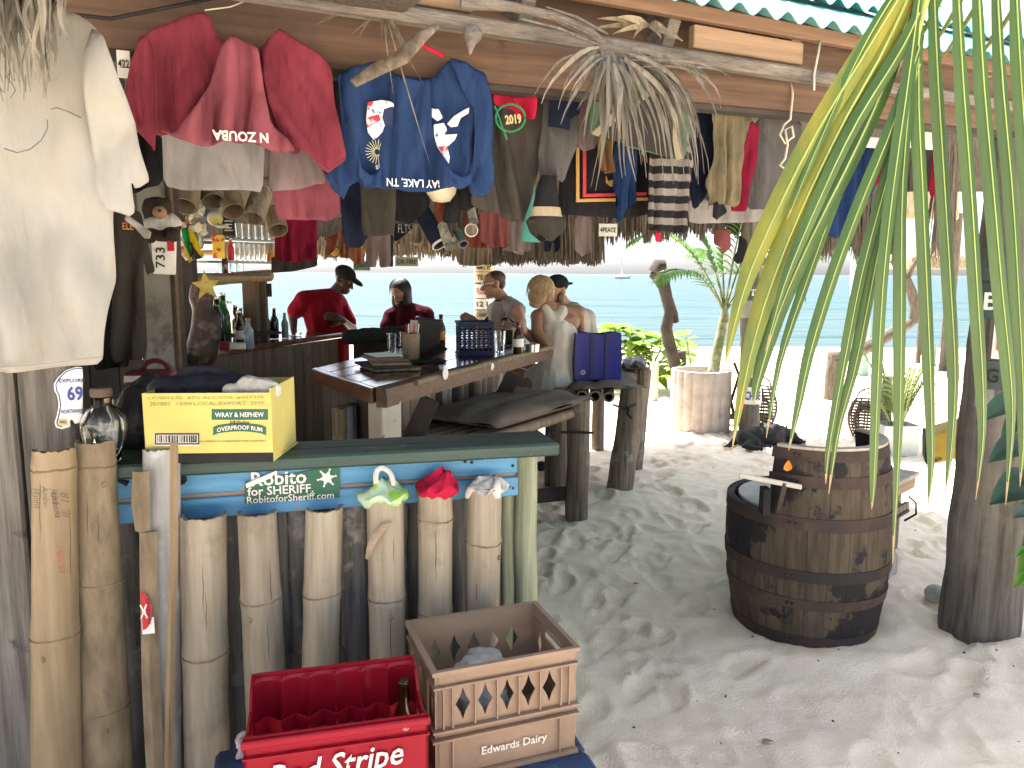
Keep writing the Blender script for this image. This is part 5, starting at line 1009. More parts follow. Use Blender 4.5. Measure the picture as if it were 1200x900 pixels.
mb = MB(); a = atd(222, 330, 5.15); mb.bar(xyz(a, 1.106), xyz(a, 2.2), .08, .08, up=(0, 1, 0)); mb.done('shelf_post', W_DARK, SH)
def board(x0, x1, y, d0, d1, dep, th, mat, name):
    a = atd(x0, y, d0); b = atd(x1, y, d1); z = (a.z + b.z) / 2; n = Vector((-(b - a).y, (b - a).x, 0)).normalized(); e = [xyz(a, z), xyz(b, z), xyz(b, z) + n * dep, xyz(a, z) + n * dep]; MB().hexa([p - UP * th for p in e] + e, .002).done(name, mat, SH); return z
TINT = M('shelf_glass', (.16, .24, .23), (.14, .2, .19), ro=.15, spec=.6)
zA = board(258, 328, 280, 5.3, 5.7, .2, .016, TINT, 'glass_shelf'); zB_ = board(244, 322, 306, 5.3, 5.7, .2, .016, TINT, 'glass_shelf'); zC = board(225, 316, 320, 5.2, 5.8, .2, .02, W_BARK, 'wood_shelf'); zD = board(250, 330, 391, 5.3, 5.75, .16, .02, W_DARK, 'wood_shelf')
def tumbler(name, label, p, h, r, group=None):
    T = MB(); T.lathe([(.0001, 0), (r * .8, 0), (r, h), (r - .003, h), (r * .8 - .003, .006), (.0001, .006)], 14, Matrix.Translation(p)); return T.done(name, GLASS, sm=40, label=label, cat='glass', group=group)
rr = random.Random(4); k = 0
proto = {}
def rows(x0, x1, y, d0, d1, n, z, h, r, label, group, off=.07):
    for i in range(n):
        t = (i + .5) / n; p = atd(x0 + (x1 - x0) * t, y, d0 + (d1 - d0) * t) + Vector((-.02, .08, 0)) * (1 if off else 0); p = xyz(p, z + .001)
        if label in proto: o = proto[label].copy(); COL.objects.link(o); o.location = p; BASE[o.name] = p
        else: o = proto[label] = tumbler('drinking_glass', label, p, h, r, group); o.location = p
        o['label'] = (label + ', ' + ('nearest the flag', 'second from the flag', 'third from the flag', 'third from the sea end', 'second from the sea end', 'nearest the sea')[i + (0 if n == 6 or i < 2 else 2)])
rows(276, 323, 280, 5.3, 5.7, 6, zA, .10, .030, 'ribbed tumbler on the upper glass shelf', 'tumblers on the upper glass shelf')
rows(275, 310, 306, 5.35, 5.62, 6, zB_, .12, .027, 'tall glass on the lower glass shelf', 'tall glasses on the lower glass shelf')
rows(253, 284, 320, 5.25, 5.6, 4, zC, .085, .03, 'short glass on the shelf above the log', 'short glasses on the log shelf')
def bott(px, py, d, z, h, mat, label, r=None, cap=True, lab=None): return beer('bottle', label, xyz(atd(px, py, d), z + .001), h=h, r=r or h * .14, mat=mat, cap=cap, lab=lab)
OR_ = M('orange_lab', (.7, .25, .03), ro=.5); YL = M('yellow_lab', (.75, .6, .06), (.65, .2, .05), sc=22, ro=.5, ramp=(.48, .52)); REDC = M('red_cap', (.5, .02, .03), ro=.5)
bott(264, 320, 5.3, zC, .15, GLASS_D, 'small bottle with a red cap among the short glasses', cap=REDC)
bott(271, 306, 5.35, zB_, .15, REDC, 'thin red bottle beside the tall glasses on the lower shelf')
bott(318, 306, 5.7, zB_, .07, OR_, 'small orange pot at the end of the lower glass shelf', r=.03); bott(324, 306, 5.72, zB_, .06, OR_, 'tiny orange jar at the very end of the lower shelf', r=.022)
DKG = M('dark_bottle', (.012, .015, .012), ro=.1, spec=.6); BLG = M('green_bottle', (.01, .16, .03), (.01, .12, .02), ro=.08, spec=.6, trl=.35)
zt2 = 1.106
for i, (x, y, d, h, mat, lab_, kw) in enumerate((
    (256, 405, 5.3, .34, DKG, 'tall black bottle at the dark end of the back counter', {}), (263, 402, 5.5, .36, BLG, 'bright green bottle glowing in front of the window', {}), (270, 402, 5.55, .30, GLASS, 'clear spirit bottle beside the glowing green bottle', {}),
    (277, 400, 5.6, .27, GLASS_D, 'amber bottle with pale cap behind the plastic water bottle', {}), (283, 398, 5.7, .25, BLG, 'short green bottle nearest the shelf post', {}), (290, 396, 5.8, .28, BLG, 'slim green bottle in front of the plank post', {}),
    (282, 408, 5.35, .24, GLASS_D, 'brown bottle with a white label at the counter front', {'lab': PLATE}), (292, 409, 5.2, .20, M('water_bottle', (.35, .4, .45), (.2, .24, .3), ro=.1, spec=.6), 'silvery water bottle with a yellow cap on the counter edge', {'cap': YL, 'r': .034}),
    (313, 395, 5.95, .22, DKG, 'dark beer bottle with an orange neck past the post', {'cap': OR_}), (322, 394, 6.0, .235, DKG, 'slim black bottle standing against the sea', {}), (334, 392, 6.05, .20, M('grey_bottle', (.25, .3, .28), ro=.15), 'greyish bottle nearest the bartender hand', {'cap': False}))): bott(x, y, d, zt2, h, mat, lab_, **kw)
mb = MB(); mb.lathe([(.0001, 0), (.05, 0), (.07, .03), (.066, .03), (.048, .006), (.0001, .006)], 20, Matrix.Translation(xyz(atd(345, 386, 6.3), zt2 + .001))); mb.done('glass_bowl', GLASS, sm=40, label='shallow glass bowl on the counter under the bartender hand', cat='bowl')
MB().boxz(xyz(atd(276, 404, 5.15), zt2 + .021), (.13, .09, .04), 20, .004).done('white_box', PLATE, sm=30, label='small white box lying on the back counter', cat='box')
MB().boxz(xyz(atd(262, 405, 5.1), zt2 + .026), (.08, .07, .05), 20, .01).done('red_box', RED_P, sm=30, label='small red box lying beside the white one on the back counter', cat='box')
MB().boxz(atd(314, 340, 5.85), (.055, .012, .10), 10).done('small_sign', W_DARK, sm=30, label='small dark sign hanging from the log rail end', cat='sign')
# dark wood carving standing at the counter
mb = MB()
for a, ra, b, rb in (((237, 412), .11, (240, 388), .09), ((240, 388), .09, (238, 358), .065), ((237, 358), .07, (241, 343), .055), ((249, 395), .06, (250, 372), .04), ((230, 350), .05, (232, 338), .05)): mb.cap_seg(atd(*a, 4.9), ra, atd(*b, 4.9), rb)
o = mb.done('wood_carving', M('carved_wood', (.06, .035, .025), (.025, .016, .012), sc=8, ro=.45, bump=.5, c3=(.14, .10, .08), c3s=9), sm=180, label='dark wood carving of a figure at the end of the back counter', cat='carving'); fuse(o, .02, 2)
# straw star ornament
T = MB(); c = atd(242, 335, 4.75); st = []
for j in range(10): a = math.pi / 5 * j + .4; r = .09 if j % 2 == 0 else .04; st.append((r * math.cos(a), r * math.sin(a)))
T.plate(st, [], c, (1, 0, 0), UP, .012); T.done('straw_star', M('straw_yellow', (.5, .42, .12), (.35, .28, .07), sc=20, ro=.8), label='yellow straw star hung on the log rail', cat='ornament')
# plates, flag, bear doll, packets on the left wall
def flat(name, label, cat, pts, d, yaw, mat, th=.004, amp=0, **k): v = vpd(pts[0][0], pts[0][1], d, yaw); return cloth(name, pts, v, mat, amp=amp, rough=0 if amp == 0 else .01, puff=0, th=th, smooth=0, label=label, cat=cat, **k), v
o, v = flat('licence_plate', 'white licence plate reading 733 turned on its side', 'licence plate', [(177, 279), (207, 281), (206, 322), (180, 321)], 3.0, 15, PLATE)
text('733', v.pt(188, 302, -.006), UP * 1 + v.A * .05, -v.A, 24 * optd(v.p) / FPX, BLKP, o, height=.034, bold=.01); MB().box(v.pt(200, 288, -.005), (.024, .003, .04), frame(v.A, v.N, UP).to_3x3()).done('red_sticker', MATS['sticker_red'], o)
BLKBR = M('brown_plush', (.04, .025, .018), (.02, .014, .01), sc=30, ro=.95, bump=.4)
DO = thing('teddy_bear', 'dark brown teddy bear in a white shirt above the sideways plate', 'toy', atd(190, 280, 2.95))
def P3(x, y, d=2.95): return atd(x, y, d)
mb = MB(); mb.ell(P3(184, 246), (.055, .05, .05)); mb.ell(P3(174, 238), .02); mb.ell(P3(195, 238), .02); mb.ell(P3(190, 268), (.06, .05, .05)); mb.cap_seg(P3(178, 272), .022, P3(176, 278, 2.88), .024); mb.cap_seg(P3(200, 272), .022, P3(203, 276, 2.87), .026); mb.cap_seg(P3(176, 258), .02, P3(172, 268), .018); mb.cap_seg(P3(202, 258), .02, P3(208, 266), .018); fuse(mb.done('bear_body', BLKBR, DO, sm=180), .008, 2)
mb = MB(); mb.ell(P3(190, 264), (.066, .056, .045)); mb.cap_seg(P3(180, 257), .026, P3(174, 264), .024); mb.cap_seg(P3(200, 257), .026, P3(206, 262), .024); fuse(mb.done('shirt', fab('doll_white', (.6, .6, .6)), DO, sm=180), .008, 2)
mb = MB(); mb.ell(P3(187, 249, 2.90), (.026, .02, .024)); mb.done('muzzle', M('plush_tan', (.28, .17, .1), ro=.9), DO, sm=180); mb = MB(); mb.ell(P3(187, 247, 2.885), (.008, .006, .006)); mb.done('nose', BLKP, DO, sm=180)
# jamaican flag hanging limp
FL_G = fab('flag_green', (.01, .20, .05)); FL_Y = fab('flag_yellow', (.55, .42, .02)); FLG = thing('flag', 'small limp green black and yellow flag on the shelf post', 'flag', atd(225, 307, 4.4)); fv = vpd(225, 280, 4.4, 20)
cloth('green_field', [(212, 268), (221, 266), (223, 290), (224, 303), (216, 290)], fv, FL_G, FLG, amp=.012, lam=.05); cloth('black_field', [(223, 282), (231, 290), (238, 302), (224, 306)], fv, BLK, FLG, amp=.012, lam=.05, off=-.006); cloth('yellow_band', [(220, 267), (226, 270), (239, 300), (237, 303), (223, 284)], fv, FL_Y, FLG, amp=.012, lam=.05, off=-.012); cloth('yellow_band', [(215, 288), (217, 288), (224, 304), (222, 310)], fv, FL_Y, FLG, amp=.008, lam=.05, off=-.012)
PK = MB(); PK.boxz(atd(256, 289, 5.0), (.075, .02, .15), 5, .004); PK.done('snack_packet', M('packet', (.75, .55, .05), (.6, .03, .02), sc=20, ro=.35, ramp=(.45, .5)), sm=30, label='red and yellow packet hanging in front of the shelves', cat='packet')
MB().boxz(atd(268, 265, 5.0), (.075, .015, .12), 5).done('price_board', BLKP, sm=30, label='little black price board with white writing above the glasses', cat='sign'); b_ = bpy.data.objects['price_board']
for i, y in enumerate((259, 263, 267, 270)): MB().boxz(atd(268, y, 4.988), (.05 - .008 * (i % 3), .003, .006), 5).done('chalk_line', WHT, b_)
# hanging cap with visor and dangling junk
CP_T = M('grey_blue_cap', (.13, .15, .22), (.09, .1, .15), ro=.9)
mb = MB(); mb.ell(atd(244, 248, 4.6), (.06, .06, .055)); mb.ell(atd(252, 262, 4.55), (.05, .07, .012), Matrix.Rotation(R(30), 3, 'Y')); fuse(mb.done('peaked_hat', CP_T, sm=180, label='grey blue cap with pale peak hanging over the shelves', cat='cap'), .01, 2)
mb = MB(); mb.ell(atd(252, 256, 4.5), (.045, .045, .045)); mb.ell(atd(260, 265, 4.45), (.04, .04, .012)); fuse(mb.done('duck_ornament', M('cream_toy', (.45, .42, .3), ro=.6, c3=(.4, .33, .08), c3s=12), sm=180, label='cream duck ornament dangling below the bamboo cups', cat='ornament'), .008, 2)
rr = random.Random(21); mb = MB()
for i in range(46):
    a = atd(rr.uniform(212, 240), rr.uniform(236, 300), rr.uniform(4.5, 4.9)); mb.box(a, (rr.uniform(.01, .05), .01, rr.uniform(.02, .07)), Euler((rr.uniform(-.5, .5), rr.uniform(-.6, .6), rr.uniform(-.5, .5))).to_matrix())
mb.done('charms', M('mixed_charms', (.6, .58, .45), (.15, .2, .12), sc=14, ro=.3, ramp=(.45, .55), c3=(.45, .03, .03), c3s=10), kind='stuff', label='tangle of small charms and bottle tops on the shelf end', cat='charms')
# row of bamboo cups hanging under the grey shirt
for i, (x, y, d, r, ln) in enumerate(((216, 234, 3.9, .062, .16), (250, 228, 4.0, .058, .22), (274, 240, 4.05, .058, .13), (297, 248, 4.1, .055, .18), (326, 262, 4.3, .055, .14))):
    p = atd(x, y + 8, d); mb = MB(); dr = Vector((rr.uniform(-.4, .4), -.55, -.75)).normalized(); m = Matrix.Translation(p) @ UP.rotation_difference(dr).to_matrix().to_4x4(); mb.lathe([(.0001, -ln), (r, -ln), (r * 1.03, -ln * .5), (r, 0), (r - .008, 0), (r - .01, -ln * .7)], 18, m); mb.done('bamboo_cup', (BAMB_B, W_BENCH)[i % 2], sm=50, label=('split bamboo cup nearest the teddy bear', 'long bamboo cup hanging above the duck ornament', 'bamboo cup hanging over the price board', 'bamboo cup hanging above the upper glass shelf', 'bamboo cup hanging at the shelf end by the maroon cloth')[i], cat='cup', group='bamboo cups hung over the shelves')
# ------------------------------------------------------------------ clothes hung from beam and ceiling
def bd(px, extra=0): u = (px - 600) / 900; return 2.51 / (1 - .364 * u) + extra
def hang(name, label, cat, poly, extra, mat, yaw=20, d=None, amp=.012, lam=.085, seed=1, group=None, puff=.003, **kw):
    cx = sum(p[0] for p in poly) / len(poly); dd = d if d else bd(cx, extra); v = vpd(cx, poly[0][1], dd, yaw)
    return cloth(name, poly, v, mat, amp=amp, lam=lam, seed=seed, puff=puff, label=label, cat=cat, group=group, **kw), v
def shirt(label, base, group='clothes hung up along the beam'): return thing('hanging_shirt', label, 'shirt', base, group)
F_CREAM = fab('cream_cotton', (.395, .395, .37), .86, c3=(.37, .345, .285), trl=.3, bd=.012); F_RED = fab('faded_red', (.225, .042, .064), .72, trl=.22); F_RED2 = fab('faded_pink_red', (.32, .095, .125), .75, trl=.25); F_DRED = fab('dark_red', (.24, .02, .035), .7, trl=.25)
F_BLUE = fab('royal_cotton', (.030, .062, .165), .7, trl=.2); F_LGREY = fab('pale_grey', (.28,.27,.268), .8); F_MAUVE = fab('mauve_grey', (.22, .17, .175), .75); F_NAVY = fab('navy', (0.014, 0.019, 0.040), .6); F_CHAR = fab('charcoal', (0.046, 0.042, 0.038), .7); F_CHAR2 = fab('warm_charcoal', (0.071, 0.062, 0.056), .75)
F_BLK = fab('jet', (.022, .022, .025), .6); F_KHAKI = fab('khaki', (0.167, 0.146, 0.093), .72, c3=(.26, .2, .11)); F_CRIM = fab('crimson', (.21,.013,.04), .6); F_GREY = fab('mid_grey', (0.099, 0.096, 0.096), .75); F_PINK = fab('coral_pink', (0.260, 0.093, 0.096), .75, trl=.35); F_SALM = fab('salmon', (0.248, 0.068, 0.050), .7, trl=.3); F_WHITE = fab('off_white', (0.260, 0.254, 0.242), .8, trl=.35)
F_TEAL = fab('teal', (.10,.38,.33), .75, trl=.35); F_PALEPINK = fab('pale_pink', (0.267, 0.205, 0.208), .8, trl=.35); F_BEIGE = fab('beige', (0.248, 0.198, 0.155), .72, trl=.3); F_TAUPE = fab('taupe', (0.149, 0.118, 0.112), .7, trl=.2); F_DUST = fab('dusty_white', (0.236, 0.211, 0.211), .8, trl=.3); F_BROWN = fab('tan_brown', (0.167, 0.093, 0.043), .7); F_GREEN = fab('flag_sage', (0.093, 0.161, 0.099), .75); F_SAND = fab('sand_band', (0.285, 0.248, 0.167), .8)
# cream shirt close by
wv = vpd(60, 200, 1.55, 6); WS = shirt('large cream shirt with faint pen scribbles hanging in front of the plank wall', wv.pt(60, 430))
cloth('body', [(-90, 70), (-30, 34), (10, 18), (50, 6), (85, 13), (108, 28), (124, 60), (130, 112), (133, 200), (131, 300), (126, 365), (121, 426), (60, 432), (0, 437), (-95, 445)], wv, F_CREAM, WS, amp=.014, lam=.17, seed=2, puff=.004, rough=.012, cell=.012)
cloth('sleeve', [(104, 30), (121, 41), (132, 68), (146, 112), (160, 165), (173, 211), (156, 222), (150, 205), (154, 247), (147, 253), (138, 249), (126, 246), (112, 218), (107, 175), (104, 110), (100, 60)], wv, F_CREAM, WS, off=-.035, amp=.012, lam=.10, seed=5, puff=.004, cell=.009)
hm = MB(); hm.tube([wv.pt(x, y, -.045 - .012 * math.sin(x * .13)) for x, y in ((-60, 437), (-20, 433), (20, 430), (60, 427), (100, 421), (120, 419))], .0022, n=5); hm.done('hem_stitch', F_CREAM, WS, sm=60)
PENM = M('faint_pen', (.10, .11, .09), ro=.9)
for pts in (((60, 128), (66, 126), (78, 130), (95, 138)), ((55, 140), (56, 150), (48, 165), (35, 175), (20, 179), (5, 174)), ((12, 84), (7, 90), (14, 98), (18, 106), (12, 115)), ((30, 88), (30, 108)), ((-6, 96), (4, 108))):
    mb = MB(); mb.tube([wv.pt(x, y, -.040 - .010 * 0) for x, y in pts], .0011, n=4); mb.done('pen_scribble', PENM, WS)
# faded red shirt
rv = vpd(270, 100, bd(270, -.07), 20); RS = shirt('faded red shirt tied up at the middle with upside down white lettering', rv.pt(275, 200))
cloth('inside_panel', [(160, 46), (180, 30), (238, 12), (248, 22), (256, 44), (300, 60), (318, 40), (340, 60), (360, 120), (352, 182), (300, 168), (226, 150), (205, 154), (186, 157), (165, 150), (150, 120)], rv, F_RED, RS, amp=.012, lam=.12, seed=3)
cloth('sleeve', [(163, 46), (172, 42), (180, 60), (181, 100), (183, 140), (181, 178), (176, 170), (160, 152), (148, 138), (147, 106), (153, 70)], rv, F_RED, RS, off=-.02, amp=.008, lam=.05, seed=4, puff=.004)
DR = cloth('draped_front', [(274, 41), (290, 47), (303, 60), (309, 100), (318, 145), (348, 176), (330, 181), (304, 170), (285, 166), (262, 166), (232, 171), (214, 164), (187, 153), (205, 153), (226, 130), (245, 98), (258, 58)], rv, F_RED2, RS, off=-.055, amp=.016, lam=.075, seed=6, puff=.004, grow=.5)
cloth('sleeve', [(308, 54), (318, 40), (328, 31), (346, 43), (378, 63), (389, 79), (396, 130), (406, 187), (384, 203), (366, 186), (358, 178), (345, 172), (328, 150), (314, 118), (308, 85)], rv, F_RED, RS, off=-.045, amp=.014, lam=.11, tilt=.5, seed=7, puff=.004)
p = rv.pt(282, 160, -.088); text('N ZOUBA', p, -rv.A, -UP, 62 * optd(p) / FPX, MATS['plate_white'], DR, height=.026, bold=.03)
hang('grey_shirt', 'plain pale grey shirt hem hanging straight under the faded red shirt', 'shirt', [(188, 130), (312, 135), (308, 225), (280, 222), (240, 224), (192, 219)], .14, F_LGREY, seed=8, amp=.010)
hang('mauve_shirt', 'mauve grey shirt hem beside the pale grey one under the red sleeve', 'shirt', [(312, 150), (372, 180), (384, 213), (350, 222), (316, 224)], .20, F_MAUVE, seed=9)
hang('coral_shirt', 'folded dark coral shirt below the mauve hem', 'shirt', [(318, 215), (386, 208), (398, 225), (399, 252), (386, 259), (352, 257), (326, 258), (322, 240)], .36, F_RED2, seed=10)
hang('maroon_flag', 'dark maroon cloth hanging in the gap behind the shelves', 'cloth', [(322, 250), (372, 248), (371, 304), (345, 308), (322, 305)], 2.4, F_CRIM, seed=11, lam=.06)
hang('grey_banner', 'dull grey cloth band hanging under the maroon cloth', 'cloth', [(318, 300), (372, 300), (372, 312), (345, 318), (318, 320)], 2.6, F_CHAR, seed=12)
# blue shirt
bv = vpd(485, 140, bd(485, -.05), 20); BS = shirt('royal blue shirt folded up with upside down white lettering and prints', bv.pt(485, 222))
cloth('inside_panel', [(399, 88), (440, 68), (462, 86), (505, 94), (527, 68), (566, 86), (573, 120), (570, 205), (540, 217), (515, 222), (450, 221), (420, 214), (406, 180)], bv, F_BLUE, BS, amp=.010, lam=.12, seed=2)
cloth('sleeve', [(396, 86), (412, 77), (424, 76), (424, 120), (420, 180), (424, 210), (412, 216), (402, 235), (392, 224), (382, 206), (388, 190), (404, 170), (399, 120)], bv, F_BLUE, BS, off=-.022, amp=.010, lam=.06, seed=3, puff=.004)
DB = cloth('draped_front', [(460, 86), (475, 90), (490, 92), (506, 93), (508, 140), (513, 178), (522, 203), (537, 217), (520, 222), (496, 226), (460, 221), (430, 220), (424, 212), (440, 206), (452, 180), (458, 140)], bv, F_BLUE, BS, off=-.05, amp=.012, lam=.06, seed=4, puff=.004, grow=.4)
cloth('sleeve', [(527, 66), (548, 72), (569, 85), (577, 117), (582, 212), (576, 223), (566, 232), (553, 226), (551, 206), (556, 180), (556, 130), (540, 100)], bv, F_BLUE, BS, off=-.025, amp=.008, lam=.07, seed=5, puff=.004)
cloth('rolled_fold', [(520, 186), (530, 202), (543, 208), (555, 200), (553, 216), (540, 222), (526, 214)], bv, F_BLUE, BS, off=-.035, amp=.004, seed=6, puff=.004); cloth('rolled_fold', [(420, 180), (424, 198), (434, 206), (446, 202), (454, 186), (456, 200), (444, 216), (428, 218), (420, 206)], bv, F_BLUE, BS, off=-.035, amp=.004, seed=7, puff=.004)
p = bv.pt(486, 214, -.075); text('BAY LAKE, TN', p, -bv.A, -UP, 66 * optd(p) / FPX, WHT, DB, height=.026, bold=.012); 
p = bv.pt(516, 218, -.072); text('IL', p, -bv.A, -UP, .018, WHT, DB, height=.024)
PRW = M('cracked_print', (.62, .62, .62), (.05, .10, .3), sc=60, ro=.8, ramp=(.36, .40)); PRR = M('cracked_red', (.4, .03, .06), (.6, .6, .62), sc=45, ro=.8, ramp=(.4, .5)); PRD = M('dark_print', (.02, .035, .10), ro=.8); PRY = M('yellow_print', (.55, .55, .3), ro=.8)
def deco(name, pts, mat, parent, off, vp=bv): return cloth(name, pts, vp, mat, parent, off=off, amp=0, rough=0, puff=0, th=.001, smooth=0, cell=.004)
deco('map_print', [(431, 120), (447, 117), (458, 119), (462, 122), (461, 126), (451, 128), (449, 138), (452, 148), (446, 158), (438, 164), (431, 155), (429, 140)], PRW, BS, -.0315); deco('red_print', [(430, 138), (444, 134), (446, 141), (437, 146), (430, 150)], PRR, BS, -.033); deco('red_print', [(431, 119), (438, 119), (434, 127), (431, 129)], PRR, BS, -.033); deco('figure_print', [(450, 128), (461, 124), (461, 176), (446, 172), (440, 164), (452, 150), (448, 138)], PRD, BS, -.032)
mb = MB()
for k in range(22):
    a = 2 * math.pi * k / 22; c = bv.pt(442, 178, -.034); mb.bar(c + bv.A * .008 * math.cos(a) + UP * .008 * math.sin(a), c + bv.A * .034 * math.cos(a) + UP * .034 * math.sin(a), .0015, .0008, bv.N)
mb.done('firework_print', PRY, BS)
deco('leaf_print', [(438, 195), (452, 189), (454, 190), (446, 196), (442, 199)], PRW, BS, -.034)
for q in ([(506, 127), (514, 128), (519, 138), (513, 142), (506, 137)], [(524, 145), (532, 136), (545, 128), (550, 126), (549, 133), (540, 138), (536, 148), (528, 149)]): deco('splash_print', q, PRW, BS, -.0315)
deco('star_print', [(508, 146), (520, 144), (524, 152), (520, 158), (536, 157), (533, 164), (524, 172), (527, 184), (526, 192), (519, 182), (512, 172), (509, 160)], PRW, BS, -.032); deco('red_print', [(514, 172), (524, 171), (525, 180), (519, 181)], PRR, BS, -.034)
mb = MB(); mb.tube([atd(492, 52, 2.30), atd(505, 58, 2.32), atd(520, 66, 2.33)], .006, n=8); mb.done('red_hanger', CL_R, sm=60, label='end of a red plastic hanger above the blue shirt', cat='hanger')
SEAM_R = M('red_seam', (.13, .022, .035), ro=.9); SEAM_B = M('blue_seam', (.016, .034, .10), ro=.9)
def seam(parent, vp, pts, off, mat, r=.0016): mb = MB(); mb.tube([vp.pt(x, y, off) for x, y in pts], r, n=5); mb.done('seam', mat, parent, sm=60)
seam(RS, rv, [(148, 134), (160, 148), (176, 166), (181, 172)], -.045, SEAM_R); seam(RS, rv, [(368, 184), (385, 198), (404, 184)], -.075, SEAM_R); seam(RS, rv, [(181, 60), (183, 100), (183, 140)], -.045, SEAM_R)
seam(BS, bv, [(552, 221), (565, 228), (580, 220)], -.05, SEAM_B); seam(BS, bv, [(384, 200), (394, 218), (403, 229)], -.05, SEAM_B); seam(BS, bv, [(556, 120), (557, 160), (555, 205)], -.05, SEAM_B)
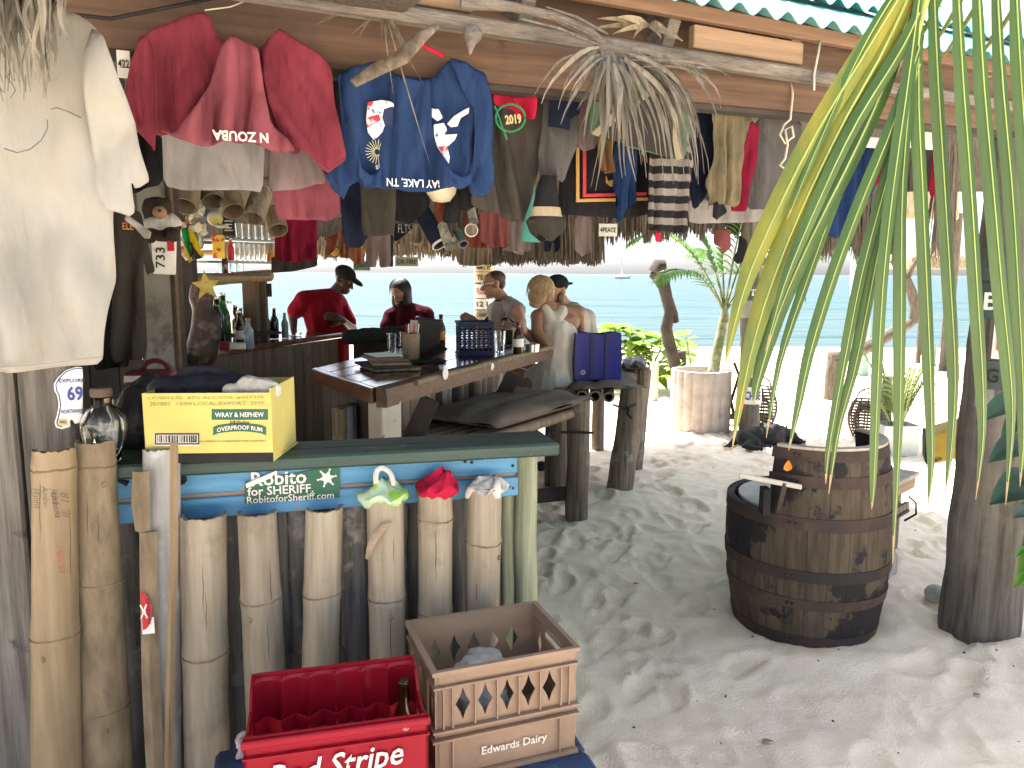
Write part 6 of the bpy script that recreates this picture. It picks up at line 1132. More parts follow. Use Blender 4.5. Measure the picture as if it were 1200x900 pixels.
# rows behind
G1 = 'clothes hanging under the bar roof'
for k, (nm, lab_, cat, poly, ex, mat, kw) in enumerate((
  ('navy_garment', 'long navy garment hanging below the sleeve of the blue shirt', 'shirt', [(398, 200), (430, 205), (432, 275), (424, 290), (404, 290), (400, 262)], .35, F_NAVY, {}),
  ('charcoal_shirt', 'plain charcoal shirt with a straight hem under the blue shirt', 'shirt', [(421, 200), (464, 205), (463, 274), (440, 277), (424, 276)], .25, F_CHAR, {}),
  ('taupe_trousers', 'taupe trouser legs hanging below the charcoal shirt', 'trousers', [(430, 255), (458, 258), (459, 312), (445, 314), (443, 280), (441, 313), (430, 313)], .9, F_TAUPE, {'lam': .05}),
  ('navy_rag', 'narrow navy rag beside the taupe trouser legs', 'cloth', [(451, 272), (462, 276), (461, 313), (451, 312)], 1.1, F_NAVY, {}),
  ('printed_banner', 'blue banner with tan letters tilted behind the charcoal shirt', 'banner', [(463, 262), (484, 262), (485, 268), (463, 284)], 1.3, F_NAVY, {}),
  ('straw_skirt', 'pale straw coloured cloth bundle above the far eave', 'cloth', [(478, 262), (500, 262), (512, 280), (505, 285), (480, 284)], 2.6, F_BEIGE, {'lam': .04}),
  ('rust_cloth', 'rust and pink striped cloth by the cap of the bartender', 'cloth', [(395, 270), (425, 268), (428, 309), (416, 309), (410, 303), (398, 302)], 2.8, fab('rust', (.32, .13, .07), .5), {'lam': .04}),
  ('pink_pennant', 'small pink pennant dangling near the shelves end', 'pennant', [(382, 278), (396, 274), (392, 294), (384, 300)], 2.8, F_SALM, {}),
  ('brown_plaque', 'brown plaque with a yellow disc hanging over the bartender', 'plaque', [(381, 288), (397, 288), (397, 302), (381, 302)], 2.9, W_BENCH, {'amp': 0}),
  ('big_charcoal_shirt', 'big warm charcoal shirt hanging beside the blue shirt', 'shirt', [(566, 105), (645, 108), (642, 150), (632, 200), (616, 262), (596, 256), (570, 247), (552, 240), (560, 180)], .16, F_CHAR2, {'lam': .07, 'amp': .016}),
  ('raglan_shirt', 'grey shirt with a navy yoke hanging from the beam', 'shirt', [(640, 108), (682, 112), (676, 160), (664, 214), (636, 209), (630, 206), (636, 160)], .12, F_GREY, {}),
  ('white_pink_shirt', 'pinkish white shirt hanging from the beam by the dried frond', 'shirt', [(678, 112), (706, 114), (704, 172), (686, 177), (673, 170), (676, 140)], .22, F_PALEPINK, {'lam': .05}),
  ('black_shirt', 'black shirt printed with nested red and gold lines', 'shirt', [(660, 150), (772, 150), (772, 248), (740, 256), (700, 254), (657, 251)], .30, F_BLK, {'lam': .12, 'amp': .008}),
  ('brown_sleeve', 'tan brown cloth sleeve hanging in front of the black shirt', 'cloth', [(702, 155), (720, 165), (721, 196), (718, 203), (704, 200)], .14, F_BROWN, {'lam': .04}),
  ('navy_fringe', 'shaggy dark blue fringe beside the camouflage cloth', 'cloth', [(722, 165), (750, 170), (748, 240), (736, 244), (729, 268), (724, 230), (719, 190)], .18, fab('deep_blue', (.015, .035, .10), .5), {'lam': .022, 'amp': .010}),
  ('sage_cloth', 'sage green and sand cloth with a dark grey panel behind the dried frond', 'cloth', [(700, 92), (822, 85), (818, 130), (802, 188), (790, 186), (770, 180), (735, 170), (693, 156)], .02, F_GREEN, {'lam': .2, 'amp': .006}),
  ('striped_shirt', 'black and grey striped shirt hanging beside the sage green cloth', 'shirt', [(762, 165), (780, 158), (808, 160), (811, 185), (810, 268), (808, 273), (772, 270), (759, 268)], .16, None, {'lam': .05}),
  ('dark_navy_shirt', 'dark navy shirt between the striped and khaki shirts', 'shirt', [(812, 120), (838, 124), (838, 190), (830, 235), (812, 246), (806, 200)], .22, F_NAVY, {}),
  ('khaki_shirt', 'creased khaki shirt hanging from the beam', 'shirt', [(836, 130), (885, 132), (880, 150), (868, 200), (865, 243), (848, 240), (834, 240), (832, 246), (825, 215), (836, 185), (834, 163)], .14, F_KHAKI, {'lam': .05, 'amp': .016}),
  ('crimson_shirt', 'deep crimson shirt showing beside the khaki shirt', 'shirt', [(880, 140), (892, 150), (884, 210), (876, 248), (858, 246), (864, 200)], .20, F_CRIM, {}),
  ('grey_towel', 'flat mid grey towel hanging next to the crimson shirt', 'towel', [(890, 132), (945, 138), (935, 200), (925, 247), (878, 245)], .22, F_GREY, {'lam': .14}),
  ('dusty_sheet', 'dusty white sheet hem showing below the khaki shirt', 'sheet', [(808, 232), (905, 240), (893, 260), (812, 262)], .45, F_LGREY, {'lam': .14}),
  ('dark_shoe', 'dark shoe dangling under the khaki shirt', 'shoe', [(838, 236), (854, 238), (856, 248), (846, 258), (836, 256)], .12, F_BLK, {'puff': .03}),
  ('red_sock', 'faded pink sock dangling against the palm', 'sock', [(840, 268), (858, 268), (858, 290), (852, 298), (846, 294), (838, 286)], 1.0, F_PINK, {'puff': .03}),
  ('black_sandal', 'black sandal dangling by the pink sock', 'sandal', [(868, 275), (876, 282), (880, 300), (870, 310), (860, 303), (866, 296)], 1.0, F_BLK, {'puff': .02}),
  ('red_tag', 'small bright red cloth tag under the striped shirt', 'tag', [(768, 272), (778, 272), (777, 284), (770, 283)], .7, CL_R, {}),
  ('blue_jersey', 'dark blue jersey hanging behind the green palm leaflets', 'shirt', [(985, 170), (1030, 175), (1022, 225), (1000, 270), (978, 280), (966, 272), (972, 230)], .35, fab('deep_navy', (.02, .045, .13), .6), {}),
  ('maroon_shirt', 'maroon shirt hanging behind the palm leaflets', 'shirt', [(1028, 165), (1062, 170), (1058, 215), (1026, 218)], .5, F_CRIM, {}),
  ('orange_cloth', 'orange cloth hanging low by the far thatch fringe', 'cloth', [(1042, 212), (1060, 214), (1058, 252), (1040, 250)], .9, fab('orange', (.6, .2, .06), .8, trl=.3), {}),
  ('maroon_hat', 'maroon cap hanging beside the post top', 'cap', [(1090, 175), (1104, 178), (1100, 228), (1092, 232), (1086, 215)], .5, F_CRIM, {'puff': .03}),
  ('pale_scarf', 'pale pink scarf hanging in front of the thatch fringe', 'scarf', [(676, 252), (692, 254), (691, 296), (683, 301), (674, 293)], 1.6, F_PALEPINK, {'lam': .05}),
  ('coral_shirt', 'coral pink shirt hanging in the row above the far column', 'shirt', [(563, 245), (600, 248), (597, 289), (580, 290), (564, 282)], 1.2, F_PINK, {'lam': .05}),
  ('salmon_shirt', 'orange salmon shirt beside the coral pink shirt', 'shirt', [(545, 250), (585, 255), (582, 291), (546, 290)], 1.4, F_SALM, {'lam': .05}),
  ('white_vest', 'dusty white vest with a dark neckline in the far row', 'vest', [(598, 258), (623, 258), (622, 294), (614, 295), (597, 294)], 1.4, F_DUST, {'lam': .05}),
  ('teal_shirt', 'bright teal shirt showing behind the dark bucket hat', 'shirt', [(632, 150), (640, 165), (628, 210), (626, 250), (642, 275), (650, 278), (634, 284), (610, 283), (614, 260), (622, 215)], .30, F_TEAL, {}),
  ('black_trousers', 'black trouser legs hanging below the bucket hat', 'trousers', [(640, 268), (657, 266), (656, 294), (650, 296), (648, 280), (646, 295), (638, 295)], 1.2, F_NAVY, {'lam': .04}),
  ('beige_curtain', 'pleated beige curtain hanging by the far column', 'curtain', [(532, 284), (576, 286), (577, 309), (556, 312), (537, 310)], 2.6, F_BEIGE, {'lam': .035}),
  ('pale_towel', 'pale towel with a dark stripe under the white vest', 'towel', [(596, 288), (616, 290), (614, 299), (590, 293)], 1.8, F_DUST, {}),
  ('dark_rust_bottle', 'rust red cloth tube hanging beside the black mesh hat', 'cloth', [(510, 232), (523, 234), (521, 262), (512, 268)], .5, F_SALM, {'puff': .03}),
  ('black_mesh_hat', 'black mesh hat hanging among the cups', 'hat', [(522, 236), (544, 238), (542, 258), (532, 262), (520, 260)], .45, F_BLK, {'puff': .05}),
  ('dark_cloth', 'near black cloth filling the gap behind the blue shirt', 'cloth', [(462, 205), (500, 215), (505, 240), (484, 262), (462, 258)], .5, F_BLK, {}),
  ('plain_black_shirt', 'black shirt hanging behind the mesh hat', 'shirt', [(530, 205), (566, 205), (562, 240), (548, 248), (528, 244)], .30, F_BLK, {}),
  ('white_rag_strip', 'torn white rag strips hanging beside the rust red tube', 'cloth', [(490, 228), (506, 230), (508, 250), (500, 244), (494, 252)], .7, F_DUST, {'lam': .03}),
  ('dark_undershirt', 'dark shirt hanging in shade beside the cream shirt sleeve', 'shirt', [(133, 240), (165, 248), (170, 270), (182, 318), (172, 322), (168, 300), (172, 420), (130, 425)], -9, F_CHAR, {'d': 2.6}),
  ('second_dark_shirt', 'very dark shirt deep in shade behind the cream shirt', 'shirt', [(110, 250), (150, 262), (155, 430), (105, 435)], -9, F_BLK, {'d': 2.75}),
  ('cream_hat', 'cream cap dangling by the sleeve of the cream shirt', 'cap', [(148, 250), (158, 258), (178, 272), (176, 280), (168, 279), (157, 266), (146, 258)], -9, F_CREAM, {'d': 2.4, 'puff': .03}),
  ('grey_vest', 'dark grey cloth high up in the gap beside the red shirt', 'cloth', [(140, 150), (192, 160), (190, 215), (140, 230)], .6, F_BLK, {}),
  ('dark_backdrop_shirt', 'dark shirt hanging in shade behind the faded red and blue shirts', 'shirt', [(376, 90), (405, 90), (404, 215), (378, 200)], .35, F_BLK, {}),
)):
    dd = kw.pop('d', None); am = kw.pop('amp', .012); lm = kw.pop('lam', .085)
    if nm == 'striped_shirt':
        mat = fab('striped', (.4, .37, .34)); n_ = mat.node_tree; tc = n_.nodes.new('ShaderNodeTexCoord'); sp = n_.nodes.new('ShaderNodeSeparateXYZ'); n_.links.new(tc.outputs['Object'], sp.inputs[0]); m_ = n_.nodes.new('ShaderNodeMath'); m_.operation = 'MULTIPLY'; m_.inputs[1].default_value = 1 / .052; f_ = n_.nodes.new('ShaderNodeMath'); f_.operation = 'FRACT'; g_ = n_.nodes.new('ShaderNodeMath'); g_.operation = 'GREATER_THAN'; g_.inputs[1].default_value = .52
        n_.links.new(sp.outputs[2], m_.inputs[0]); n_.links.new(m_.outputs[0], f_.inputs[0]); n_.links.new(f_.outputs[0], g_.inputs[0]); mx = n_.nodes.new('ShaderNodeMix'); mx.data_type = 'RGBA'; n_.links.new(g_.outputs[0], mx.inputs[0]); mx.inputs[6].default_value = (.02, .02, .024, 1); mx.inputs[7].default_value = (.22, .20, .185, 1); n_.links.new(mx.outputs[2], n_.nodes['Principled BSDF'].inputs['Base Color'])
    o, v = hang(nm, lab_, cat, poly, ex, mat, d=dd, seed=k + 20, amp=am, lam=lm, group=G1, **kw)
    if nm == 'black_shirt':
        GOLD = M('gold_print', (.45, .27, .08), ro=.8); REDL = M('red_line', (.5, .04, .06), ro=.8)
        for q, m_ in (([(675, 160), (679, 160), (679, 233), (760, 231), (760, 235), (675, 237)], GOLD), ([(683, 160), (687, 160), (687, 227), (758, 225), (758, 229), (683, 231)], REDL), ([(710, 205), (713, 212), (720, 210), (722, 206), (723, 215), (716, 219), (710, 214)], GOLD)): deco('print_line', q, m_, o, -.022, v)
    if nm == 'sage_cloth':
        for q, m_ in (([(693, 156), (700, 160), (766, 108), (762, 92), (752, 98)], F_SAND), ([(704, 160), (764, 112), (790, 100), (788, 186), (770, 180), (735, 170)], F_CHAR), ([(772, 90), (788, 90), (800, 186), (792, 188), (784, 140)], F_SAND)): deco('cloth_panel', q, m_, o, -.018, v)
    if nm == 'raglan_shirt': deco('navy_yoke', [(646, 116), (681, 116), (679, 133), (668, 140), (667, 153), (656, 150), (642, 148)], F_NAVY, o, -.02, v)
    if nm == 'printed_banner': text('FLTS', v.pt(474, 268, -.02), v.A, UP, .06, F_SAND, o, height=.04)
    if nm == 'brown_plaque': mb = MB(); mb.lathe([(.0001, .003), (.03, .003), (.03, 0)], 16, frame(v.A, UP, -v.N, v.pt(392, 295, -.012))); mb.done('yellow_disc', YL, o)
    if nm == 'dark_undershirt': text('ELE', v.pt(150, 265, -.03), v.A, UP, .032, YL, o, height=.022)
# red pennant with beads and the 2019 sign
o, v = hang('red_pennant', 'red pennant with a frayed corner tucked under the beam', 'pennant', [(578, 109), (605, 112), (628, 114), (627, 128), (625, 141), (612, 135), (578, 121)], .06, CL_R, seed=70)
BDS = M('bead_green', (.03, .25, .10), ro=.3); T = thing('bead_string', 'string of green beads with gold 2019 letters over the charcoal shirt', 'beads', v.pt(595, 140))
mb = MB()
for i in range(40): a = i / 39 * 2 * math.pi; c = v.pt(598 + 19 * math.cos(a) * .9, 138 + 16 * math.sin(a), -.03); mb.ell(c, .0045, n=6)
for i in range(18): mb.ell(v.pt(580 + i * .8, 125 + i * 2.2, -.03), .004, n=6)
mb.done('beads', BDS, T, sm=180, kind='stuff'); text('2019', v.pt(601, 140, -.045), v.A + UP * .15, UP - v.A * .15, .055, M('gold_sign', (.55, .42, .2), ro=.4), T, height=.03, bold=.04, ext=.004)
# bucket hat on its dark band
T = thing('bucket_hat', 'black and beige bucket hat hanging upside down under the raglan shirt', 'hat', atd(638, 285, bd(638, .08)))
v = vpd(638, 240, bd(638, .08), 20)
def hatrow(y, x0, x1, sag=0): 
    r = []
    a = v.pt(x0, y); b = v.pt(x1, y); c = (a + b) / 2; rx = (b - a).length / 2
    for j in range(24): t = 2 * math.pi * j / 24; r.append(c + v.A * rx * math.cos(t) + v.N * rx * .7 * math.sin(t) + UP * sag * math.sin(t * 2 + 1))
    return r
for nm, rows_, mt in (('crown', [hatrow(206, 634, 652), hatrow(218, 630, 652), hatrow(243, 625, 655)], F_BLK), ('beige_band', [hatrow(243, 624, 656), hatrow(254, 622, 658)], fab('hat_band', (.42, .36, .24))), ('brim', [hatrow(254, 622, 658), hatrow(262, 617, 664, .01), hatrow(270, 620, 660, .02), hatrow(279, 630, 650, .012)], F_CHAR)): mb = MB(); mb.rings(rows_, cap=(nm == 'crown')); mb.done(nm, mt, T, sm=60)
# cups, tubes and bowls hanging in a bunch
def hcup(name, label, cat, x0, y0, x1, y1, wpx, ex, mat, taper=.85, rim=None, n=18):
    d = bd((x0 + x1) / 2, ex); a = atd(x0, y0, d); b = atd(x1, y1, d - .06); r = wpx / 2 * optd(b) / FPX; ax2 = (b - a); ln = ax2.length; m = Matrix.Translation(a) @ UP.rotation_difference(ax2).to_matrix().to_4x4()
    T = thing(name, label, cat, a, 'cups and cans hung from the ceiling'); mb = MB(); mb.lathe([(.0001, 0), (r * taper, 0), (r, ln), (r * .92, ln), (r * taper * .9, .01), (.0001, .01)], n, m); mb.done('cup_body', mat, T, sm=50)
    mb = MB(); mb.lathe([(r * .9, ln - .004), (r * 1.04, ln - .004), (r * 1.04, ln + .004), (r * .9, ln + .004)], n, m); mb.done('rim', rim or STEEL, T, sm=50); return T
MUG = M('patterned_tin', (.34, .33, .25), (.16, .16, .12), sc=40, ro=.5, metal=.2); PLS = M('milky_plastic', (.45, .44, .40), (.36, .35, .32), sc=8, ro=.4)
hcup('lamp_tube', 'dark tilted tube with a pale open end among the hanging cups', 'tube', 488, 236, 516, 286, 21, .55, F_NAVY, .95, PLS)
hcup('tin_mug', 'speckled tin mug hanging tilted beside the pale tube end', 'mug', 518, 264, 527, 289, 13, .40, MUG); hcup('drink_can', 'small silver can hanging next to the speckled mug', 'can', 536, 272, 543, 286, 11, .42, STEEL, 1)
T = thing('round_tin', 'round tin lid with a dark star hanging above the coral shirt', 'tin', atd(552, 272, bd(552, .5))); c = atd(552, 270, bd(552, .5)); MB().lathe([(.0001, 0), (.022, 0), (.025, .004), (.025, .012), (.022, .012)], 22, frame((1, .2, 0), UP, (.2, -1, 0), c)).done('tin_ring', STEEL, T, sm=50); MB().lathe([(.0001, .006), (.0205, .006)], 22, frame((1, .2, 0), UP, (.2, -1, 0), c)).done('tin_face', W_BENCH, T)
mb = MB(); c = atd(517, 222, bd(517, .3)); mb.lathe([(.0001, -.045), (.03, -.04), (.05, -.015), (.055, .012), (.05, .012), (.028, -.032), (.0001, -.037)], 22, Matrix.Translation(c)); mb.done('pale_bowl', M('cream_bowl', (.55, .5, .38), (.42, .38, .28), ro=.5), sm=60, label='pale cream bowl shaped hat under the hem of the blue shirt', cat='hat')
hcup('beer_cozy', 'white foam cup hanging over the far coral row', 'cup', 552, 244, 555, 260, 11, .6, PLS)
# plates hung at the far side
def fplate(label, px0, py0, px1, py1, d, txt, mat=PLATE, ink=BLKP, yaw=5, h=.5):
    v = vpd((px0 + px1) / 2, (py0 + py1) / 2, d, yaw); a, z1 = v.sz(px0, py0); b, z0 = v.sz(px1, py1); o = MB().hexa([v.w(a, z0), v.w(b, z0), v.w(b, z0, .004), v.w(a, z0, .004), v.w(a, z1), v.w(b, z1), v.w(b, z1, .004), v.w(a, z1, .004)], .001).done('licence_plate', mat, label=label, cat='licence plate')
    text(txt, v.w((a + b) / 2, (z0 + z1) / 2, -.003), v.A, UP, (b - a) * .85, ink, o, height=(z1 - z0) * h, bold=.02); return o
PGR = M('green_plate', (.16, .26, .2), (.1, .17, .13), sc=20, ro=.5); POL = M('olive_plate', (.34, .34, .24), (.22, .22, .15), sc=20, ro=.5)
fplate('white plate reading 4PEACE hung against the thatch fringe', 702, 262, 723, 277, 5.0, '4PEACE', h=.4); fplate('olive plate reading OR FIRE hung under the far eave', 463, 301, 490, 312, 6.6, 'OR FIRE', POL); fplate('green plate partly hidden behind the cap of the bartender', 414, 306, 434, 317, 6.6, '1255 J', PGR); fplate('white plate reading 422 hidden behind the cream shirt shoulder', 136, 58, 154, 92, bd(145, .0), '422', h=.3, yaw=20)
BXW = thing('cooler_lid', 'cream plastic lid wedged under the beam behind the palm', 'lid', atd(1080, 160, bd(1080, .05))); v = vpd(1080, 160, bd(1080, .05), 20)
for (x0, y0, x1, y1, mt, nm) in ((1064, 142, 1096, 175, M('cream_plastic', (.5, .48, .4), ro=.5), 'lid_panel'), (994, 158, 1066, 176, MATS['cream_plastic'] if 'cream_plastic' in MATS else PLATE, 'lid_edge')):
    a, z1 = v.sz(x0, y0); b, z0 = v.sz(x1, y1); MB().hexa([v.w(a, z0), v.w(b, z0), v.w(b, z0, .02), v.w(a, z0, .02), v.w(a, z1), v.w(b, z1), v.w(b, z1, .02), v.w(a, z1, .02)], .003).done(nm, mt, BXW)
# ------------------------------------------------------------------ people
SK_D = M('dark_skin', (.06, .032, .021), (.048, .026, .017), sc=12, ro=.45); SK_T = M('tan_skin', (.25, .135, .085), (.205, .105, .066), sc=12, ro=.5); SK_L = M('fair_skin', (.32, .185, .128), (.27, .15, .10), sc=12, ro=.5)
HAIR_K = M('black_hair', (.02, .015, .012), (.009, .007, .006), sc=40, ro=.6, st=(3, 3, 1), bump=.5); HAIR_B = M('brown_hair', (.07, .04, .022), (.035, .02, .012), sc=40, ro=.6, bump=.4); HAIR_Y = M('blonde_hair', (.36, .255, .14), (.20, .135, .07), sc=40, st=(4, 4, 1), ro=.6, bump=.2)
POLO = fab('red_polo', (.20, .008, .018), .7, bd=.010); MAROON = fab('maroon_tee', (.055, .007, .012), .7, bd=.010); TEE = fab('cream_tee', (.40, .37, .33), .8, bd=.010); TANK = fab('ivory_tank', (.60, .56, .50), .82, bd=.010); CAPK = fab('black_cap', (.02, .022, .026), .7); JEAN = fab('dark_trousers', (.025, .027, .035), .7)
LENS = M('dark_lens', (.008, .008, .01), ro=.1, spec=.8); EYEW = M('eye_white', (.30, .28, .26), ro=.3); LIP = M('lip', (.25, .09, .08), ro=.5)
def J(p): return atd(*p)
def hand(mb, w, d, n, s=1.0, curl=.35, thumb=1):
    """palm at wrist w, pointing d, back of the hand towards n; five separate bent fingers"""
    w = Vector(w); d = Vector(d).normalized(); n = Vector(n).normalized(); sd = d.cross(n).normalized(); n = sd.cross(d)
    mb.cap_seg(w - d * .01, .027 * s, w + d * .045 * s, .032 * s); mb.ell(w + d * .05 * s, (.04 * s, .04 * s, .025 * s), frame(sd, d, n).to_3x3())
    for i, (o, ln) in enumerate(((-.03, .070), (-.010, .080), (.010, .075), (.029, .060))):
        a = w + d * .085 * s + sd * o * s; dd = (d + sd * o * 2.2).normalized(); b = a + dd * ln * .5 * s - n * curl * .3 * ln * s; c = b + (dd * (1 - curl) - n * curl).normalized() * ln * .5 * s
        mb.cap_seg(a - d * .02, .0105 * s, b, .0095 * s, 8); mb.cap_seg(b, .0095 * s, c, .0075 * s, 8)
    a = w + d * .03 * s + sd * thumb * -.035 * s; b = a + (d * .7 - sd * thumb * .75).normalized() * .04 * s; c = b + (d * .9 - sd * thumb * .25 - n * .3).normalized() * .032 * s; mb.cap_seg(a, .013 * s, b, .011 * s, 8); mb.cap_seg(b, .011 * s, c, .009 * s, 8)
def head(T, mb, c, f, up=UP, s=1.0, skin=None, ears=True):
    """head centred on c, face turned to f: skull, jaw, nose, brow, ears go into the body skin; eyes and lips are parts"""
    f = Vector(f).normalized(); up = Vector(up); up = (up - f * up.dot(f)).normalized(); sd = f.cross(up); M3 = frame(sd, f, up).to_3x3(); c = Vector(c)
    mb.ell(c + up * .025 * s, (.074 * s, .095 * s, .085 * s), M3); mb.ell(c + f * .022 * s - up * .045 * s, (.058 * s, .070 * s, .072 * s), M3); mb.ell(c + f * .068 * s - up * .098 * s, (.026 * s, .024 * s, .018 * s), M3)
    mb.cap_seg(c + f * .092 * s + up * .012 * s, .010 * s, c + f * .114 * s - up * .032 * s, .0145 * s, 8); mb.ell(c + f * .086 * s + up * .028 * s, (.05 * s, .014 * s, .012 * s), M3); mb.ell(c + f * .082 * s - up * .068 * s, (.026 * s, .016 * s, .012 * s), M3)
    if ears:
        for q in (-1, 1): mb.ell(c + sd * q * .078 * s - f * .005 * s - up * .008 * s, (.010 * s, .020 * s, .031 * s), M3)
    for q in (-1, 1): e = MB(); e.ell(c + f * .086 * s + sd * q * .031 * s + up * .010 * s, (.013 * s, .008 * s, .009 * s), M3, n=10); e.done('eye', EYEW, T, sm=180); e = MB(); e.ell(c + f * .0935 * s + sd * q * .031 * s + up * .010 * s, .0055 * s, n=8); e.done('iris', BLKP, T, sm=180)
    e = MB(); e.ell(c + f * .096 * s - up * .068 * s, (.024 * s, .007 * s, .007 * s), M3, n=10); e.done('mouth', LIP, T, sm=180)
    return f, up, sd, M3
VX = .0095
def person(label, base): return thing('person', label, 'person', base)
def limb(mb, pts, rad):
    for (a, ra), (b, rb) in zip(zip(pts, rad), list(zip(pts, rad))[1:]): mb.cap_seg(a, ra, b, rb)
# bartender: red polo, black cap, looking down over the counter
d = 6.95; PB = person('bartender in a red polo and black cap bending over the counter', xyz(atd(385, 400, d), 0)); mb = MB()
hc = J((403, 327, d)); ff = Vector((.80, -.35, -.48)); f, u, s_, M3 = head(PB, mb, hc, ff, UP, 1.02)
nk = J((391, 346, d)); shL = J((357, 352, d - .10)); shR = J((398, 358, d + .20)); ch = J((378, 368, d)); hp = J((387, 424, d)); ch2 = J((386, 395, d))
limb(mb, [hc - f * .02 - UP * .05, nk], [.058, .068]); limb(mb, [ch, ch2, hp], [.17, .165, .16]); limb(mb, [nk, shL], [.07, .075]); limb(mb, [nk, shR], [.07, .07])
elL = J((343, 368, d - .10)); hdL = J((344, 386, d - .15)); limb(mb, [shL, elL, hdL], [.062, .048, .032]); hand(mb, hdL, Vector((.1, -.2, -1)), Vector((-.3, -1, .2)), 1.05)
elR = J((413, 386, d + .1)); hdR = J((402, 376, d - .15)); limb(mb, [shR, elR, hdR], [.06, .046, .032]); hand(mb, hdR, Vector((-.7, -.4, .3)), Vector((0, -1, .2)), 1.05)
ftL = xyz(hp + Vector((-.1, 0, 0)), .06); ftR = xyz(hp + Vector((.1, .1, 0)), .06)
for q, ft in ((-1, ftL), (1, ftR)): limb(mb, [hp + Vector((q * .08, 0, -.06)), xyz((hp + ft) / 2 + Vector((0, -.03, 0)), .50), ft], [.095, .065, .045]); mb.cap_seg(ft - UP * .02, .04, ft + Vector((.16, -.1, -.02)), .032)
fuse(mb.done('body', SK_D, PB, sm=180), VX)
mb = MB(); limb(mb, [ch + UP * .02, ch2, hp - UP * .03], [.187, .183, .178]); limb(mb, [nk - UP * .015, shL], [.085, .092]); limb(mb, [nk - UP * .015, shR], [.085, .085]); limb(mb, [shL, shL.lerp(elL, .75)], [.088, .078]); limb(mb, [shR, shR.lerp(elR, .7)], [.082, .075]); mb.cap_seg(nk - UP * .02, .072, nk + UP * .02 + f * .01, .064); fuse(mb.done('polo_shirt', POLO, PB, sm=180), VX)
mb = MB(); limb(mb, [hp - UP * .02, hp - UP * .10], [.168, .16])
for q, ft in ((-1, ftL), (1, ftR)): limb(mb, [hp + Vector((q * .08, 0, -.06)), xyz((hp + ft) / 2 + Vector((0, -.03, 0)), .50), ft + UP * .04], [.11, .085, .07])
fuse(mb.done('trousers', JEAN, PB, sm=180), .012)
mb = MB(); mb.ell(hc + u * .052 - f * .006, (.086, .106, .072), M3); mb.ell(hc + u * .045 + f * .13, (.062, .075, .012), M3 @ Matrix.Rotation(R(-8), 3, 'X')); fuse(mb.done('cap', CAPK, PB, sm=180), .008, 2)
mb = MB(); mb.ell(hc + f * .06 - u * .085, (.045, .04, .03), M3); fuse(mb.done('beard', HAIR_K, PB, sm=180), .008, 2)
# long-haired drinker in a dark maroon tee
d = 7.35; PC = person('long haired bearded drinker in a dark maroon tee looking down', xyz(atd(480, 400, d), 0)); mb = MB()
hc = J((469, 342, d)); f, u, s_, M3 = head(PC, mb, hc, Vector((-.35, -.75, -.5)), UP, 1.0); nk = J((475, 360, d + .04)); ch = J((480, 376, d + .03)); hp = J((482, 425, d + .05))
shL = J((459, 371, d)); shR = J((499, 369, d + .03)); limb(mb, [hc - f * .02 - UP * .05, nk], [.055, .062]); limb(mb, [ch, hp], [.155, .15]); limb(mb, [nk, shL], [.065, .068]); limb(mb, [nk, shR], [.065, .068])
elL = J((449, 390, d - .1)); hdL = J((436, 394, d - .3)); limb(mb, [shL, elL, hdL], [.055, .042, .03]); hand(mb, hdL, Vector((-.7, -.6, -.1)), UP, 1.0); elR = J((508, 393, d - .05)); hdR = J((492, 397, d - .35)); limb(mb, [shR, elR, hdR], [.055, .042, .03]); hand(mb, hdR, Vector((-.7, -.6, -.1)), UP, 1.0)
for q in (-1, 1): kn = hp + Vector((q * .12 - .1, -.38, -.02)); limb(mb, [hp + Vector((q * .09, 0, -.04)), kn, xyz(kn + Vector((0, .05, 0)), .32)], [.09, .062, .045]); mb.cap_seg(xyz(kn, .30), .04, xyz(kn + Vector((0, -.16, 0)), .29), .03)
fuse(mb.done('body', SK_T, PC, sm=180), VX)
mb = MB(); limb(mb, [ch + UP * .01, hp - UP * .02], [.172, .168]); limb(mb, [nk - UP * .02, shL], [.075, .085]); limb(mb, [nk - UP * .02, shR], [.075, .085]); limb(mb, [shL, shL.lerp(elL, .6)], [.078, .068]); limb(mb, [shR, shR.lerp(elR, .6)], [.078, .068]); fuse(mb.done('maroon_tee', MAROON, PC, sm=180), VX)
fh = Vector((f.x, f.y, 0)).normalized(); mb = MB(); mb.ell(hc + u * .04 - f * .018, (.088, .098, .088), M3)
for q in (-1, 1):
    for k in range(5): a = hc + s_ * q * (.052 - .004 * k) - fh * (.0 + .018 * k) + UP * .01; limb(mb, [a, a - UP * .11 + s_ * q * .010, a - UP * (.20 + .02 * math.sin(k * 2)) + s_ * q * (.016 + .004 * k)], [.036, .034, .012])
limb(mb, [hc - fh * .05 + UP * .03, hc - fh * .06 - UP * .16], [.085, .09]); [limb(mb, [hc + s_ * q * .05 - fh * .03, hc + s_ * q * .062 - fh * .02 - UP * .17], [.045, .035]) for q in (-1, 1)]; o = mb.done('long_hair', HAIR_K, PC, sm=180); fuse(o, .008, 2); HC_ = (hc.copy(), fh.copy(), s_.copy())
mb = MB(); mb.ell(hc + f * .062 - u * .085, (.052, .045, .045), M3); mb.ell(hc + f * .075 - u * .115, (.034, .03, .035), M3); fuse(mb.done('beard', HAIR_K, PC, sm=180), .008, 2)
strands_todo = HC_
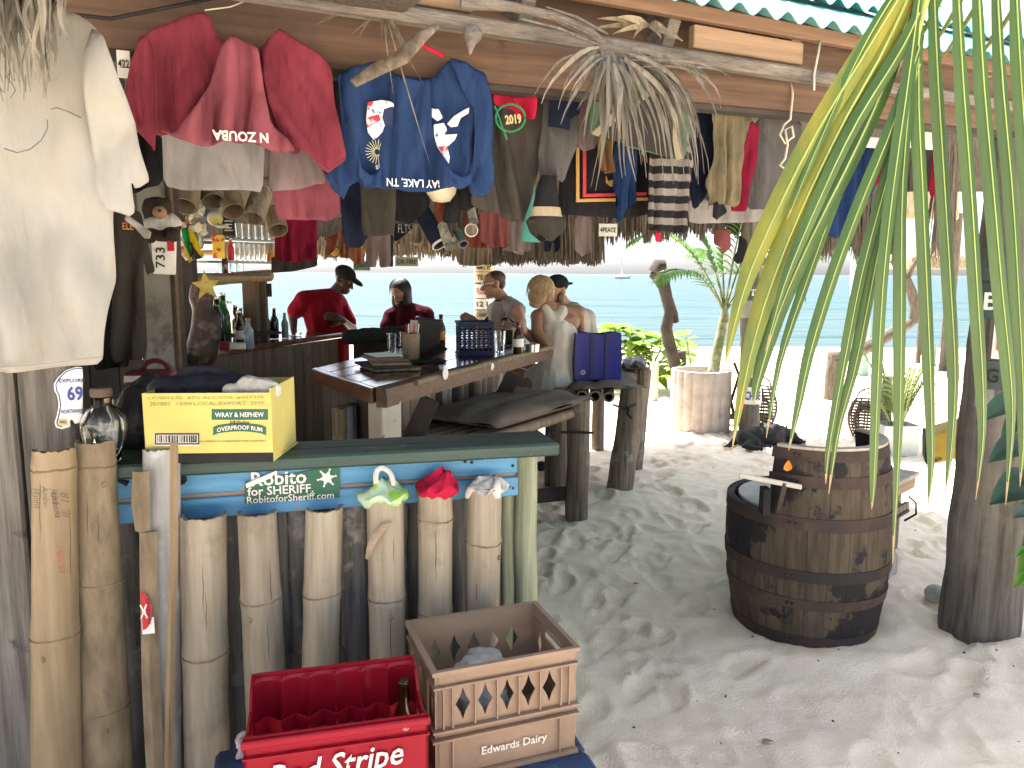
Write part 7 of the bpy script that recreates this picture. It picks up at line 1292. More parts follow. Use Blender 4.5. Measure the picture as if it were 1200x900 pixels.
# man in the ringer tee and sunglasses
d = 6.9; PD = person('short haired man in a cream ringer tee and dark sunglasses', xyz(atd(592, 400, d), 0)); mb = MB()
hc = J((579, 333, d)); f, u, s_, M3 = head(PD, mb, hc, Vector((-.93, -.22, -.12)), UP, 1.04); nk = J((590, 352, d)); ch = J((593, 369, d + .02)); hp = J((604, 420, d + .05)); shF = J((606, 364, d - .18)); shB = J((580, 364, d + .2))
limb(mb, [hc - f * .015 - UP * .05, nk], [.054, .062]); limb(mb, [ch, hp], [.15, .145]); limb(mb, [nk, shF], [.06, .066]); limb(mb, [nk, shB], [.06, .066])
elF = J((592, 388, d - .25)); hdF = J((562, 383, d - .30)); limb(mb, [shF, elF, hdF], [.055, .043, .030]); hand(mb, hdF, Vector((-1, -.1, .12)), Vector((0, -.5, .9)), 1.05, .5); elB = J((576, 386, d + .05)); hdB = J((560, 378, d - .05)); limb(mb, [shB, elB, hdB], [.055, .043, .030]); hand(mb, hdB, Vector((-.8, -.3, .4)), Vector((-.3, -.8, .3)), 1.05, .35)
for q in (-1, 1): kn = hp + Vector((-.42, q * .12, -.02)); limb(mb, [hp + Vector((0, q * .09, -.04)), kn, xyz(kn + Vector((.05, 0, 0)), .32)], [.09, .062, .045]); mb.cap_seg(xyz(kn, .30), .04, xyz(kn + Vector((-.16, 0, 0)), .29), .03)
fuse(mb.done('body', SK_L, PD, sm=180), VX)
mb = MB(); limb(mb, [ch + UP * .01, hp], [.165, .162]); limb(mb, [nk - UP * .025, shF], [.070, .083]); limb(mb, [nk - UP * .025, shB], [.070, .083]); limb(mb, [shF, shF.lerp(elF, .62)], [.078, .070]); limb(mb, [shB, shB.lerp(elB, .62)], [.078, .070]); fuse(mb.done('ringer_tee', TEE, PD, sm=180), VX)
mb = MB(); [mb.tube([nk + UP * .005 + Matrix.Rotation(a, 3, UP) @ Vector((.075, 0, .012 * math.cos(a))) for a in np.linspace(0, 2 * math.pi, 20)], .010, n=6)]; mb.done('collar_band', F_BLK, PD, sm=60)
for sh, el in ((shF, elF), (shB, elB)): a = sh.lerp(el, .62); q = UP.rotation_difference(el - sh).to_matrix().to_4x4(); q.translation = a; mb = MB(); mb.lathe([(.075, -.012), (.081, 0), (.081, .012), (.072, .014)], 20, q); mb.done('cuff_band', F_BLK, PD, sm=60)
mb = MB(); mb.ell(hc + u * .050 - f * .022, (.080, .094, .070), M3); mb.ell(hc - f * .055 + u * .0, (.072, .05, .06), M3); fuse(mb.done('short_hair', HAIR_B, PD, sm=180), .008, 2)
mb = MB()
for q in (-1, 1): mb.ell(hc + f * .098 + s_ * q * .032 + u * .012, (.027, .010, .019), M3, n=12); mb.bar(hc + f * .095 + s_ * q * .055 + u * .016, hc - f * .01 + s_ * q * .082 + u * .012, .006, .008)
mb.bar(hc + f * .103 - s_ * .01 + u * .016, hc + f * .103 + s_ * .01 + u * .016, .005, .005); mb.done('sunglasses', LENS, PD, sm=60)
# the couple: woman from behind, man in the cap turned to her
d = 5.85; PW_ = person('blonde woman in an ivory tank dress seen from behind leaning in', xyz(atd(652, 470, d), 0)); mb = MB()
hc = J((635, 342, d)); f, u, s_, M3 = head(PW_, mb, hc, Vector((.52, .84, .05)), (UP + Vector((.28, 0, 0))), .98); nk = J((648, 363, d)); ch = J((655, 383, d)); wa = J((653, 420, d)); hp = J((650, 448, d)); shL = J((630, 371, d - .05)); shR = J((678, 366, d + .06))
limb(mb, [hc - UP * .06 + Vector((.02, 0, 0)), nk], [.05, .055]); limb(mb, [ch, wa, hp], [.112, .108, .158]); limb(mb, [nk, shL], [.055, .058]); limb(mb, [nk, shR], [.055, .056]); limb(mb, [ch + Vector((-.06, .0, .03)), ch + Vector((.07, .03, .03))], [.088, .088])
elL = J((640, 404, d - .18)); hdL = J((637, 414, d + .12)); limb(mb, [shL, J((629, 388, d - .12)), elL, hdL], [.052, .047, .040, .030]); hand(mb, hdL, Vector((-.2, .4, -.6)), Vector((-.5, -.6, 0)), .95); elR = J((680, 392, d + .16)); hdR = J((672, 380, d + .4)); limb(mb, [shR, elR, hdR], [.05, .04, .03]); hand(mb, hdR, Vector((-.4, .6, .3)), Vector((.5, -.5, .3)), .95)
for q, kx, ky in ((-1, 606, 440), (1, 618, 432)): kn = J((kx, ky, d + .12 * q + .25)); ftp = J((kx + 8, 500 + 6 * q, d + .3 * q + .25)); limb(mb, [hp + Vector((q * .07, .05, -.04)), kn, ftp], [.10, .068, .042]); mb.cap_seg(ftp - UP * .03, .034, ftp + Vector((-.12, .1, -.05)), .026)
fuse(mb.done('body', SK_T, PW_, sm=180), VX)
# tank dress: a racer-back cut, low armholes
mb = MB(); limb(mb, [ch + Vector((.0, .0, -.07)), wa, hp, hp - UP * .06], [.150, .134, .186, .192]); limb(mb, [nk + Vector((-.035, -.03, -.015)), nk + Vector((-.012, -.05, -.13)), ch + Vector((-.02, -.02, -.10))], [.034, .075, .11]); limb(mb, [nk + Vector((.05, -.01, -.02)), nk + Vector((.055, -.045, -.12)), ch + Vector((.03, -.02, -.10))], [.034, .07, .11]); limb(mb, [nk + Vector((.0, -.05, -.05)), nk + Vector((.01, -.07, -.12)), ch + Vector((0, -.055, -.03)), ch + Vector((0, -.03, -.10))], [.045, .062, .098, .128]); limb(mb, [nk + Vector((-.06, -.030, .0)), nk + Vector((-.02, -.065, -.08))], [.050, .055]); limb(mb, [nk + Vector((.065, -.01, -.01)), nk + Vector((.03, -.055, -.08))], [.050, .055])
for q, kx, ky in ((-1, 606, 440), (1, 618, 432)): kn = J((kx, ky, d + .12 * q + .25)); limb(mb, [hp + Vector((q * .07, .05, -.03)), (hp + kn) / 2], [.125, .105])
mb.cap_seg(hp - UP * .05, .19, J((655, 470, d - .02)), .20); fuse(mb.done('tank_dress', TANK, PW_, sm=180), VX, 3)
mb = MB(); mb.ell(hc + u * .035 - f * .02, (.088, .104, .090), M3); mb.ell(hc - f * .06 - u * .035, (.078, .06, .065), M3); mb.ell(hc - f * .07 - u * .09, (.05, .04, .03), M3); mb.ell(hc + u * .05 + s_ * -.03, (.07, .08, .075), M3); fuse(mb.done('blonde_hair', HAIR_Y, PW_, sm=180), .007, 2)
def strands(T, c, f, u, s_, rad, n, ln, mat, seed, back=True):
    r2 = random.Random(seed); mb = MB()
    for i in range(n):
        a = r2.uniform(-2.4, 2.4) if back else r2.uniform(-3.1, 3.1); m = 8; rows = []; th0 = r2.uniform(.02, .9); th1 = th0 + r2.uniform(.7, 1.5); k = r2.uniform(1.0, 1.07); wv = r2.uniform(-.12, .12); w = r2.uniform(.0016, .0036)
        for j in range(m + 1):
            th = th0 + (th1 - th0) * j / m; aa = a + wv * math.sin(j * .9); d_ = (-f * math.cos(aa) + s_ * math.sin(aa)) * math.sin(min(th, 1.75)) * rad[0] + u * math.cos(th) * rad[1]
            p = c + d_ * (k + .05 * max(0, th - 1.5)); t = (-f * -math.sin(aa) + s_ * math.cos(aa)).normalized(); q = w * (1 - .7 * j / m); rows.append([p - t * q, p + d_.normalized() * q * .8, p + t * q])
        mb.sheet(rows)
    mb.done('hair_strands', mat, T, sm=80, kind='stuff', recalc=False)
strands(PW_, hc + u * .015 - f * .025, f, u, s_, (.100, .108), 420, .1, M('blonde_strand', (.46, .34, .19), (.20, .14, .075), sc=90, ro=.5), 3)
d = 6.15; PM = person('bearded man in a dark backwards cap and pale tee facing the blonde woman', xyz(atd(668, 440, d), 0)); mb = MB()
hc = J((652, 340, d)); f, u, s_, M3 = head(PM, mb, hc, Vector((-.72, -.62, -.12)), UP, 1.04); nk = J((662, 360, d + .03)); ch = J((666, 380, d + .05)); hp = J((668, 440, d + .1)); shL = J((645, 373, d - .03)); shR = J((686, 374, d + .08))
limb(mb, [hc - f * .01 - UP * .05, nk], [.06, .066]); limb(mb, [ch, hp], [.165, .165]); limb(mb, [nk, shL], [.066, .072]); limb(mb, [nk, shR], [.066, .072]); elL = J((628, 400, d - .15)); hdL = J((613, 386, d - .45)); limb(mb, [shL, elL, hdL], [.058, .046, .032]); hand(mb, hdL, Vector((-.35, -.1, 1)), Vector((.3, .9, .1)), 1.2, .3, -1); elR = J((694, 405, d + .05)); hdR = J((680, 420, d - .2)); limb(mb, [shR, elR, hdR], [.058, .045, .032]); hand(mb, hdR, Vector((-.6, -.5, -.2)), UP, 1.05)
for q in (-1, 1): kn = hp + Vector((q * .14 - .2, -.38, -.02)); limb(mb, [hp + Vector((q * .09, 0, -.04)), kn, xyz(kn + Vector((0, .05, 0)), .32)], [.095, .065, .048]); mb.cap_seg(xyz(kn, .30), .04, xyz(kn + Vector((0, -.16, 0)), .29), .03)
fuse(mb.done('body', SK_L, PM, sm=180), VX)
mb = MB(); limb(mb, [ch + UP * .01, hp], [.182, .182]); limb(mb, [nk - UP * .02, shL], [.076, .09]); limb(mb, [nk - UP * .02, shR], [.076, .09]); limb(mb, [shL, shL.lerp(elL, .6)], [.082, .074]); limb(mb, [shR, shR.lerp(elR, .6)], [.082, .074]); fuse(mb.done('pale_tee', TEE, PM, sm=180), VX)
mb = MB(); mb.ell(hc + u * .048 - f * .012, (.087, .105, .078), M3); mb.ell(hc + u * .035 - f * .12, (.055, .06, .012), M3); fuse(mb.done('backwards_cap', CAPK, PM, sm=180), .008, 2)
mb = MB(); mb.ell(hc + f * .055 - u * .088, (.052, .045, .034), M3)
for q in (-1, 1): mb.ell(hc + f * .02 + s_ * q * .066 - u * .055, (.012, .035, .045), M3)
fuse(mb.done('beard', HAIR_B, PM, sm=180), .008, 2)
strands(PC, HC_[0] + UP * .03, HC_[1], UP, HC_[2], (.098, .10), 300, .2, M('dark_strand', (.022, .016, .012), (.008, .006, .005), sc=90, ro=.45), 5)
# stools under the drinkers
for i, (p, h, lab_) in enumerate((((650, 462, 5.85), .76, 'log stool under the woman in the tank dress'), ((482, 440, 7.4), .86, 'log stool under the long haired drinker'), ((604, 432, 6.95), .84, 'log stool under the man in sunglasses'), ((668, 455, 6.25), .80, 'log stool under the man in the backwards cap'))):
    c = xyz(atd(*p), 0); T = thing('log_stool', lab_, 'stool', c, 'log stools at the drinks bar'); MB().lathe([(.0001, h - .04), (.16, h - .04), (.165, h - .02), (.16, h), (.0001, h)], 20, Matrix.Translation(c)).done('seat', W_BENCH, T, sm=40)
    mb = MB(); mb.tube([c + UP * -.03, c + UP * (h - .041)], .07, n=12, wob=.1); mb.done('pedestal', W_BENCH, T, sm=60)
# far side counter the drinkers lean on
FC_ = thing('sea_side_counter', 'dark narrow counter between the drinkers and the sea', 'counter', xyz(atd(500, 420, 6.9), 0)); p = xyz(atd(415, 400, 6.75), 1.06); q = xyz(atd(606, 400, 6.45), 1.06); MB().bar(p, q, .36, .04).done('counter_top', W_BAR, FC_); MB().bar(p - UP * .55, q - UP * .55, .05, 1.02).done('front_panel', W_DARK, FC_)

# ------------------------------------------------------------------ things on the drinks bar
zt3 = ZB2 + .0015
def onbar(px, py): return atz(px, py, zt3)
# blue plastic basket with round holes
bc = onbar(558, 418); BK2 = thing('plastic_basket', 'dark blue plastic basket with holes standing on the drinks bar', 'basket', bc); BBL = M('basket_blue', (.006, .013, .06), (.004, .009, .04), ro=.5, spec=.2)
w = 40 * optd(bc) / FPX; hh = .21; dp = .20; A_ = Vector((.985, .17, 0)); N_ = Vector((-.17, .985, 0)); o0 = bc - A_ * w / 2
def holes(W_, H_, nx_, nz_, r): return [[(W_ * (i + .5) / nx_ + r * math.cos(t), .03 + (H_ - .05) * (j + .5) / nz_ + r * math.sin(t)) for t in [2 * math.pi * k / 8 for k in range(8)]] for i in range(nx_) for j in range(nz_)]
for P_, A2, W_, n_ in ((o0, A_, w, 7), (o0 + N_ * dp, A_, w, 7), (o0, N_, dp, 5), (o0 + A_ * w, N_, dp, 5)): MB().plate([(0, 0), (W_, 0), (W_, hh), (0, hh)], holes(W_, hh, n_, 5, .0125), P_, A2, UP, .004).done('basket_wall', BBL, BK2)
MB().plate([(0, 0), (w, 0), (w, dp), (0, dp)], [], o0 + UP * .003, A_, N_, .004).done('basket_floor', BBL, BK2)
for z in (.01, hh): mb = MB(); ps = [o0, o0 + A_ * w, o0 + A_ * w + N_ * dp, o0 + N_ * dp]; [mb.bar(ps[i] + UP * z, ps[(i + 1) % 4] + UP * z, .014, .014) for i in range(4)]; mb.done('basket_rim', BBL, BK2)
T = thing('bamboo_holder', 'short bamboo holder standing by the stack of menus', 'holder', onbar(482, 423)); c = BASE[T.name]; MB().lathe([(.0001, 0), (.052, 0), (.05, .08), (.053, .165), (.044, .165), (.042, .02), (.0001, .02)], 18, Matrix.Translation(c)).done('holder_body', BAMB_B, T, sm=50)
for i in range(4): mb = MB(); a = c + Vector((.02 * math.cos(i * 1.7), .02 * math.sin(i * 1.7), .03)); mb.tube([a, a + Vector((rr.uniform(-.03, .03), rr.uniform(-.02, .02), .19))], .004, n=6); mb.done('straw', (WHT, CL_R)[i % 2], T, sm=60)
T = thing('menu_stack', 'stack of worn wooden menu boards on the drinks bar', 'menus', onbar(452, 432)); c = BASE[T.name]
for i in range(4): MB().boxz(c + Vector((.012 * (-1) ** i, .01 * i, .008 + .0155 * i)), (.24 - .02 * i, .30, .014), 25 + 9 * math.sin(i * 2.1), .003).done('menu_board', (W_BENCH, W_DARK, W_BENCH, W_BARK)[i], T)
MB().boxz(c + Vector((-.03, .1, .066)), (.15, .2, .004), 30).done('paper_sheet', PLATE, T)
MB().boxz(onbar(478, 434) + UP * .008, (.13, .07, .012), -8, .004).done('wooden_paddle', W_PALE, sm=30, label='small sunlit wooden paddle at the front edge of the bar', cat='paddle')
T = thing('napkin_box', 'black napkin dispenser leaning on the drinks bar', 'dispenser', onbar(500, 420)); c = BASE[T.name]; MB().box(c + UP * .125, (.15, .12, .24), Euler((0, .12, .25)).to_matrix(), .006).done('box_body', BLK, T); MB().box(c + UP * .16 + Vector((-.045, -.07, 0)), (.10, .004, .15), Euler((0, .12, .25)).to_matrix()).done('paper_front', M('grey_card', (.3, .3, .31), ro=.7), T)
T = thing('open_laptop', 'dark folded gadget lying open on the drinks bar', 'gadget', onbar(495, 424)); c = BASE[T.name]; MB().box(c + Vector((.06, .02, .05)), (.16, .14, .012), Euler((.2, -.55, .3)).to_matrix(), .003).done('lid', BLK, T); MB().box(c + Vector((.03, 0, .008)), (.2, .15, .012), Euler((0, 0, .3)).to_matrix(), .003).done('base', BLK, T)
beer('beer_bottle', 'brown beer bottle with an orange label beside the napkin dispenser', onbar(517, 406), h=.23, lab=OR_, cap=False, r=.032); beer('beer_bottle', 'brown beer bottle with a white label beside the blue basket', onbar(607, 414), h=.21, lab=PLATE, cap=False, r=.036)
PUN = M('red_punch', (.42, .03, .03), ro=.1, trans=.5)
for i, (x, y, h, r, lab_) in enumerate(((459, 412, .12, .034, 'clear tumbler of water beside the bamboo holder'), (586, 412, .14, .04, 'empty pint glass beside the basket'), (471, 405, .10, .03, 'low clear glass in the middle of the bar'), (444, 402, .10, .035, 'shot glass at the dark near side of the bar'))): p = onbar(x, y); o = tumbler('drinking_glass', lab_, Vector((0, 0, 0)), h, r); o.location = p; BASE[o.name] = p
T = thing('punch_jar', 'jar of red punch with pale straws on the drinks bar', 'jar', onbar(496, 414)); c = BASE[T.name]; MB().lathe([(.0001, 0), (.05, 0), (.055, .11), (.0001, .111)], 18, Matrix.Translation(c)).done('punch', PUN, T, sm=50); MB().lathe([(.053, 0), (.058, .13), (.062, .2), (.059, .2), (.0001, .1995)][:4], 18, Matrix.Translation(c)).done('jar_wall', F_DUST, T, sm=50)
for i, (x, y) in enumerate(((482, 396), (487, 394), (479, 399))): beer('bottle', ('clear bottle neck rising behind the bamboo holder', 'second clear bottle touching the punch jar', 'squat clear bottle left of its taller neighbours')[i], onbar(x + 8, y + 18), h=.24 - .03 * i, mat=GLASS, cap=False)
p_ = onbar(425, 404); lump('black_bundle', 'rounded black bundle lying at the far dark corner of the drinks bar', 'bundle', [(p_ + UP * .05 + Vector((-.1, .05, 0)), .06, p_ + UP * .06 + Vector((.2, .2, 0)), .065), (p_ + UP * .05 + Vector((.3, .25, .02)), (.12, .1, .06))], BLK, nz=.02)
mb = MB(); c = onbar(592, 402); mb.boxz(c + UP * .05, (.1, .08, .1), 10, .006); mb.done('condiment_box', BLK, sm=30, label='small black box of condiments behind the basket', cat='box')
mb = MB(); c = onbar(623, 412); mb.lathe([(.0001, 0), (.05, 0), (.055, .05), (.05, .055), (.0001, .05)], 18, Matrix.Translation(c)); mb.done('ash_tray', STEEL, sm=40, label='dark metal ash tray at the far end of the bar', cat='ash tray')
# ------------------------------------------------------------------ column with plates
def column(label, px, ytop, d, r, plates, base_px=None, mat=W_TRUNK, name='plate_post', ztop=None, yb=None):
    b = xyz(atd(px, 400, d), 0) if yb is None else atz(px, yb, 0) + Vector((0, r, 0)); T = thing(name, label, 'post', b); z1 = ztop or atd(px, ytop, b.y).z; lp = atd(px, ytop, b.y); mb = MB(); mb.tube([Vector((b.x + (lp.x - b.x) * i / 9, b.y, -.05 + (z1 + .05) * i / 9)) for i in range(10)], r, n=16, wob=.08); mb.done('shaft', mat, T, sm=60)
    for (y0, y1, txt, m_, ink) in plates:
        za = atd(px, y1, b.y).z; zb = atd(px, y0, b.y).z; g = []
        for z in (za, zb): cx = b.x + (lp.x - b.x) * z / z1; g.append([Vector((cx + (r + .008) * math.cos(R(t)), b.y + (r + .008) * math.sin(R(t)), z)) for t in np.linspace(185, 355, 14)])
        mb = MB(); mb.sheet(g); mb.solid(.003); o = mb.done('licence_plate', m_, T, sm=60); cx = b.x + (lp.x - b.x) * (za + zb) / 2 / z1
        if txt: rr2 = r + .013; text(txt, Vector((cx, b.y - rr2, (za + zb) / 2)), (1, 0, 0), UP, r * 1.6, ink, o, height=(zb - za) * .5, bold=.02, curve=lambda x, y, q=rr2: (0 * x, np.sqrt(np.maximum(q * q - x * x, 0)) - q + .002))
    return T
CREAMP = M('cream_plate', (.55, .48, .30), (.42, .36, .2), sc=16, ro=.5)
column('far round column wrapped in licence plates behind the man in sunglasses', 567, 285, 8.0, .092, ((310, 318, 'MMG EL', CREAMP, BLKP), (319, 331, 'TEAS', CREAMP, BLKP), (333, 349, 'FLORIDA', PLATE, REDI), (350, 362, '12 L', PLATE, BLKP), (363, 374, 'CANADA', POL, BLKP)))
column('slim roof post with licence plates beside the fluted planter', 882, 180, 7.6, .105, ((335, 350, 'ITS', DKP, PLATE), (352, 372, None, MATS['tarnished_plate'], BLKP), (420, 441, '5', CREAMP, BLKP), (452, 472, 'CHDE', PLATE, INKB)), yb=511)
GP = M('green_paint_pole', (.30, .46, .36), (.2, .32, .25), sc=4, ro=.6, c3=(.5, .5, .44), c3s=9, c3p=(.6, .7)); column('pale green painted pole standing out on the bright beach', 1011, 238, 12.0, .16, (), mat=GP, yb=440)
# ------------------------------------------------------------------ fluted planter with a young palm
pc = atz(828, 509, 0) + Vector((0, .31, 0)); PL = thing('fluted_planter', 'pale pinkish fluted concrete planter holding the young palm', 'planter', pc); PLM = M('pink_concrete', (.50, .435, .395), (.36, .31, .275), sc=5, ro=.85, bump=.4, c3=(.17, .13, .11), c3s=4, c3p=(.58, .75)); g = []
for z in (-.04, .0, .3, .60, .63):
    g.append([pc + Vector((math.cos(t) * (.295 + .018 * abs(math.sin(t * 9)) ** .7), math.sin(t) * (.295 + .018 * abs(math.sin(t * 9)) ** .7), z)) for t in [2 * math.pi * k / 108 for k in range(108)]])
for z, r in ((.632, .26), (.56, .25)): g.append([pc + Vector((math.cos(t) * r, math.sin(t) * r, z)) for t in [2 * math.pi * k / 108 for k in range(108)]])
MB().rings(g).done('planter_body', PLM, PL, sm=50)
def frond(T, base, tip, arch, mat, n=18, wl=.30, ww=.03, droop=.5, mat_r=None, both=True, tw=0):
    base = Vector(base); tip = Vector(tip); mid = (base + tip) / 2 + UP * arch; P = lambda t: base * (1 - t) ** 2 + mid * 2 * t * (1 - t) + tip * t * t
    mb = MB(); mb.tube([P(t) for t in np.linspace(0, 1, 9)], [.011 * (1 - .8 * t) + .002 for t in np.linspace(0, 1, 9)], n=6); o = mb.done('frond', mat_r or mat, T, sm=60); mb = MB()
    for i in range(n):
        t = .22 + .78 * i / (n - 1); p = P(t); tan = (P(min(t + .02, 1)) - P(t - .02)).normalized(); sd = tan.cross(UP).normalized(); ln = wl * math.sin(math.pi * (.18 + .78 * t)) ** .7
        for q in ((-1, 1) if both else (1,)):
            dv = (sd * q * .8 + tan * .75 + UP * .12).normalized(); leaf(mb, p, dv, UP + sd * q * -.3, ln * rr.uniform(.85, 1.1), ww, droop * rr.uniform(.7, 1.3), 4)
    mb.done('leaflets', mat, o, sm=80, recalc=False, kind='stuff'); return o
PALM_G = M('palm_green', (.085, .21, .045), (.045, .125, .03), sc=6, ro=.4, trl=.4, var=.25); PALM_S = M('palm_stem', (.22, .27, .11), (.13, .17, .07), sc=6, st=(1, 1, 6), ro=.6, c3=(.4, .38, .3), c3s=9)
YP_ = thing('young_palm', 'young coconut palm growing out of the fluted planter', 'palm', pc + UP * .56)
c = pc + Vector((.12, .05, .5)); tt = atd(849, 372, c.y); mb = MB(); mb.tube([c, c.lerp(tt, .5), tt, tt + UP * .15], [.065, .056, .05, .02], n=12); mb.done('trunk', PALM_S, YP_, sm=60)
for (x, y, dd, ar) in ((738, 285, -.1, .75), (770, 330, -.5, .5), (800, 250, .2, .5), (838, 215, .1, .3), (905, 260, .2, .5), (960, 300, .0, .6), (940, 345, -.3, .5), (880, 240, -.6, .5), (815, 300, .9, .6)): frond(YP_, tt + UP * .05, atd(x, y, tt.y + dd), ar, PALM_G, 20, .34, .04, .45, PALM_S)
# tall coconut palm outside the view, whose frond hangs into it
LF_G = M('leaflet_green', (.075, .15, .038), (.045, .10, .028), sc=3, st=(6, 6, .7), ro=.34, spec=.5, trl=.3, var=.12); LF_Y = M('leaflet_yellowing', (.27, .25, .035), (.11, .16, .03), sc=5, st=(3, 3, .8), ro=.36, spec=.5, trl=.3, c3=(.40, .13, .015), c3s=16, c3p=(.63, .72)); VEIN = M('leaflet_vein', (.30, .38, .10), ro=.4); TIPM = M('leaflet_tip', (.30, .22, .12), ro=.7)
CPM = thing('coconut_palm', 'coconut palm whose drooping green frond hangs across the view', 'palm', (3.3, .55, 0)); mb = MB()
mb.tube([Vector((3.3, .55, -.1)), Vector((3.2, .55, 1.2)), Vector((2.95, .6, 2.4)), Vector((2.8, .65, 3.2))], [.17, .14, .12, .12], n=16, wob=.08); mb.done('trunk', W_TRUNK, CPM, sm=60)
RD_ = 1.30
rp = [Vector((2.8, .65, 3.2)), Vector((2.2, .9, 3.2)), atd(1260, -190, 1.28), atd(1150, -90, 1.29), atd(1085, -8, RD_), atd(1074, 40, RD_), atd(1071, 95, RD_)]; mb = MB(); mb.tube(rp, [.03, .026, .018, .014, .009, .006, .003], n=8); FRD = mb.done('frond', VEIN, CPM, sm=60)
def leaflet(pts, w, mat, d=RD_, vein=True, parent=None):
    ps = [atd(x, y, d + (0.0 if len(q) == 0 else q[0])) for x, y, *q in pts]; n = 16; cp = []
    for i in range(n + 1):
        t = i / n * (len(ps) - 1); k = min(int(t), len(ps) - 2); f = t - k; a = ps[max(k - 1, 0)]; b = ps[k]; c = ps[k + 1]; e = ps[min(k + 2, len(ps) - 1)]
        cp.append(.5 * ((2 * b) + (c - a) * f + (2 * a - 5 * b + 4 * c - e) * f * f + (3 * b - a - 3 * c + e) * f ** 3))
    mb = MB(); g = []; W_ = (1.0 if pts[-1][0] < 960 else .80) * w * optd(ps[0]) / FPX
    for i, p in enumerate(cp):
        t = i / n; ww = W_ * (.55 + .45 * min(1, t * 5)) * (1 - max(0, (t - .55) / .45) ** 1.6 * .93) / 2; tn = (cp[min(i + 1, n)] - cp[max(i - 1, 0)]).normalized(); sd = tn.cross(Vector((0, 1, 0))).normalized(); nr = Vector((0, -1, 0))
        g.append([p - sd * ww + nr * -ww * .55, p - sd * ww * .5 + nr * -ww * .22, p, p + sd * ww * .5 + nr * -ww * .22, p + sd * ww + nr * -ww * .55])
    mb.sheet(g); mb.solid(.0006); o = mb.done('leaflet', mat, parent or FRD, sm=80)
    if vein:
        pass
    return o, cp, W_
LFS = (([(1070, -30), (1015, 60), (950, 168), (893, 285), (868, 352), (850, 425)], 26, 1), ([(1072, -20), (1035, 60), (985, 150), (935, 255), (898, 350), (876, 430), (860, 515)], 30, 1), ([(1074, -10), (1040, 90), (1000, 180), (950, 280), (915, 360), (890, 440), (884, 470)], 26, 0), ([(1076, 0), (1030, 110), (985, 220), (945, 330), (915, 420), (900, 500)], 13, 0),
 ([(1077, 15), (1055, 60), (1000, 150), (955, 245), (920, 330), (900, 400)], 17, 0), ([(1077, 55), (1045, 150), (1010, 235), (978, 320), (950, 410), (935, 480), (926, 520)], 16, 0), ([(1078, 75), (1055, 150), (1035, 225), (1010, 320), (990, 420), (972, 520), (968, 560)], 17, 0), ([(1080, 40), (1062, 150), (1040, 240), (1020, 340), (1002, 430), (983, 500), (973, 565)], 20, 0),
 ([(1078, -10), (1062, 110), (1046, 225), (1034, 340), (1028, 460), (1024, 560), (1022, 592)], 19, 0), ([(1079, -20), (1066, 110), (1057, 225), (1056, 340), (1055, 460), (1052, 545), (1047, 640)], 20, 0), ([(1078, -30), (1076, 110), (1081, 225), (1086, 340), (1090, 440), (1092, 540), (1088, 588)], 21, 0), ([(1094, -20), (1098, 80), (1107, 225), (1114, 340), (1119, 440), (1115, 520), (1108, 575)], 21, 0),
 ([(1122, -20), (1128, 90), (1138, 225), (1145, 340), (1151, 440), (1152, 510), (1145, 572)], 22, 0), ([(1146, -20), (1152, 90), (1164, 225), (1174, 340), (1184, 440), (1186, 500), (1180, 575)], 24, 0), ([(1168, -20), (1174, 90), (1186, 225), (1193, 340), (1198, 440), (1199, 510), (1196, 560)], 22, 0), ([(1190, -20), (1196, 90), (1206, 225), (1214, 340), (1220, 470)], 22, 0), ([(1060, -25), (1020, 40), (985, 110), (950, 190), (925, 250)], 12, 0))
for k, (pts, w_, yel) in enumerate(LFS):
    dd = RD_ - .02 + .012 * (k % 4); o, cp, W_ = leaflet(pts, w_, LF_Y if yel else LF_G, dd)
    mb = MB(); mb.tube([p + Vector((0, -.0012, 0)) for p in cp], [W_ * .05 * (1 - .75 * i / 16) + .0003 for i in range(17)], n=5); v_ = mb.done('vein', VEIN, FRD, sm=60)
    mb = MB(); a = cp[-1]; b = cp[-2]; mb.cap_seg(b.lerp(a, .6), .0022, a + (a - b) * .7, .0006, 6); mb.done('dry_tip', TIPM, FRD, sm=60)
for k, (x0, y0, x1, y1) in enumerate(((1120, -40, 1062, 70), (1150, -50, 1090, 60), (1180, -60, 1100, 75), (1200, -10, 1140, 75))): leaflet([(x0, y0), ((x0 + x1) / 2 + 4, (y0 + y1) / 2), (x1, y1)], 7, LF_Y, RD_ + .05, False)
# further fronds overhead (above the frame), added to cast shade
for tip, ar in (((1.2, -.9, 3.0), .7), ((2.2, -1.6, 2.7), .7), ((3.8, -1.2, 2.4), .8), ((4.8, .2, 2.3), .8), ((4.6, 1.6, 2.2), .8), ((.8, .2, 3.5), .6), ((1.4, .1, 3.3), .7), ((2.9, -2.0, 2.6), .8)): frond(CPM, (2.8, .65, 3.2), tip, ar, LF_G, 26, .62, .05, .5, VEIN)
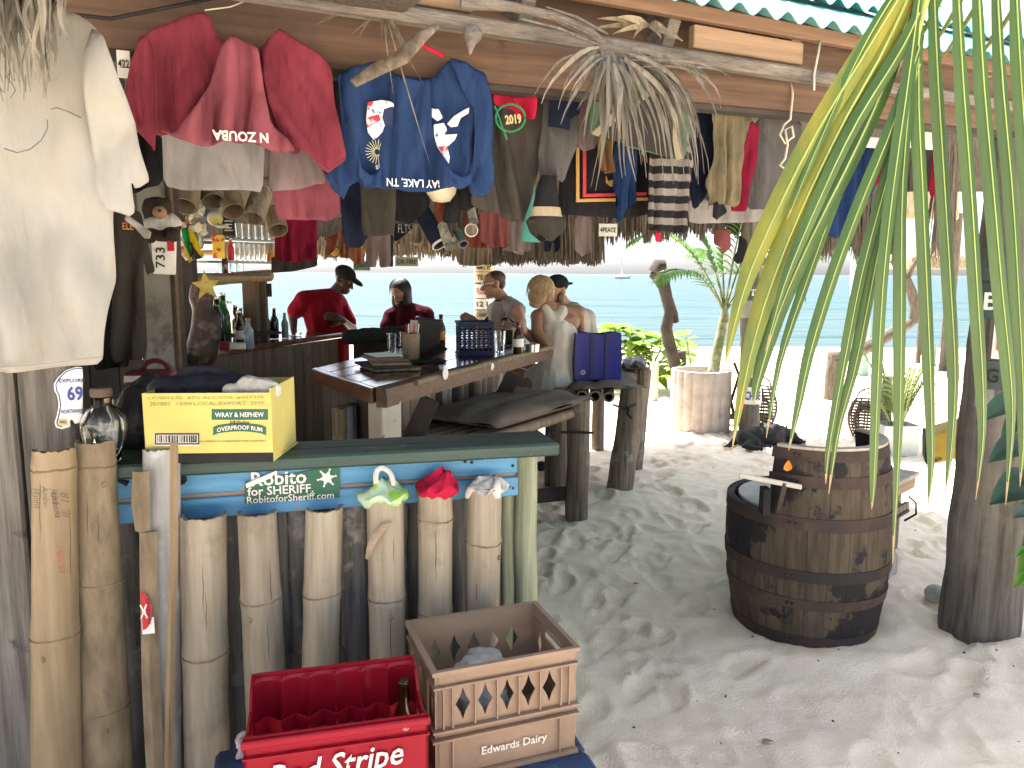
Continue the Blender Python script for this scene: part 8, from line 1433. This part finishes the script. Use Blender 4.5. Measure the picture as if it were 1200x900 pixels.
# ------------------------------------------------------------------ driftwood, stump, shrubs on the beach edge
DW = M('driftwood', (.13, .108, .085), (.065, .053, .04), sc=5, st=(6, 6, 1.4), ro=.9, bump=.7); DWD = M('dark_snag', (.055, .045, .037), (.022, .018, .015), sc=6, ro=.9, bump=.9)
T = thing('driftwood_branch', 'bent pale driftwood branch standing on the bright beach', 'driftwood', atz(975, 468, 0)); d = atz(975, 468, 0).y
for pts, rad in ((((974, 470), (976, 440), (980, 422)), (.10, .10, .11)), (((972, 420), (990, 418), (1020, 405), (1045, 390), (1065, 380), (1074, 374)), (.09, .075, .085, .07, .065, .05)), (((1070, 378), (1073, 360), (1068, 342), (1062, 326)), (.06, .075, .06, .05)), (((1062, 328), (1055, 318), (1044, 305)), (.05, .04, .025)), (((1062, 328), (1070, 312), (1078, 300)), (.04, .03, .012)), (((981, 422), (982, 412)), (.03, .012))): mb = MB(); mb.tube([atd(x, y, d) for x, y in pts], list(rad), n=10, wob=.25, seed=len(pts)); mb.done('branch', DW, T, sm=60)
T = thing('tree_snag', 'dark leaning tree snag in front of the sea', 'snag', atz(795, 468, -.05)); d = 9.3
for pts, rad in ((((800, 474), (792, 430), (783, 400), (780, 385), (785, 365), (778, 335), (768, 318)), (.078, .074, .076, .07, .066, .07, .08)), (((768, 320), (773, 312), (780, 311)), (.10, .09, .06)), (((784, 350), (790, 368), (793, 378)), (.05, .045, .03)), (((768, 324), (762, 322)), (.06, .03))): mb = MB(); mb.tube([atd(x, y, d) for x, y in pts], list(rad), n=12, wob=.3, seed=len(pts) + 3); mb.done('stem', DWD, T, sm=60)
mb = MB(); mb.tube([atz(800, 470, 0) * 1 - UP * .05, atd(797, 412, atz(800, 470, 0).y)], .085, n=12, wob=.2); mb.done('short_stump', DWD, sm=60, label='short dark stump behind the fluted planter', cat='stump')
mb = MB(); p = atz(766, 470, 0); mb.tube([p - UP * .05, xyz(p, .5)], .06, n=10, wob=.1); mb.done('white_stake', W_WHITE, sm=60, label='short white weathered stake beside the leafy shrub', cat='stake')
mb = MB(); p = atz(1088, 440, -.25); mb.tube([p - UP * .1, atd(1091, 403, p.y)], .11, n=10, wob=.1); mb.done('beach_stake', GP, sm=60, label='short pale stake far out on the white sand', cat='stake')
ALM = M('almond_leaf', (.30, .46, .05), (.18, .34, .03), sc=5, ro=.4, trl=.5, var=.3)
def shrub(label, cx, x0, x1, y0, y1, d, n, ll, lw, mat, seed, name='leafy_shrub', droop=.35):
    r2 = random.Random(seed); b = xyz(atd(cx, 450, d), 0); T = thing(name, label, 'shrub', b); st_ = MB(); lv = MB()
    for i in range(max(6, n // 9)):
        c = atd(r2.uniform(x0, x1), r2.uniform(y0, y1), d + r2.uniform(-.45, .45)); mid = b.lerp(c, .5) + Vector((r2.uniform(-.1, .1), 0, .05)); st_.tube([b + Vector((r2.uniform(-.1, .1), r2.uniform(-.1, .1), -.05)), mid, c], [.022, .016, .008], n=6)
        for j in range(9): a = 2 * math.pi * j / 9 + r2.random(); dv = Vector((math.cos(a), math.sin(a), r2.uniform(-.1, .7))); leaf(lv, c + dv * .02 + UP * r2.uniform(-.12, .05), dv, UP + dv * -.3, ll * r2.uniform(.6, 1.15), lw * r2.uniform(.7, 1.1), droop, 5)
    st_.done('stem', PALM_S, T, sm=60); lv.done('leaves', mat, T, sm=80, recalc=False, kind='stuff'); return T
shrub('bright lime green broad leaved shrub beside the blue tote bag', 740, 700, 800, 386, 440, 10.6, 240, .34, .17, ALM, 4)
shrub('low sunlit leafy shrub behind the leaning snag', 800, 785, 815, 395, 440, 9.8, 60, .22, .10, ALM, 8)
# low palm in a white pot, wicker lanterns
T = thing('potted_palm', 'feathery small palm in a pale square pot behind the barrel', 'potted plant', atz(1057, 533, 0) + Vector((0, .15, 0))); c = BASE[T.name]; PT = M('pale_pot', (.55, .58, .56), (.45, .48, .46), ro=.5); g = []
for z, h in ((-.02, .155), (.26, .17), (.262, .155), (.2, .15)): g.append([c + Vector((x * h, y * h * .8, z)) for x, y in ((-1, -1), (1, -1), (1, 1), (-1, 1))])
MB().rings(g).done('pot', PT, T, sm=20); lvm = M('areca_leaf', (.24, .34, .06), (.13, .21, .04), sc=5, ro=.5, trl=.4, var=.2); st_ = MB(); r2 = random.Random(6)
for i in range(18): a = r2.uniform(0, 6.28); hgt = r2.uniform(.35, .75); tip = c + Vector((math.cos(a) * .5 * r2.random(), math.sin(a) * .4 * r2.random(), .2 + hgt)); frond(T, c + Vector((math.cos(a) * .04, math.sin(a) * .04, .2)), tip, .16, lvm, 11, .17, .014, .5, PALM_S)
def wicker(label, px, py, r, h, yb):
    b = atz(px, yb, 0) + Vector((0, r, 0)); T = thing('wicker_lantern', label, 'lantern', b, 'wicker lanterns on the sand'); mb = MB()
    def rad(t): return r * (.62 + .42 * math.sin(math.pi * (t * .85 + .08)))
    for i in range(13): t = i / 12; mb.tube([b + Vector((rad(t) * math.cos(a), rad(t) * math.sin(a), .02 + h * t)) for a in np.linspace(0, 2 * math.pi, 25)], .010, n=5)
    mb.done('wicker_hoops', DW, T, sm=60, kind='stuff'); mb = MB()
    for k in range(12): a = 2 * math.pi * k / 12; mb.tube([b + Vector((rad(t) * 1.02 * math.cos(a), rad(t) * 1.02 * math.sin(a), .02 + h * t)) for t in np.linspace(0, 1, 9)], .008, n=5)
    mb.done('wicker_ribs', DW, T, sm=60, kind='stuff'); mb = MB(); mb.tube([b + Vector((rad(1) * math.cos(a), 0, .02 + h + .12 * math.sin(a))) for a in np.linspace(0, math.pi, 9)], .009, n=6); mb.done('handle', DW, T, sm=60)
wicker('round wicker lantern behind the post with the CHDE plate', 893, 470, .19, .42, 506); wicker('small wicker lantern beside the pale square pot', 1022, 495, .16, .36, 517)
mb = MB(); p = atz(1042, 515, 0) + Vector((0, .1, 0)); mb.tube([p - UP * .05, p + UP * .62], .055, n=10, wob=.2); mb.done('grey_stake', W_POLE, sm=60, label='knotty grey stake behind the wicker lantern', cat='stake')
mb = MB(); p = atz(862, 500, 0); mb.tube([atd(x, y, 8.0) for x, y in ((862, 496), (857, 470), (866, 440), (860, 425))], .018, n=7, wob=.3); mb.done('thin_branch', DW, sm=60, label='thin crooked branch leaning by the plated roof post', cat='branch')
mb = MB(); mb.bar(atz(852, 488, .08), atz(905, 488, .08), .04, .06); mb.done('low_rail', W_DARK, sm=30, label='low dark rail crossing behind the plated roof post', cat='rail')
# beach umbrella and far roof
UMB = thing('beach_parasol', 'thatched beach parasol far out on the sand', 'parasol', xyz(atd(1075, 430, 15), -.1)); c = BASE[UMB.name]; zc = atd(1075, 278, 15).z
mb = MB(); g = [[Vector((c.x + r * math.cos(t), c.y + r * math.sin(t), z)) for t in [2 * math.pi * k / 24 for k in range(24)]] for r, z in ((.02, zc), (.45, zc - .22), (.75, zc - .42), (.78, zc - .60))]; mb.rings(g, cap=False); mb.solid(.04); mb.done('canopy', STRAWM, UMB, sm=60); mb = MB(); mb.tube([c - UP * .1, xyz(c, zc - .05)], .05, n=8); mb.done('pole', DW, UMB, sm=60)
HT2 = thing('thatch_hut', 'sunlit corner of a far thatched hut roof by the thick post', 'hut', xyz(atd(1090, 430, 13), -.1)); a = [atd(x, y, 13) for x, y in ((1040, 258), (1125, 258), (1125, 215), (1040, 225))]; dn = Vector((0, 2, .6)); mb = MB(); mb.hexa([a[0], a[1], a[1] + dn, a[0] + dn, a[3], a[2], a[2] + dn, a[3] + dn], .03); mb.done('roof', STRAWM, HT2)
for x in (1122,): mb = MB(); p = atd(x, 250, 13.2); mb.tube([xyz(p, -.3), p], .09, n=8); mb.done('pole', DW, HT2, sm=60)
# catamaran out on the sea
CTM = thing('catamaran', 'white sailing catamaran with a bare mast anchored offshore', 'sailboat', atz(729, 324, -1.02)); d = 420; HUL = M('boat_white', (.8, .8, .8), ro=.4); SZ_ = d / 900
c = xyz(atd(729, 325, d), -1.0)
for q in (-1, 1):
    g = []
    for t in np.linspace(0, 1, 9): hw = .9 * math.sin(math.pi * (.12 + .86 * t)) ** .6 * SZ_ * 2; x = (-8 + 17 * t) * SZ_ * 1.0; sh = 1.1 * (1 + .4 * t) * SZ_ * 2; g.append([c + Vector((x, q * 6 * SZ_ + y, z)) for y, z in ((0, -.6), (hw * .7, sh * .4), (hw, sh), (-hw, sh), (-hw * .7, sh * .4))])
    MB().rings(g).done('hull', HUL, CTM, sm=40)
MB().box(c + Vector((0, 0, 2.6 * SZ_)), (11 * SZ_, 12 * SZ_, 1.0 * SZ_), None, .2).done('deck', HUL, CTM); MB().box(c + Vector((-1 * SZ_, 0, 4.2 * SZ_)), (6 * SZ_, 8 * SZ_, 2.4 * SZ_), None, .3).done('cabin', HUL, CTM); mb = MB(); mb.tube([c + UP * 3 * SZ_, xyz(atd(727, 288, d), atd(727, 288, d).z)], [.35 * SZ_ * 2, .2 * SZ_ * 2], n=8); mb.done('mast', HUL, CTM, sm=60); mb = MB(); mb.tube([c + Vector((0, 0, 6 * SZ_)), c + Vector((-8 * SZ_, 0, 6 * SZ_))], .5 * SZ_, n=8); mb.done('boom', M('rolled_sail', (.45, .1, .1), ro=.8), CTM, sm=60)
# ------------------------------------------------------------------ black dog asleep on the sand
dc = atz(893, 524, 0); DG = thing('dog', 'black dog lying asleep on the shaded sand', 'dog', dc); mb = MB(); D_ = dc.y + .12; FUR = M('black_fur', (.022, .021, .022), (.010, .010, .011), sc=60, ro=.75, bump=.5, c3=(.05, .04, .035), c3s=5)
def Q(x, y, dd=0): return atd(x, y, D_ + dd)
rmp = Q(872, 514); mb.cap_seg(rmp, .105, Q(890, 511), .10); mb.cap_seg(Q(890, 511), .10, Q(906, 509), .115); mb.cap_seg(Q(906, 508), .11, Q(916, 508, .05), .075); mb.cap_seg(Q(916, 509, .05), .065, Q(925, 510, .08), .07); mb.ell(Q(926, 511, .08), (.075, .07, .06)); mb.cap_seg(Q(929, 513, .06), .045, Q(938, 517, .02), .03); mb.ell(Q(940, 517.5, .02), .02)
mb.cap_seg(Q(920, 505, .12), .022, Q(922, 499, .14), .012); mb.cap_seg(Q(928, 506, .03), .024, Q(925, 512, -.02), .014)
for pts, rad in ((((872, 514, -.06), (885, 519, -.16), (873, 523, -.2), (884, 525, -.26), (892, 526, -.30)), (.085, .055, .032, .025, .024)), (((876, 518, .02), (884, 522, -.08), (895, 523, -.12), (902, 524, -.14)), (.07, .04, .026, .022)), (((912, 514, -.06), (918, 521, -.12), (932, 523, -.14), (943, 524, -.15)), (.055, .035, .026, .024)), (((914, 512, .08), (928, 519, .08), (942, 521, .06)), (.05, .032, .024)), (((862, 516, 0), (855, 522, -.04), (846, 526, -.06), (838, 527, -.05)), (.04, .024, .016, .008))): limb(mb, [Q(*p) for p in pts], rad)
fuse(mb.done('body', FUR, DG, sm=180), .010, 4)
mb = MB(); mb.tube([Q(917, 508, .05) + Vector((.02 * math.cos(a) * 0, .075 * math.cos(a), .075 * math.sin(a))) for a in np.linspace(0, 2 * math.pi, 18)], .009, n=6); mb.done('collar', W_BENCH, DG, sm=60); mb = MB(); mb.ell(Q(943, 517.5, .01), .013); mb.done('nose', BLKP, DG, sm=180)
# sandal on the sand by the bench, litter on the sand
mb = MB(); c = atz(634, 551, .0); mb.ell(c + UP * .03, (.05, .12, .025)); mb.ell(c + Vector((0, -.03, .055)), (.05, .04, .03)); fuse(mb.done('sandal', BLK, sm=180, label='dark sandal lying on the sand under the log bench', cat='sandal'), .008, 2)
r2 = random.Random(77); mb = MB()
for i in range(150):
    y = 2.1 + 6 * r2.random() ** 1.3; x = r2.uniform(-.2, 1.0) * y * .75; z = sand_z(x, y); s = r2.uniform(.002, .007); mb.box((x, y, z + s * .25), (s * 1.6, s, s * .5), Euler((r2.uniform(-.5, .5), r2.uniform(-.5, .5), r2.uniform(0, 6))).to_matrix())
mb.done('beach_litter', M('dark_litter', (.06, .045, .035), (.03, .024, .02), ro=.9, sc=30), kind='stuff')
for i, (x, y, ln, lab_) in enumerate(((892, 868, .045, 'small curled brown leaf lying on the sand in front of the barrel'), (1140, 815, .03, 'tiny dry leaf on the sand below the thick post'), (742, 690, .03, 'dry leaf scrap on the trodden sand between crate and barrel'))):
    if ln: p = atz(x, y, 0); p.z = sand_z(p.x, p.y) + .006; mb = MB(); leaf(mb, p, (1, -.1, .15), UP, ln, .018, .1, 5); mb.solid(.001); mb.done('dead_leaf', W_BARE, sm=80, label=lab_, cat='leaf')
